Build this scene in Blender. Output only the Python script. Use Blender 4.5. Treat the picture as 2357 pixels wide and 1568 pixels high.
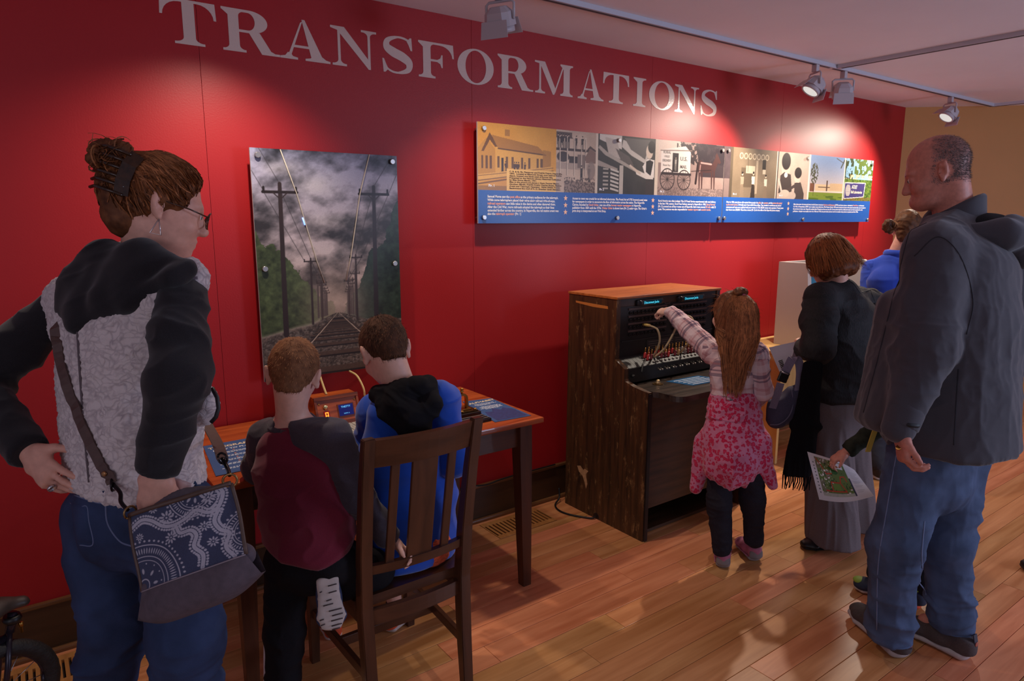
import bpy, bmesh, math, random
import numpy as np
from mathutils import Vector, Matrix
from mathutils.geometry import tessellate_polygon

for _o in list(bpy.data.objects):
    bpy.data.objects.remove(_o)
SC = bpy.context.scene
COL = SC.collection
rnd = random.Random(7)

# ------------------------------------------------------------------ camera
CAM_LOC = (0.0, -2.9, 1.6)
YAW, PITCH = math.radians(36.1), math.radians(-10.07)
cam_data = bpy.data.cameras.new('camera')
cam_data.sensor_width = 36.0
cam_data.lens = 1571.0 / 2357.0 * 36.0
cam_data.clip_start = 0.02
cam = bpy.data.objects.new('camera', cam_data)
COL.objects.link(cam)
cam.location = CAM_LOC
cam.rotation_euler = (math.pi / 2 + PITCH, 0, -YAW)
SC.camera = cam

# ------------------------------------------------------------------ world, daylight, added fill, exposure
SC.view_settings.view_transform = 'Standard'
SC.view_settings.look = 'None'
SC.view_settings.gamma = 1.0
SC.view_settings.use_curve_mapping = False
SC.view_settings.exposure = EXPOSURE = 0.0
world = bpy.data.worlds.new('world')
SC.world = world
world.use_nodes = True
world.node_tree.nodes['Background'].inputs[0].default_value = (0.67, 0.65, 0.92, 1)
world.node_tree.nodes['Background'].inputs[1].default_value = 0.235
# cool daylight from a window far down the room, behind and right of the photographer
wl = bpy.data.lights.new('window_daylight', 'AREA')
wl.shape = 'RECTANGLE'
wl.size, wl.size_y = 1.6, 1.3
wl.energy = 95
wl.color = (0.60, 0.70, 1.0)
wlo = bpy.data.objects.new('window_daylight', wl)
COL.objects.link(wlo)
wlo.location = (5.2, -5.4, 1.5)
wlo.rotation_euler = (Vector((2.6, -1.2, 1.0)) - wlo.location).to_track_quat('-Z', 'Y').to_euler()

# added soft fill to brighten the woman's vest, behind and left of camera
wl2 = bpy.data.lights.new('added_vest_fill', 'AREA')
wl2.shape = 'RECTANGLE'
wl2.size, wl2.size_y = 2.6, 1.6
wl2.energy = 22
wl2.color = (0.92, 0.88, 1.0)
wlo2 = bpy.data.objects.new('added_vest_fill', wl2)
COL.objects.link(wlo2)
wlo2.location = (-2.6, -4.6, 1.7)
wlo2.rotation_euler = (Vector((0.8, -1.0, 1.0)) - wlo2.location).to_track_quat('-Z', 'Y').to_euler()

# ------------------------------------------------------------------ helpers
def lin(c):
    out = []
    for v in c[:3]:
        v = v / 255.0
        out.append(v / 12.92 if v <= 0.04045 else ((v + 0.055) / 1.055) ** 2.4)
    return tuple(out)

def tag(o, label=None, cat=None, group=None, kind=None):
    if label: o['label'] = label
    if cat: o['category'] = cat
    if group: o['group'] = group
    if kind: o['kind'] = kind
    return o

def empty(name, loc, label=None, cat=None, group=None, kind=None):
    o = bpy.data.objects.new(name, None)
    o.empty_display_size = 0.05
    COL.objects.link(o)
    o.location = loc
    return tag(o, label, cat, group, kind)

def put(o, parent):
    COL.objects.link(o)
    if parent is not None:
        o.parent = parent
        if parent.type == 'EMPTY' and not parent.get('local'):
            o.matrix_parent_inverse = Matrix.Translation(-parent.location)
    return o

def mk(name, verts, faces, mat, parent=None, smooth=False):
    me = bpy.data.meshes.new(name)
    me.from_pydata([tuple(v) for v in verts], [], faces)
    if smooth:
        me.polygons.foreach_set('use_smooth', [True] * len(me.polygons))
    me.materials.append(mat)
    me.update()
    return put(bpy.data.objects.new(name, me), parent)

def from_bm(name, bm, mat, parent=None, smooth=False):
    me = bpy.data.meshes.new(name)
    bmesh.ops.recalc_face_normals(bm, faces=bm.faces)
    bm.to_mesh(me); bm.free()
    if smooth:
        me.polygons.foreach_set('use_smooth', [True] * len(me.polygons))
    for m in (mat if isinstance(mat, (list, tuple)) else [mat]):
        me.materials.append(m)
    return put(bpy.data.objects.new(name, me), parent)

def bm_box(bm, lo, hi, bev=0.0, M=None):
    lo, hi = Vector(lo), Vector(hi)
    r = bmesh.ops.create_cube(bm, size=1.0)
    vs = r['verts']
    c, s = (lo + hi) / 2, hi - lo
    for v in vs:
        v.co = Vector((v.co.x * s.x, v.co.y * s.y, v.co.z * s.z)) + c
    if bev > 0:
        es = list({e for v in vs for e in v.link_edges})
        rr = bmesh.ops.bevel(bm, geom=es, offset=bev, segments=2, profile=0.6, affect='EDGES', clamp_overlap=True)
        vs = list({v for f in rr['faces'] for v in f.verts} | {v for v in vs if v.is_valid})
    if M is not None:
        for v in vs: v.co = M @ v.co
    return vs

def box(name, lo, hi, mat, parent=None, bev=0.002, M=None):
    lo2 = [min(a, b) for a, b in zip(lo, hi)]; hi2 = [max(a, b) for a, b in zip(lo, hi)]
    bm = bmesh.new(); bm_box(bm, lo2, hi2, bev, M)
    return from_bm(name, bm, mat, parent)

def bm_tube(bm, pts, r, n=8, cap=True):
    pts = [Vector(p) for p in pts]
    rs = r if isinstance(r, (list, tuple)) else [r] * len(pts)
    rings = []
    t0 = (pts[1] - pts[0]).normalized()
    a = t0.orthogonal().normalized()
    for i, p in enumerate(pts):
        t = (pts[min(i + 1, len(pts) - 1)] - pts[max(i - 1, 0)]).normalized()
        a = (a - t * a.dot(t))
        if a.length < 1e-6: a = t.orthogonal()
        a.normalize(); b = t.cross(a)
        rings.append([bm.verts.new(p + (a * math.cos(k * 2 * math.pi / n) + b * math.sin(k * 2 * math.pi / n)) * rs[i]) for k in range(n)])
    for q, w in zip(rings[:-1], rings[1:]):
        for k in range(n):
            bm.faces.new((q[k], q[(k + 1) % n], w[(k + 1) % n], w[k]))
    if cap:
        bm.faces.new(rings[0][::-1]); bm.faces.new(rings[-1])

def tube(name, pts, r, mat, parent=None, n=8):
    bm = bmesh.new(); bm_tube(bm, pts, r, n)
    return from_bm(name, bm, mat, parent, True)

def spline(pts, n=8):
    P = [Vector(p) for p in pts]; P = [2 * P[0] - P[1]] + P + [2 * P[-1] - P[-2]]
    out = []
    for i in range(1, len(P) - 2):
        for k in range(n):
            t = k / n
            out.append(0.5 * ((2 * P[i]) + (P[i + 1] - P[i - 1]) * t + (2 * P[i - 1] - 5 * P[i] + 4 * P[i + 1] - P[i + 2]) * t * t + (3 * P[i] - P[i - 1] - 3 * P[i + 1] + P[i + 2]) * t ** 3))
    out.append(P[-2])
    return out

def bm_lathe(bm, prof, M, n=20):
    """prof: (radius, height) pairs along local z"""
    rings = []
    for r, h in prof:
        rings.append([bm.verts.new(M @ Vector((r * math.cos(k * 2 * math.pi / n), r * math.sin(k * 2 * math.pi / n), h))) for k in range(n)])
    for q, w in zip(rings[:-1], rings[1:]):
        for k in range(n):
            bm.faces.new((q[k], q[(k + 1) % n], w[(k + 1) % n], w[k]))
    bm.faces.new(rings[0][::-1]); bm.faces.new(rings[-1])

def lathe(name, prof, loc, mat, parent=None, axis=(0, 0, 1), n=20, smooth=True):
    bm = bmesh.new()
    M = Matrix.Translation(loc) @ Vector(axis).to_track_quat('Z', 'Y').to_matrix().to_4x4()
    bm_lathe(bm, prof, M, n)
    o = from_bm(name, bm, mat, parent, False)
    if smooth:
        o.data.polygons.foreach_set('use_smooth', [len(p.vertices) == 4 for p in o.data.polygons])
    return o

def prism(name, loop, fmap, mat, parent=None, d0=0.0, d1=0.02):
    """extrude a 2D loop; fmap(u, v, d) -> world"""
    tri = tessellate_polygon([[Vector((u, v, 0)) for u, v in loop]])
    n = len(loop)
    vs = [fmap(u, v, d0) for u, v in loop] + [fmap(u, v, d1) for u, v in loop]
    fs = [tuple(t) for t in tri] + [tuple(i + n for i in t[::-1]) for t in tri]
    fs += [(i, (i + 1) % n, (i + 1) % n + n, i + n) for i in range(n)]
    o = mk(name, vs, fs, mat, parent)
    bm = bmesh.new(); bm.from_mesh(o.data)
    bmesh.ops.recalc_face_normals(bm, faces=bm.faces); bm.to_mesh(o.data); bm.free()
    return o

def dup(o, parent=None, loc=None, rot=None):
    c = o.copy(); COL.objects.link(c)
    if parent is not None: c.parent = parent
    if loc is not None: c.location = loc
    if rot is not None: c.rotation_euler = rot
    for ch in list(o.children):
        dup(ch, c)
    return c

# ------------------------------------------------------------------ materials
_mats = {}
def M(name, col, rough=0.5, metal=0.0, var=0.0, vscale=20.0, stretch=(1, 1, 1), bump=0.0, bscale=200.0, bstretch=None,
      spec=0.5, emit=None, estr=1.0, coat=0.0, attr=None, sheen=0.0, bdist=0.002, alpha=1.0, trans=0.0, objspace=True):
    """plain procedural material: colour with noise variation and a noise bump"""
    if name in _mats: return _mats[name]
    m = bpy.data.materials.new(name); m.use_nodes = True
    nt = m.node_tree; N, L = nt.nodes, nt.links
    b = N['Principled BSDF']
    b.inputs['Roughness'].default_value = rough
    b.inputs['Metallic'].default_value = metal
    b.inputs['Specular IOR Level'].default_value = spec
    b.inputs['Coat Weight'].default_value = coat
    b.inputs['Coat Roughness'].default_value = 0.15
    b.inputs['Sheen Weight'].default_value = sheen
    b.inputs['Alpha'].default_value = alpha
    b.inputs['Transmission Weight'].default_value = trans
    c = lin(col)
    b.inputs['Base Color'].default_value = (*c, 1)
    tc = N.new('ShaderNodeTexCoord')
    src = None
    if attr:
        a = N.new('ShaderNodeAttribute'); a.attribute_name = attr
        src = a.outputs['Color']
        L.new(src, b.inputs['Base Color'])
    if var > 0:
        mp = N.new('ShaderNodeMapping'); mp.inputs['Scale'].default_value = stretch
        L.new(tc.outputs['Object'], mp.inputs['Vector'])
        nz = N.new('ShaderNodeTexNoise'); nz.inputs['Scale'].default_value = vscale; nz.inputs['Detail'].default_value = 5
        L.new(mp.outputs['Vector'], nz.inputs['Vector'])
        rp = N.new('ShaderNodeMapRange'); rp.inputs['From Min'].default_value = 0.25; rp.inputs['From Max'].default_value = 0.75
        rp.inputs['To Min'].default_value = 1 - var; rp.inputs['To Max'].default_value = 1 + var
        L.new(nz.outputs['Fac'], rp.inputs['Value'])
        mx = N.new('ShaderNodeMix'); mx.data_type = 'RGBA'; mx.blend_type = 'MULTIPLY'; mx.inputs['Factor'].default_value = 1
        if src: L.new(src, mx.inputs['A'])
        else: mx.inputs['A'].default_value = (*c, 1)
        L.new(rp.outputs['Result'], mx.inputs['B'])
        L.new(mx.outputs['Result'], b.inputs['Base Color'])
    if bump > 0:
        mp = N.new('ShaderNodeMapping'); mp.inputs['Scale'].default_value = bstretch or stretch
        L.new(tc.outputs['Object'], mp.inputs['Vector'])
        nz = N.new('ShaderNodeTexNoise'); nz.inputs['Scale'].default_value = bscale; nz.inputs['Detail'].default_value = 3
        L.new(mp.outputs['Vector'], nz.inputs['Vector'])
        bp = N.new('ShaderNodeBump'); bp.inputs['Strength'].default_value = bump; bp.inputs['Distance'].default_value = bdist
        L.new(nz.outputs['Fac'], bp.inputs['Height']); L.new(bp.outputs['Normal'], b.inputs['Normal'])
    if emit:
        b.inputs['Emission Color'].default_value = (*lin(emit), 1)
        b.inputs['Emission Strength'].default_value = estr
    _mats[name] = m
    return m

def nodes(m): return m.node_tree.nodes, m.node_tree.links, m.node_tree.nodes['Principled BSDF']

def wood(name, dark, light, rough=0.35, axis=0, scale=1.0, coat=0.0, wear=None, perobj=0.0, spec=0.5):
    """grain running along the given axis (0 x, 1 y, 2 z)"""
    if name in _mats: return _mats[name]
    m = bpy.data.materials.new(name); m.use_nodes = True
    N, L, b = nodes(m)
    tc = N.new('ShaderNodeTexCoord'); mp = N.new('ShaderNodeMapping')
    st = [14.0 * scale] * 3; st[axis] = 1.1 * scale
    mp.inputs['Scale'].default_value = st
    oi = N.new('ShaderNodeObjectInfo')
    ad = N.new('ShaderNodeVectorMath'); ad.operation = 'MULTIPLY_ADD'
    cmb = N.new('ShaderNodeCombineXYZ')
    for i in range(3): L.new(oi.outputs['Random'], cmb.inputs[i])
    L.new(cmb.outputs[0], ad.inputs[0]); ad.inputs[1].default_value = (37, 53, 29)
    L.new(mp.outputs['Vector'], ad.inputs[2])
    L.new(tc.outputs['Object'], mp.inputs['Vector'])
    nz = N.new('ShaderNodeTexNoise'); nz.inputs['Scale'].default_value = 2.2; nz.inputs['Detail'].default_value = 8; nz.inputs['Distortion'].default_value = 0.6
    L.new(ad.outputs[0], nz.inputs['Vector'])
    cr = N.new('ShaderNodeValToRGB')
    cr.color_ramp.elements[0].position = 0.3; cr.color_ramp.elements[0].color = (*lin(dark), 1)
    cr.color_ramp.elements[1].position = 0.72; cr.color_ramp.elements[1].color = (*lin(light), 1)
    L.new(nz.outputs['Fac'], cr.inputs[0])
    out = cr.outputs[0]
    if perobj > 0:
        hs = N.new('ShaderNodeHueSaturation')
        mr = N.new('ShaderNodeMapRange'); mr.inputs['To Min'].default_value = 1 - perobj; mr.inputs['To Max'].default_value = 1 + perobj * 0.6
        L.new(oi.outputs['Random'], mr.inputs['Value']); L.new(mr.outputs[0], hs.inputs['Value'])
        mr2 = N.new('ShaderNodeMapRange'); mr2.inputs['To Min'].default_value = 0.515; mr2.inputs['To Max'].default_value = 0.488
        L.new(oi.outputs['Random'], mr2.inputs['Value']); L.new(mr2.outputs[0], hs.inputs['Hue'])
        L.new(out, hs.inputs['Color']); out = hs.outputs[0]
    if wear:
        n2 = N.new('ShaderNodeTexNoise'); n2.inputs['Scale'].default_value = 9; n2.inputs['Detail'].default_value = 10; n2.inputs['Roughness'].default_value = 0.75
        mp2 = N.new('ShaderNodeMapping'); mp2.inputs['Scale'].default_value = [1.0 if i == axis else 3.0 for i in range(3)]
        L.new(tc.outputs['Object'], mp2.inputs['Vector']); L.new(mp2.outputs[0], n2.inputs['Vector'])
        r2 = N.new('ShaderNodeMapRange'); r2.inputs['From Min'].default_value = 0.56; r2.inputs['From Max'].default_value = 0.68
        L.new(n2.outputs['Fac'], r2.inputs['Value'])
        mx = N.new('ShaderNodeMix'); mx.data_type = 'RGBA'
        L.new(r2.outputs[0], mx.inputs['Factor']); L.new(out, mx.inputs['A']); mx.inputs['B'].default_value = (*lin(wear), 1)
        out = mx.outputs['Result']
    L.new(out, b.inputs['Base Color'])
    b.inputs['Roughness'].default_value = rough
    b.inputs['Coat Weight'].default_value = coat
    b.inputs['Specular IOR Level'].default_value = spec
    bp = N.new('ShaderNodeBump'); bp.inputs['Strength'].default_value = 0.12; bp.inputs['Distance'].default_value = 0.002
    L.new(nz.outputs['Fac'], bp.inputs['Height']); L.new(bp.outputs[0], b.inputs['Normal'])
    _mats[name] = m
    return m

def text(name, body, origin, ux, uy, size, mat, parent, mat2=None, hl=(), align='LEFT', bold=0.0, shear=0.0, res=2, space=1.0, extrude=0.0, xs=1.0):
    """flat lettering on a plane; ux, uy are unit vectors of the writing"""
    cu = bpy.data.curves.new(name, 'FONT')
    cu.body = body; cu.size = size; cu.align_x = align; cu.offset = bold; cu.shear = shear
    cu.resolution_u = res; cu.space_line = space; cu.extrude = extrude; cu.space_character = 1.0
    cu.materials.append(mat)
    if mat2:
        cu.materials.append(mat2)
        for w in hl:
            i = body.find(w)
            if i >= 0:
                for k in range(i, i + len(w)): cu.body_format[k].material_index = 1
    ob = bpy.data.objects.new(name + '_tmp', cu); COL.objects.link(ob)
    bpy.context.view_layer.update()
    dg = bpy.context.evaluated_depsgraph_get()
    me = bpy.data.meshes.new_from_object(ob.evaluated_get(dg))
    bpy.data.objects.remove(ob); bpy.data.curves.remove(cu)
    ux, uy = Vector(ux), Vector(uy); uz = ux.cross(uy)
    Mx = Matrix(((ux.x * xs, uy.x, uz.x, origin[0]), (ux.y * xs, uy.y, uz.y, origin[1]), (ux.z * xs, uy.z, uz.z, origin[2]), (0, 0, 0, 1)))
    me.transform(Mx)
    if not len(me.materials):
        me.materials.append(mat)
    me.name = name
    return put(bpy.data.objects.new(name, me), parent)

# ================================================================== the setting
CEIL = 2.53
def wall_paint(name, col, rough, spec):
    m = bpy.data.materials.new(name); m.use_nodes = True
    N, L, b = nodes(m)
    tc = N.new('ShaderNodeTexCoord')
    nz = N.new('ShaderNodeTexNoise'); nz.inputs['Scale'].default_value = 2.5; nz.inputs['Detail'].default_value = 4
    L.new(tc.outputs['Object'], nz.inputs['Vector'])
    mr = N.new('ShaderNodeMapRange'); mr.inputs['To Min'].default_value = 0.94; mr.inputs['To Max'].default_value = 1.06
    L.new(nz.outputs['Fac'], mr.inputs['Value'])
    mx = N.new('ShaderNodeMix'); mx.data_type = 'RGBA'; mx.blend_type = 'MULTIPLY'; mx.inputs['Factor'].default_value = 1
    mx.inputs['A'].default_value = (*lin(col), 1); L.new(mr.outputs[0], mx.inputs['B']); L.new(mx.outputs['Result'], b.inputs['Base Color'])
    n2 = N.new('ShaderNodeTexNoise'); n2.inputs['Scale'].default_value = 160; n2.inputs['Detail'].default_value = 2
    L.new(tc.outputs['Object'], n2.inputs['Vector'])
    bp = N.new('ShaderNodeBump'); bp.inputs['Strength'].default_value = 0.25; bp.inputs['Distance'].default_value = 0.0012
    L.new(n2.outputs['Fac'], bp.inputs['Height']); L.new(bp.outputs[0], b.inputs['Normal'])
    b.inputs['Roughness'].default_value = rough
    b.inputs['Specular IOR Level'].default_value = spec
    return m
RED = wall_paint('red_eggshell_paint', (160, 24, 29), 0.45, 0.38)
TAN = wall_paint('tan_wall_paint', (186, 132, 74), 0.55, 0.3)
WHITE_CEIL = wall_paint('white_ceiling_paint', (236, 236, 242), 0.7, 0.2)

# red wall: sheets with hairline seams
wall = empty('wall_back', (2.5, 0, 0), kind='structure')
seams = [-1.85, -0.58, 0.653, 1.875, 3.127, 4.45, 5.7, 6.224]
for a, b_ in zip(seams[:-1], seams[1:]):
    box('wall_panel', (a + 0.0006, 0.0, 0), (b_ - 0.0006, 0.02, CEIL), RED, wall, bev=0.0006)
SEAMDARK = M('seam_filler', (70, 10, 14), 0.8)
box('wall_core', (-1.9, 0.004, 0), (6.3, 0.06, CEIL), SEAMDARK, wall, bev=0)
# angled tan wall past the corner
td = Vector((0.735, -0.678, 0)); tn = Vector((0.678, 0.735, 0))
def tanw(u, v, d): return Vector((6.224, 0, 0)) + td * u + tn * d + Vector((0, 0, v))
wr = empty('wall_right', (6.3, 0, 0), kind='structure')
prism('wall_face', [(0, 0), (4.2, 0), (4.2, CEIL), (0, CEIL)], tanw, TAN, wr, 0, 0.08)
tag(box('ceiling', (-2.0, -4.2, CEIL), (9.6, 0.06, CEIL + 0.08), WHITE_CEIL, None, bev=0), kind='structure')

# floor: maple boards laid parallel to the red wall
MAPLE = wood('maple_floor', (192, 118, 72), (228, 156, 106), rough=0.33, axis=0, scale=0.8, perobj=0.20, spec=0.4)
GAP = M('floor_gap', (38, 24, 16), 0.9)
FARFLOOR = wood('maple_floor_far', (170, 115, 66), (205, 150, 95), rough=0.35, axis=0, scale=0.8)
fl = empty('floor', (2, -1.5, -0.02), kind='structure')
box('subfloor', (-2.0, -4.2, -0.06), (9.4, 0.05, -0.012), GAP, fl, bev=0)
ylines = [0.0, 0.052, 0.25, 0.305, 0.40, 0.505, 0.61, 0.711, 0.82, 0.935, 1.05, 1.165, 1.275, 1.387, 1.468, 1.60, 1.70, 1.787, 1.917, 2.015, 2.092, 2.21]
rp = random.Random(21)
vents = [(-0.36, 0.36), (1.862, 2.235)]
for r, (ya, yb) in enumerate(zip(ylines[:-1], ylines[1:])):
    # range of x that the photo shows of this row
    x = {0: -0.5, 1: -0.5, 2: -0.5, 3: -0.5}.get(r, -0.5 + 0.0 * r) - rp.random() * 0.5
    xmax = 6.15 if r < 3 else 7.2
    while x < xmax:
        ln = rp.choice([0.62, 0.8, 0.95, 1.1, 1.25, 1.4])
        if r in (0, 2, 3) : ln *= 1.5
        x2 = min(x + ln, xmax)
        segs = [(x, x2)]
        if r == 1:                      # the row the floor vents are let into
            for va, vb in vents:
                ns = []
                for s0, s1 in segs:
                    if s1 <= va or s0 >= vb: ns.append((s0, s1)); continue
                    if s0 < va: ns.append((s0, va))
                    if s1 > vb: ns.append((vb, s1))
                segs = ns
        for s0, s1 in segs:
            if s1 - s0 > 0.03:
                xl = 6.0 + 1.0 * yb
                if s0 < xl:
                    box('plank', (s0 + 0.0007, -yb + 0.001, -0.02), (min(s1, xl + 0.2) - 0.0007, -ya - 0.001, 0), MAPLE, fl, bev=0.0012)
        x = x2
box('floor_beyond', (-2.0, -4.2, -0.02), (9.4, -2.212, 0), FARFLOOR, fl, bev=0)

# baseboard
BASEW = wood('dark_baseboard', (52, 33, 20), (74, 48, 30), rough=0.35, axis=0, scale=0.6)
CAPW = wood('baseboard_cap', (92, 58, 34), (126, 84, 50), rough=0.35, axis=0)
bb = empty('baseboard_back', (2.3, -0.01, 0), kind='structure')
box('board', (-1.85, -0.016, 0), (6.224, 0.0, 0.192), BASEW, bb, bev=0.002)
box('cap_moulding', (-1.85, -0.021, 0.190), (6.224, 0.0, 0.206), CAPW, bb, bev=0.004)
box('shoe_moulding', (-1.85, -0.034, 0.0), (6.224, -0.012, 0.022), CAPW, bb, bev=0.009)

# floor vents: wooden registers
VENTW = wood('vent_wood', (168, 108, 56), (202, 142, 82), rough=0.35, axis=1)
VENTHOLE = M('vent_hole', (14, 11, 9), 0.9)
def vent(x0, x1, label):
    v = empty('floor_vent', ((x0 + x1) / 2, -0.15, 0), label, 'floor vent', 'wooden floor vents along the wall')
    ya, yb = -0.054, -0.248
    box('duct', (x0 + 0.01, yb + 0.01, -0.019), (x1 - 0.01, ya - 0.01, -0.014), VENTHOLE, v, bev=0)
    box('frame_rail', (x0 + 0.001, ya - 0.034, -0.013), (x1 - 0.001, ya, 0.002), VENTW, v, bev=0.001)
    box('frame_rail', (x0 + 0.001, yb, -0.013), (x1 - 0.001, yb + 0.034, 0.002), VENTW, v, bev=0.001)
    n = int(round((x1 - x0 - 0.02) / 0.0215)); st = (x1 - x0) / n
    for i in range(n + 1):
        xc = x0 + i * st
        box('slat', (max(x0 + 0.001, xc - 0.0065), yb + 0.0345, -0.013), (min(x1 - 0.001, xc + 0.0065), ya - 0.0345, 0.0015), VENTW, v, bev=0)
vent(-0.36, 0.36, 'slotted wooden floor vent behind the legs of the woman in the fleece vest')
vent(1.862, 2.235, 'slotted wooden floor vent behind the right leg of the desk')

# ------------------------------------------------------------------ lighting track and spotlights
TRACKW = M('track_white', (186, 186, 196), 0.45)
LAMPW = M('lamp_white_enamel', (178, 172, 178), 0.45)
def track(label, pts):
    t = empty('lighting_track', pts[0], label, 'light track')
    for a, b_ in zip(pts[:-1], pts[1:]):
        d = (Vector(b_) - Vector(a)).normalized(); s = Vector((-d.y, d.x, 0))
        vs = []
        prism('rail', [(-0.018, -0.022), (0.018, -0.022), (0.018, 0), (-0.018, 0)],
              lambda u, v, q, a=Vector(a), d=d, s=s: a + s * u + Vector((0, 0, v)) + d * q, TRACKW, t, 0, (Vector(b_) - Vector(a)).length)
        prism('slot', [(-0.007, -0.0235), (0.007, -0.0235), (0.007, -0.02), (-0.007, -0.02)],
              lambda u, v, q, a=Vector(a), d=d, s=s: a + s * u + Vector((0, 0, v)) + d * q, M('track_slot', (70, 66, 70), 0.7), t, 0.02, (Vector(b_) - Vector(a)).length - 0.02)
    return t
track('long white ceiling track running parallel to the red wall', [(-1.2, -0.5, CEIL), (4.16, -0.5, CEIL), (6.62, -0.5, CEIL), (6.66, -1.9, CEIL)])
track('shorter white ceiling track branching off toward the room', [(4.21, -0.52, CEIL), (4.23, -3.2, CEIL)])

LENS = M('lamp_lens', (225, 235, 230), 0.4, emit=(205, 225, 220), estr=0.75)
def spotlight(x, aim, power, label, spread=112, y=-0.5, blend=1.0, twist=0.0):
    loc = Vector((x, y, CEIL - 0.023))
    e = empty('spotlight', loc, label, 'spotlight', 'track spotlights')
    box('adapter', loc + Vector((-0.016, -0.016, -0.042)), loc + Vector((0.016, 0.016, 0.0)), LAMPW, e, bev=0.003)
    aim = Vector(aim).normalized()
    c = loc + Vector((0, 0, -0.118))
    q = (-aim).to_track_quat('Z', 'Y')
    R = Matrix.Translation(c) @ q.to_matrix().to_4x4()
    side = q @ Vector((1, 0, 0))
    # yoke: flat bar from the adapter down both sides of the housing
    p0 = loc + Vector((0, 0, -0.046))
    ypts = [c + side * -0.062, c + side * -0.062 + Vector((0, 0, 0.062)), p0 + side * -0.05, p0, p0 + side * 0.05, c + side * 0.062 + Vector((0, 0, 0.062)), c + side * 0.062]
    tube('yoke', ypts, 0.0055, LAMPW, e, 8)
    # housing: boxy body with a chamfered back, flared flat flanges, round bezel, lens
    bm = bmesh.new()
    secs = [(0.030, 0.022, 0.052), (0.052, 0.046, 0.030), (0.056, 0.052, 0.0), (0.056, 0.056, -0.022)]
    rings = []
    for w, h, z in secs:
        rings.append([bm.verts.new(R @ Vector((sx * w, sy * h, z))) for sx, sy in ((-1, -0.55), (-0.6, -1), (0.6, -1), (1, -0.55), (1, 0.55), (0.6, 1), (-0.6, 1), (-1, 0.55))])
    for a, b_ in zip(rings[:-1], rings[1:]):
        for k in range(8): bm.faces.new((a[k], a[(k + 1) % 8], b_[(k + 1) % 8], b_[k]))
    bm.faces.new(rings[0]); bm.faces.new(rings[-1][::-1])
    from_bm('housing', bm, LAMPW, e)
    for sg in (-1, 1):
        bm = bmesh.new()
        vs = [Vector((-0.056, sg * 0.054, 0.004)), Vector((0.056, sg * 0.054, 0.004)), Vector((0.060, sg * 0.074, -0.058)), Vector((-0.060, sg * 0.074, -0.058))]
        a = [bm.verts.new(R @ v) for v in vs]; b_ = [bm.verts.new(R @ (v + Vector((0, sg * 0.002, 0)))) for v in vs]
        bm.faces.new(a); bm.faces.new(b_[::-1])
        for k in range(4): bm.faces.new((a[k], a[(k + 1) % 4], b_[(k + 1) % 4], b_[k]))
        from_bm('flange', bm, LAMPW, e)
    o = lathe('bezel', [(0.050, -0.02), (0.056, -0.022), (0.056, -0.044), (0.050, -0.046), (0.047, -0.040), (0.047, -0.034)], (0, 0, 0), LAMPW, None, n=28)
    o.data.transform(R); o.parent = e; o.matrix_parent_inverse = Matrix.Translation(-e.location)
    o = lathe('lens', [(0.046, -0.036), (0.046, -0.041)], (0, 0, 0), LENS, None, n=28)
    o.data.transform(R); o.parent = e; o.matrix_parent_inverse = Matrix.Translation(-e.location)
    li = bpy.data.lights.new('spot_beam', 'SPOT')
    li.energy = power; li.spot_size = math.radians(spread); li.spot_blend = blend; li.shadow_soft_size = 0.022
    li.color = (1.0, 0.86, 0.72)
    lo = bpy.data.objects.new('spot_beam', li); put(lo, e)
    lo.location = c + aim * 0.064
    lo.rotation_euler = aim.to_track_quat('-Z', 'Y').to_euler()
    return e
spotlight(0.76, (-0.12, 0.24, -0.95), 46, 'white track spotlight above the letter R of the title, nearest the left', 122)
spotlight(1.69, (0.30, 0.16, -0.94), 34, 'white track spotlight seen from behind at the top of the red wall', 118)
spotlight(3.99, (-0.50, 0.28, -0.82), 116, 'lit white track spotlight left of the track junction', 122)
spotlight(4.31, (0.30, 0.26, -0.90), 55, 'white track spotlight seen from behind, right of the track junction', 122)
spotlight(5.84, (-0.56, 0.28, -0.80), 108, 'lit white track spotlight near the tan wall', 122)

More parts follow.
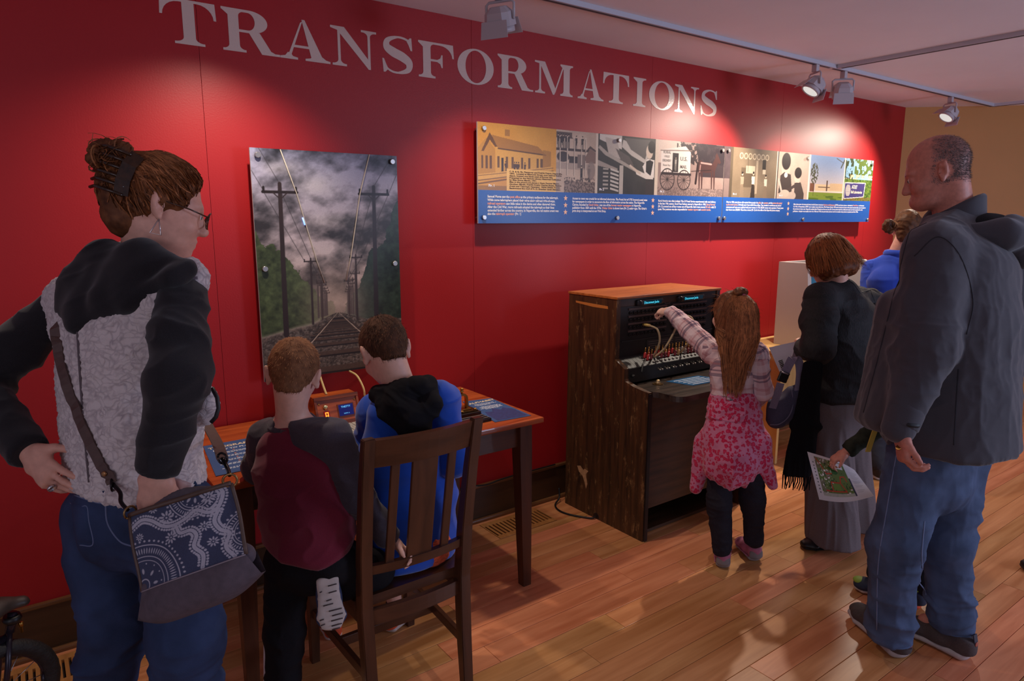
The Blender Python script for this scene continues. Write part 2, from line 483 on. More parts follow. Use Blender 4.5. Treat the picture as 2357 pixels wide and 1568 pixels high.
# ------------------------------------------------------------------ wall lettering
LET = M('cream_vinyl', (205, 182, 172), 0.22, bump=0.35, bscale=120, bdist=0.0015, spec=0.6)
def arc(cx, cy, rx, ry, a0, a1, n=14):
    return [(cx + rx * math.cos(math.radians(a0 + (a1 - a0) * i / n)), cy + ry * math.sin(math.radians(a0 + (a1 - a0) * i / n))) for i in range(n + 1)]
def stem(x0, x1, lo=True, hi=True, s=0.13, t=0.055, h=0.16):
    """upright with bracketed slab serifs"""
    pts = []
    def br(xa, ya, xb, yb, n=6):   # quarter curve bracket
        return [(xa + (xb - xa) * (1 - math.cos(i / n * math.pi / 2)), ya + (yb - ya) * math.sin(i / n * math.pi / 2)) for i in range(n + 1)]
    if lo:
        pts += [(x0 - s, 0), (x1 + s, 0), (x1 + s, t)] + [(x1 + (s * 0.9) * (1 - math.sin(i / 6 * math.pi / 2)), t + (h - t) * (1 - math.cos(i / 6 * math.pi / 2))) for i in range(7)]
    else:
        pts += [(x0, 0), (x1, 0)]
    if hi:
        pts += [(x1 + (s * 0.9) * (1 - math.cos(i / 6 * math.pi / 2)), 1 - h + (h - t) * math.sin(i / 6 * math.pi / 2)) for i in range(7)]
        pts += [(x1 + s, 1 - t), (x1 + s, 1), (x0 - s, 1), (x0 - s, 1 - t)]
        pts += [(x0 - (s * 0.9) * math.cos(i / 6 * math.pi / 2), 1 - t - (h - t) * (1 - math.sin((6 - i) / 6 * math.pi / 2))) for i in range(7)]
    else:
        pts += [(x1, 1), (x0, 1)]
    if lo:
        pts += [(x0 - (s * 0.9) * (1 - math.cos(i / 6 * math.pi / 2)), h - (h - t) * math.sin(i / 6 * math.pi / 2)) for i in range(7)]
        pts += [(x0 - s, t)]
    return pts
def ring(cx, cy, rx, ry, irx, iry, a0=0, a1=360, icx=None):
    icx = cx if icx is None else icx
    return ('strip', arc(cx, cy, rx, ry, a0, a1, 40), arc(icx, cy, irx, iry, a0, a1, 40))
def stroke(pts, ws):
    a, b_ = [], []
    P = spline([(x, y, 0) for x, y in pts], 8)
    n = len(P)
    for i, p in enumerate(P):
        t = (P[min(i + 1, n - 1)] - P[max(i - 1, 0)]).normalized()
        f = i / (n - 1) * (len(ws) - 1); k = min(int(f), len(ws) - 2); w = ws[k] + (ws[k + 1] - ws[k]) * (f - k)
        a.append((p.x - t.y * w / 2, p.y + t.x * w / 2)); b_.append((p.x + t.y * w / 2, p.y - t.x * w / 2))
    return ('strip', a, b_)
G = {}
G['T'] = (1.25, [stem(0.49, 0.76, True, False, 0.20), [(0.02, 1), (0.0, 0.62), (0.06, 0.62)] + [(0.06 + 0.36 * (1 - math.cos(i / 6 * math.pi / 2)), 0.62 + 0.32 * math.sin(i / 6 * math.pi / 2)) for i in range(7)] +
                 [(0.83 + 0.36 * math.sin(i / 6 * math.pi / 2), 0.62 + 0.32 * math.cos(i / 6 * math.pi / 2)) for i in range(7)] + [(1.25, 0.62), (1.23, 1)]])
G['R'] = (1.38, [stem(0.15, 0.40, s=0.15), ring(0.66, 0.735, 0.44, 0.265, 0.17, 0.205, -90, 90, 0.62),
                 [(0.36, 1), (0.66, 1), (0.62, 0.94), (0.36, 0.94)], [(0.36, 0.53), (0.62, 0.53), (0.66, 0.47), (0.36, 0.47)],
                 [(0.62, 0.50), (0.90, 0.50), (1.16, 0.10), (1.26, 0.055), (1.38, 0.055), (1.38, 0), (0.93, 0)]])
G['A'] = (1.34, [[(0.60, 1), (0.68, 1), (1.16, 0.05), (0.83, 0.05)] , [(0.56, 0.92), (0.62, 0.96), (0.27, 0.05), (0.19, 0.05)], [(0.33, 0.36), (0.82, 0.36), (0.82, 0.30), (0.33, 0.30)],
                 [(0.0, 0), (0.46, 0), (0.46, 0.05), (0.33, 0.075), (0.27, 0.16), (0.20, 0.16), (0.13, 0.075), (0.0, 0.05)],
                 [(0.66, 0), (1.34, 0), (1.34, 0.05), (1.22, 0.075), (1.12, 0.14), (0.86, 0.14), (0.80, 0.075), (0.66, 0.05)]])
G['N'] = (1.38, [stem(0.20, 0.275, True, False, 0.17), [(0.0, 1), (0.40, 1), (1.16, 0.18), (1.16, -0.01), (1.10, -0.01), (0.20, 0.90), (0.0, 0.945)],
                 [(1.09, -0.01), (1.165, -0.01), (1.165, 0.84)] + [(1.165 + 0.15 * (1 - math.cos(i / 6 * math.pi / 2)), 0.84 + 0.105 * math.sin(i / 6 * math.pi / 2)) for i in range(7)] + [(1.36, 0.945), (1.36, 1), (0.90, 1), (0.90, 0.945)] + [(0.94 + 0.15 * math.sin(i / 6 * math.pi / 2), 0.945 - 0.105 * (1 - math.cos(i / 6 * math.pi / 2))) for i in range(7)]])
G['S'] = (1.02, [stroke([(0.93, 0.78), (0.80, 0.93), (0.50, 0.975), (0.20, 0.86), (0.17, 0.68), (0.36, 0.56), (0.64, 0.46), (0.84, 0.32), (0.80, 0.12), (0.50, 0.02), (0.24, 0.06), (0.06, 0.22)],
                        [0.03, 0.06, 0.055, 0.14, 0.22, 0.26, 0.26, 0.23, 0.15, 0.055, 0.055, 0.03]),
                 [(0.88, 1.0), (0.93, 1.0), (0.95, 0.66), (0.90, 0.66), (0.84, 0.80), (0.78, 0.90)], [(0.05, 0.0), (0.10, 0.0), (0.20, 0.09), (0.14, 0.20), (0.07, 0.36), (0.02, 0.36)]])
G['F'] = (1.20, [stem(0.15, 0.40, s=0.15), [(0.36, 1), (1.16, 1), (1.19, 0.62), (1.13, 0.62)] + [(1.13 - 0.42 * (1 - math.cos(i / 6 * math.pi / 2)), 0.62 + 0.32 * math.sin(i / 6 * math.pi / 2)) for i in range(7)] + [(0.36, 0.94)],
                 [(0.36, 0.53), (0.62, 0.53), (0.72, 0.58), (0.76, 0.68), (0.80, 0.68), (0.80, 0.32), (0.76, 0.32), (0.72, 0.42), (0.62, 0.47), (0.36, 0.47)]])
G['O'] = (1.34, [ring(0.67, 0.5, 0.67, 0.52, 0.38, 0.47)])
G['M'] = (1.68, [stem(0.18, 0.255, True, False, 0.17), [(0.0, 1), (0.42, 1), (0.90, 0.14), (0.82, 0), (0.76, 0), (0.22, 0.92), (0.0, 0.945)],
                 [(0.80, 0.06), (0.86, 0.06), (1.27, 1.0), (1.21, 1.0)], stem(1.22, 1.49, s=0.14), ])
G['I'] = (0.70, [stem(0.21, 0.48, s=0.19)])
title = empty('wall_lettering', (2.1, 0, 2.243), 'large cream serif letters TRANSFORMATIONS on the red wall', 'sign')
spans = [(0.526, 0.722), (0.741, 0.958), (0.959, 1.169), (1.174, 1.385), (1.405, 1.568), (1.588, 1.778), (1.795, 2.003), (2.027, 2.248), (2.259, 2.523), (2.551, 2.741), (2.735, 2.938), (2.970, 3.080), (3.103, 3.324), (3.326, 3.550), (3.565, 3.737)]
for ch, (x0, x1) in zip('TRANSFORMATIONS', spans):
    w, polys = G[ch]
    bm = bmesh.new()
    def lw(p, y): return (x0 + p[0] / w * (x1 - x0), y, 2.243 + p[1] * 0.157)
    for k, pl in enumerate(polys):
        yy = -0.0012 - 0.00002 * k
        if isinstance(pl, tuple):
            A = [bm.verts.new(lw(p, yy)) for p in pl[1]]; B = [bm.verts.new(lw(p, yy)) for p in pl[2]]
            for i in range(len(A) - 1): bm.faces.new((A[i], A[i + 1], B[i + 1], B[i]))
        else:
            V = [bm.verts.new(lw(p, yy)) for p in pl]
            for t in tessellate_polygon([[Vector((p[0], p[1], 0)) for p in pl]]):
                try: bm.faces.new([V[i] for i in t])
                except ValueError: pass
    for f_ in bm.faces: f_.normal_update()
    ex = bmesh.ops.extrude_face_region(bm, geom=list(bm.faces))
    for v in ex['geom']:
        if isinstance(v, bmesh.types.BMVert): v.co.y = -0.0001
    from_bm('letter', bm, LET, title)

# ================================================================== printed pictures (colour attributes on fine grids)
def hash2(ix, iy, seed):
    n = (ix * 374761393 + iy * 668265263 + seed * 1442695041) & 0xFFFFFFFF
    n = ((n ^ (n >> 13)) * 1274126177) & 0xFFFFFFFF
    return ((n ^ (n >> 16)) & 0xFFFF) / 65535.0
def vn2(x, y, seed=0):
    x, y = np.broadcast_arrays(x, y)
    ix = np.floor(x).astype(np.int64); iy = np.floor(y).astype(np.int64)
    fx = x - ix; fy = y - iy; fx = fx * fx * (3 - 2 * fx); fy = fy * fy * (3 - 2 * fy)
    a = hash2(ix, iy, seed); b = hash2(ix + 1, iy, seed); c = hash2(ix, iy + 1, seed); d = hash2(ix + 1, iy + 1, seed)
    return (a * (1 - fx) + b * fx) * (1 - fy) + (c * (1 - fx) + d * fx) * fy
def fbm(x, y, seed=0, o=5):
    s, a, t = 0, 0.5, 0
    for k in range(o):
        s = s + a * vn2(x * 2 ** k, y * 2 ** k, seed + k); t += a; a *= 0.55
    return s / t

class Cv:
    """a painted sheet; coordinates are metres from the lower left corner"""
    def __init__(s, wm, hm, w, h, col=(128, 128, 128)):
        s.wm, s.hm, s.w, s.h = wm, hm, w, h
        s.X, s.Y = np.meshgrid(np.linspace(0, wm, w), np.linspace(0, hm, h))
        s.a = np.zeros((h, w, 3)); s.a[:] = col
    def mask_poly(s, pts):
        m = np.zeros(s.X.shape, bool)
        n = len(pts)
        for i in range(n):
            x0, y0 = pts[i]; x1, y1 = pts[(i + 1) % n]
            if y0 == y1: continue
            c = ((y0 > s.Y) != (y1 > s.Y)) & (s.X < (x1 - x0) * (s.Y - y0) / (y1 - y0) + x0)
            m ^= c
        return m
    def put(s, m, col, al=1.0):
        m = np.asarray(m, float) * al
        c = np.asarray(col, float)
        if c.ndim == 1: c = c[None, None, :]
        s.a = s.a * (1 - m[..., None]) + c * m[..., None]
    def poly(s, pts, col, al=1.0): s.put(s.mask_poly(pts), col, al)
    def rect(s, x0, y0, x1, y1, col, al=1.0): s.put((s.X >= x0) & (s.X <= x1) & (s.Y >= y0) & (s.Y <= y1), col, al)
    def ell(s, cx, cy, rx, ry, col, al=1.0): s.put(np.clip((1 - ((s.X - cx) / rx) ** 2 - ((s.Y - cy) / ry) ** 2) * 6, 0, 1), col, al)
    def line(s, p, q, w, col, al=1.0, w2=None):
        w2 = w if w2 is None else w2
        d = np.array(q) - np.array(p); L = (d ** 2).sum() + 1e-12
        t = np.clip(((s.X - p[0]) * d[0] + (s.Y - p[1]) * d[1]) / L, 0, 1)
        dist = np.hypot(s.X - p[0] - t * d[0], s.Y - p[1] - t * d[1])
        ww = (w + (w2 - w) * t) / 2; px = s.wm / s.w
        s.put(np.clip((ww - dist) / px + 0.5, 0, 1), col, al)
    def circ(s, cx, cy, r, w, col, al=1.0, sq=1.0):
        px = s.wm / s.w
        s.put(np.clip((w / 2 - np.abs(np.hypot((s.X - cx) / sq, s.Y - cy) - r)) / px + 0.5, 0, 1), col, al)
    def person(s, x, y, h, body=(50, 45, 42), skin=(190, 165, 145), skirt=None):
        s.ell(x, y + h * 0.93, h * 0.055, h * 0.075, skin); s.ell(x, y + h * 0.965, h * 0.06, h * 0.05, (40, 34, 32))
        s.poly([(x - h * .11, y + h * .82), (x + h * .11, y + h * .82), (x + h * .09, y + h * .48), (x - h * .09, y + h * .48)], body)
        if skirt: s.poly([(x - h * .08, y + h * .52), (x + h * .08, y + h * .52), (x + h * .15, y), (x - h * .15, y)], skirt)
        else:
            s.poly([(x - h * .09, y + h * .5), (x - .01 * h, y + h * .5), (x - h * .02, y), (x - h * .08, y)], [c * .8 for c in body])
            s.poly([(x + h * .01, y + h * .5), (x + .09 * h, y + h * .5), (x + h * .08, y), (x + h * .02, y)], [c * .8 for c in body])
    def grain(s, amt, f=900, seed=3): s.a *= (1 + (vn2(s.X * f, s.Y * f, seed) - 0.5) * amt)[..., None]
    def sheet(s, name, origin, ux, uy, mat, parent):
        ux, uy = np.array(ux, float), np.array(uy, float)
        V = (np.array(origin)[None, None, :] + s.X[..., None] * ux + s.Y[..., None] * uy).reshape(-1, 3)
        idx = np.arange(s.w * s.h).reshape(s.h, s.w)
        F = np.stack([idx[:-1, :-1], idx[:-1, 1:], idx[1:, 1:], idx[1:, :-1]], -1).reshape(-1, 4)
        o = raw_mesh(name, V, F, mat, parent)
        c = np.clip(s.a / 255.0, 0, 1); c = np.where(c <= 0.04045, c / 12.92, ((c + 0.055) / 1.055) ** 2.4)
        at = o.data.color_attributes.new('Col', 'FLOAT_COLOR', 'POINT')
        at.data.foreach_set('color', np.concatenate([c.reshape(-1, 3), np.ones((s.w * s.h, 1))], 1).astype(np.float32).ravel())
        return o

def raw_mesh(name, V, F, mat, parent=None, smooth=False):
    me = bpy.data.meshes.new(name)
    V = np.ascontiguousarray(V, np.float32); F = np.ascontiguousarray(F, np.int32)
    k = F.shape[1]
    me.vertices.add(len(V)); me.vertices.foreach_set('co', V.ravel())
    me.loops.add(F.size); me.loops.foreach_set('vertex_index', F.ravel())
    me.polygons.add(len(F)); me.polygons.foreach_set('loop_start', np.arange(0, F.size, k, dtype=np.int32))
    me.polygons.foreach_set('use_smooth', np.full(len(F), smooth))
    me.materials.append(mat)
    me.update(calc_edges=True); me.validate()
    return put(bpy.data.objects.new(name, me), parent)

PRINT = M('glossy_print', (128, 128, 128), 0.30, attr='Col', spec=0.4)
CORE = M('acrylic_edge', (196, 190, 186), 0.35)
STEEL = M('brushed_steel', (190, 186, 182), 0.32, metal=0.9)

def standoff(x, z, parent, y0=0.0, y1=-0.065):
    o = lathe('standoff', [(0.0085, 0), (0.0085, -y1 - 0.0095), (0.004, -y1 - 0.0095), (0.004, -y1 + 0.001), (0.0115, -y1 + 0.001), (0.0115, -y1 + 0.011), (0.010, -y1 + 0.0135)], (x, y0, z), STEEL, parent, axis=(0, -1, 0), n=16)
    return o

# ---- railway poster
PX0, PX1, PZ0, PZ1 = 0.796, 1.431, 0.934, 1.877
poster = empty('poster_panel', (1.11, -0.06, PZ0), 'tall printed panel of telegraph poles along a foggy railway track', 'poster')
box('board', (PX0, -0.0645, PZ0), (PX1, -0.0555, PZ1), CORE, poster, bev=0.0008)
c = Cv(PX1 - PX0, PZ1 - PZ0, 330, 480)
X, Y = c.X, c.Y
VX, VY = 1.128 - PX0, 1.200 - PZ0
t = np.clip((Y - VY) / (c.hm - VY), 0, 1)[..., None]
sky = np.array((176, 152, 140)) * (1 - t) + np.array((118, 118, 138)) * t
c.a[:] = sky
n1 = fbm(X * 7 + 3, Y * 11, 5); n2 = fbm(X * 15 - Y * 6, Y * 20, 9)
cl = np.clip((n1 * 0.65 + n2 * 0.35 - 0.40) * 4.2, -0.2, 1)
c.a = c.a * (0.50 + 0.75 * cl)[..., None]
for _x, _y, _a, _b, _k in ((0.27, 0.80, 0.09, 0.05, 0.5), (0.12, 0.87, 0.08, 0.03, 0.4), (0.32, 0.66, 0.12, 0.03, 0.3), (0.30, 0.52, 0.16, 0.04, 0.25)): c.put(np.exp(-((X - _x) / _a) ** 2 - ((Y - _y) / _b) ** 2) * (0.4 + 0.9 * n2), (206, 196, 192), _k)
# far fog
fog = np.exp(-((X - VX) / 0.13) ** 2 - ((Y - VY - 0.03) / 0.13) ** 2)
# tree walls
nt = fbm(X * 26, Y * 26, 31, 5); nb = fbm(X * 60, Y * 60, 33, 3)
prL = np.interp(X, [0, 0.03, 0.066, 0.11, 0.15, 0.216, 0.297, VX], [0.62, 0.57, 0.565, 0.52, 0.45, 0.378, 0.296, VY])
prR = np.interp(X, [VX, 0.41, 0.45, 0.486, 0.52, 0.556, 0.59, 0.626, 0.64], [VY, 0.32, 0.40, 0.525, 0.535, 0.56, 0.64, 0.75, 0.78])
mL = (Y < prL + (nt - 0.5) * 0.10) & (X < VX - 0.01); mR = (Y < prR + (nt - 0.5) * 0.10) & (X > VX + 0.01)
gL = np.array((66, 76, 48))[None, None] * (0.35 + 1.15 * np.clip(nb * .6 + nt * .5, 0, 1))[..., None]
gR = np.array((44, 56, 46))[None, None] * (0.30 + 1.10 * np.clip(nb * .6 + nt * .5, 0, 1))[..., None]
c.put(mL, gL); c.put(mR, gR)
c.put(fog * (Y < 0.5), (172, 150, 136), 0.75)
# ground
gl = np.interp(X, [0, 0.15, 0.21, VX - 0.02, VX, VX + 0.02, 0.458, 0.635], [0.185, 0.215, 0.222, 0.262, 0.266, 0.262, 0.228, 0.215])
g = Y < gl
gn = fbm(X * 110, Y * 150, 51, 3)
c.put(g, np.array((88, 76, 68))[None, None] * (0.35 + 1.1 * gn)[..., None])
c.put(np.clip(1 - np.abs(Y - gl) / 0.012, 0, 1) * (X < 0.25), (190, 176, 160), 0.5)
nG = vn2(X * 150, Y * 190, 71)
c.put(g & (nG > 0.72), (128, 118, 110), 0.6)
# ties and rails
def rail_x(y, sgn): return VX + sgn * (VY - y) * (0.143 / 0.138) * 1.0
for k in range(26):
    f_ = 1.0 / (1 + k * 0.42)
    yb = VY - 0.27 * f_; th = 0.036 * f_ ** 1.15
    if yb - th > VY - 0.004: break
    wl_ = (VY - yb) * 1.28
    c.poly([(VX - wl_, yb), (VX + wl_, yb), (VX + wl_ * .97, yb + th), (VX - wl_ * .97, yb + th)], (78, 60, 50), 0.9)
    c.poly([(VX - wl_, yb), (VX + wl_, yb), (VX + wl_, yb + th * .35), (VX - wl_, yb + th * .35)], (34, 27, 25), 0.9)
for sg in (-1, 1):
    c.poly([(VX + sg * 0.002, VY), (VX + sg * 0.30, VY - 0.27), (VX + sg * 0.27, VY - 0.27), (VX + sg * 0.0015, VY)], (46, 38, 36))
    c.poly([(VX + sg * 0.002, VY), (VX + sg * 0.284, VY - 0.27), (VX + sg * 0.268, VY - 0.27), (VX + sg * 0.001, VY)], (176, 156, 138))
# poles and wires
def pole(x, z0, z1, w, arm, az, shade):
    x -= PX0; z0 -= PZ0; z1 -= PZ0; az -= PZ0
    c.line((x - 0.008 * w / 0.02, z0), (x, z1), w * 1.25, shade, 1, w * 0.85)
    c.line((x - arm, az), (x + arm, az), w * 0.62, [v * .8 for v in shade])
    c.line((x - arm * .45, az), (x, az - arm * .42), w * 0.25, shade); c.line((x + arm * .45, az), (x, az - arm * .42), w * 0.25, shade)
    for q in (-0.95, 0.95): c.line((x + arm * q, az), (x + arm * q, az + w), w * 0.5, [v * .7 for v in shade])
for a_, b_ in [((0.915, 1.876), (0.972, 1.704)), ((0.83, 1.877), (0.905, 1.741)), ((0.797, 1.79), (0.84, 1.712)), ((0.84, 1.707), (0.99, 1.428)), ((0.905, 1.72), (1.017, 1.437)),
               ((1.41, 1.878), (1.315, 1.74)), ((1.43, 1.80), (1.385, 1.709)), ((1.385, 1.709), (1.246, 1.434)), ((1.315, 1.73), (1.219, 1.446)), ((1.246, 1.434), (1.182, 1.34)), ((1.017, 1.43), (1.059, 1.34))]:
    c.line((a_[0] - PX0, a_[1] - PZ0), (b_[0] - PX0, b_[1] - PZ0), 0.0022, (52, 46, 48), 0.9)
for sg in (-1, 1):
    for k in range(4, 10):
        f_ = 1 / (1 + k * 0.62)
        pole(1.128 + sg * (0.235 * f_ * 1.2 + 0.004), 1.2 - 0.05 * f_, 1.2 + 0.60 * f_, 0.02 * f_ + 0.0016, 0.075 * f_, 1.2 + 0.575 * f_, (88, 74, 70))
pole(1.059, 1.177, 1.34, 0.0062, 0.021, 1.332, (72, 58, 54)); pole(1.182, 1.181, 1.34, 0.0062, 0.021, 1.334, (72, 58, 54))
pole(1.017, 1.16, 1.437, 0.0085, 0.028, 1.425, (58, 46, 44)); pole(1.219, 1.163, 1.446, 0.0085, 0.028, 1.435, (58, 46, 44))
pole(0.905, 1.123, 1.741, 0.0185, 0.069, 1.708, (50, 38, 36)); pole(1.315, 1.169, 1.739, 0.0185, 0.069, 1.708, (48, 40, 42))
c.grain(0.10)
c.sheet('print', (PX0 + 0.0005, -0.0652, PZ0 + 0.0005), (1, 0, 0), (0, 0, 1), PRINT, poster)
WIRE = M('clear_light_wire', (196, 184, 168), 0.3, bump=0.6, bscale=900, bdist=0.001)
GLOW = M('light_pulse', (160, 190, 255), 0.3, emit=(120, 160, 255), estr=2.2)
tube('light_wire', [(x, -0.0685, z) for x, z in ((0.915, 1.876), (0.972, 1.704), (1.042, 1.429), (1.073, 1.332))], 0.0022, WIRE, poster, 6)
tube('light_wire', [(x, -0.0685, z) for x, z in ((1.300, 1.877), (1.250, 1.710), (1.196, 1.438), (1.171, 1.337))], 0.0022, WIRE, poster, 6)
tube('light_pulse', [(0.991, -0.0692, 1.607), (0.999, -0.0692, 1.577)], 0.0027, GLOW, poster, 6)
for x, z in ((0.824, 1.850), (1.406, 1.851), (0.825, 1.402), (1.404, 1.403), (0.825, 0.962), (1.404, 0.962)): standoff(x, z, poster)

# ---- history panels
HZ0, HZ1, SPLIT = 1.580, 2.060, 1.742
def sepia(cv, x0, y0, x1, y1, lo, hi, f=14, seed=1):
    n = fbm(cv.X * f, cv.Y * f, seed, 4)
    m = (cv.X >= x0) & (cv.X <= x1) & (cv.Y >= y0) & (cv.Y <= y1)
    cv.put(m, np.array(lo)[None, None] * (1 - n)[..., None] + np.array(hi)[None, None] * n[..., None])
    return m
BLUE = (36, 84, 158)
# left board
LX0, LX1 = 1.863, 3.747
c = Cv(LX1 - LX0, HZ1 - HZ0, 700, 220, BLUE)
S = SPLIT - HZ0; Tp = c.hm
def lx(x): return x - LX0
def lz(z): return z - HZ0
# depot photograph
m = sepia(c, 0, S, lx(2.352), Tp, (176, 118, 38), (206, 150, 62), 5, 3)
c.poly([(0.0, .36), (.05, .41), (.10, .36), (.10, .245), (.0, .235)], (168, 118, 48)); c.poly([(0.02, .345), (.07, .435), (.13, .36), (.125, .345), (.07, .40), (.035, .345)], (96, 62, 26))
c.poly([(.105, .37), (.40, .345), (.40, .265), (.105, .245)], (190, 140, 62)); c.poly([(.08, .425), (.37, .385), (.42, .345), (.12, .362)], (150, 102, 42))
c.line((.12, .362), (.42, .345), .006, (80, 52, 24)); c.rect(.16, .425, .19, .455, (150, 104, 46))
for q in (.02, .045, .07): c.rect(q, .265, q + .012, .325, (92, 60, 26))
for q in (.115, .165, .20, .26, .305, .36, .385): c.rect(q, .27, q + .014, .325, (96, 64, 28))
c.rect(.14, .245, .152, .318, (50, 32, 16))
for q in (.165, .22, .232, .245, .285): c.person(q, .243, .06, (74, 48, 24), (120, 84, 44))
c.poly([(0, .235), (.46, .29), (.46, .268), (0, .20)], (196, 146, 70)); c.line((0, .228), (.47, .283), .003, (110, 72, 32)); c.line((0, .205), (.47, .268), .004, (92, 58, 26)); c.line((.0, .19), (.47, .26), .007, (84, 54, 24), .8)
c.poly([(.40, .37), (.455, .365), (.455, .29), (.40, .28)], (142, 98, 42), .7)
c.put((c.Y < S + 0.02) & (c.X < .18) & (c.Y > S), (96, 64, 30), .5)
# typed caption card
c.rect(lx(2.035), S, lx(2.408), lz(1.846), (214, 168, 92)); 
# locomotive photograph
m = sepia(c, lx(2.352), S, lx(2.645), Tp, (150, 128, 112), (190, 168, 150), 9, 8)
c.rect(lx(2.408) - .0, S, lx(2.63), lz(1.80), (128, 108, 96)); n_ = vn2(c.X * 160, c.Y * 160, 5)
c.put((c.X > lx(2.352)) & (c.X < lx(2.63)) & (c.Y < lz(1.82)) & (c.Y > S) & (n_ > .5) & ~((c.X < lx(2.408)) & (c.Y < lz(1.846))), (70, 56, 50), .75)
c.rect(lx(2.352), lz(2.02), lx(2.46), lz(2.05), (92, 76, 68)); c.poly([(lx(2.352), lz(2.05)), (lx(2.43), lz(2.05)), (lx(2.47), lz(2.02)), (lx(2.352), lz(2.02))], (84, 70, 64))
c.rect(lx(2.352), lz(1.955), lx(2.60), lz(1.968), (64, 50, 46)); c.rect(lx(2.352), lz(1.862), lx(2.58), lz(1.895), (150, 132, 120))
c.ell(lx(2.40), lz(1.925), .045, .028, (62, 50, 46)); c.rect(lx(2.50), lz(1.87), lx(2.56), lz(1.94), (110, 94, 86)); c.rect(lx(2.44), lz(1.895), lx(2.50), lz(1.93), (58, 46, 42))
for q in (2.375, 2.425, 2.475, 2.525, 2.555): c.rect(lx(q), lz(1.83), lx(q) + .007, lz(2.03), (188, 170, 154)); c.line((lx(q), lz(1.83)), (lx(q), lz(2.02)), .002, (50, 40, 38))
for q, z_ in ((2.365, 1.968), (2.385, 1.968), (2.40, 1.968), (2.418, 1.968), (2.437, 1.968), (2.49, 1.965), (2.535, 1.965)): c.person(lx(q), lz(z_), .072, (58, 48, 46))
for q in (2.53, 2.585): c.person(lx(q), lz(1.80), .085, (60, 50, 46))
c.poly([(lx(2.555), lz(1.93)), (lx(2.59), lz(1.975)), (lx(2.635), lz(1.955)), (lx(2.635), lz(1.90)), (lx(2.56), lz(1.90))], (112, 88, 78)); c.poly([(lx(2.545), lz(1.945)), (lx(2.59), lz(1.99)), (lx(2.64), lz(1.965)), (lx(2.64), lz(1.955)), (lx(2.59), lz(1.975))], (72, 58, 54))
c.ell(lx(2.60), lz(1.86), .03, .05, (120, 104, 96), .8)
# typesetter photograph
m = sepia(c, lx(2.637), S, lx(3.125), Tp, (44, 42, 40), (74, 70, 66), 7, 12)
c.rect(lx(2.632), S, lx(2.648), Tp, (188, 172, 156)); c.rect(lx(3.105), S, lx(3.13), Tp, (196, 178, 160))
c.poly([(lx(2.66), lz(2.058)), (lx(2.83), lz(2.058)), (lx(2.83), lz(1.985)), (lx(2.66), lz(2.03))], (186, 176, 166)); c.poly([(lx(2.83), lz(2.0)), (lx(2.91), lz(1.955)), (lx(3.04), lz(1.91)), (lx(3.04), lz(1.98)), (lx(2.84), lz(2.04))], (178, 168, 158))
c.poly([(lx(2.85), lz(2.05)), (lx(3.06), lz(2.05)), (lx(3.02), lz(1.94)), (lx(2.90), lz(1.99))], (92, 86, 82))
c.poly([(lx(2.70), lz(2.045)), (lx(2.79), lz(2.035)), (lx(2.83), lz(1.93)), (lx(2.73), lz(1.95))], (164, 152, 142)); c.poly([(lx(2.78), lz(1.99)), (lx(2.89), lz(1.95)), (lx(2.93), lz(1.90)), (lx(2.83), lz(1.92))], (88, 80, 76))
c.poly([(lx(2.65), lz(1.985)), (lx(2.70), lz(1.95)), (lx(2.95), lz(1.865)), (lx(2.97), lz(1.875)), (lx(2.72), lz(1.965)), (lx(2.66), lz(2.0))], (150, 140, 130))
c.poly([(lx(2.65), lz(1.92)), (lx(2.80), lz(1.88)), (lx(2.80), lz(1.87)), (lx(2.65), lz(1.89))], (142, 130, 120))
for k in range(6): c.rect(lx(2.69), lz(1.765) + k * .021, lx(2.73), lz(1.774) + k * .021, (150, 142, 132)); c.poly([(lx(2.745), lz(1.765) + k * .021), (lx(2.81), lz(1.752) + k * .021), (lx(2.81), lz(1.762) + k * .021), (lx(2.745), lz(1.776) + k * .021)], (178, 170, 160))
c.rect(lx(2.815), S, lx(2.845), lz(1.90), (168, 158, 148))
c.ell(lx(3.055), lz(1.985), .030, .042, (196, 176, 158)); c.ell(lx(3.072), lz(2.012), .032, .036, (34, 30, 30)); c.poly([(lx(3.0), lz(1.90)), (lx(3.04), lz(1.945)), (lx(3.10), lz(1.94)), (lx(3.10), lz(1.84)), (lx(3.03), lz(1.84))], (206, 196, 186)); c.poly([(lx(3.03), lz(1.93)), (lx(3.06), lz(1.94)), (lx(3.09), lz(1.93)), (lx(3.07), lz(1.85)), (lx(3.03), lz(1.87))], (44, 40, 40))
c.line((lx(2.96), lz(1.865)), (lx(3.08), lz(1.83)), .026, (204, 192, 180)); c.line((lx(2.90), lz(1.90)), (lx(2.98), lz(1.86)), .014, (190, 170, 152)); c.rect(lx(3.03), S, lx(3.10), lz(1.83), (60, 54, 52)); 
# mail wagon photograph
m = sepia(c, lx(3.13), S, c.wm, Tp, (120, 98, 92), (160, 136, 126), 9, 20)
c.rect(lx(3.13), lz(1.93), lx(3.33), Tp, (198, 176, 162)); tr = fbm(c.X * 40, c.Y * 40, 61, 4)
c.put((c.X > lx(3.29)) & (c.Y > lz(1.93)) & (tr > .42), (44, 36, 38), .9); c.poly([(lx(3.46), Tp), (c.wm, Tp), (c.wm, lz(1.86)), (lx(3.52), lz(1.86))], (46, 38, 42), .9)
c.poly([(lx(3.155), lz(1.875)), (lx(3.42), lz(1.875)), (lx(3.42), lz(2.0)), (lx(3.37), lz(2.035)), (lx(3.155), lz(2.005))], (206, 192, 182)); c.rect(lx(3.255), lz(1.88), lx(3.31), lz(1.99), (46, 38, 38)); c.person(lx(3.285), lz(1.885), .085, (150, 140, 130))
c.line((lx(3.15), lz(2.0)), (lx(3.43), lz(2.012)), .006, (120, 100, 92))
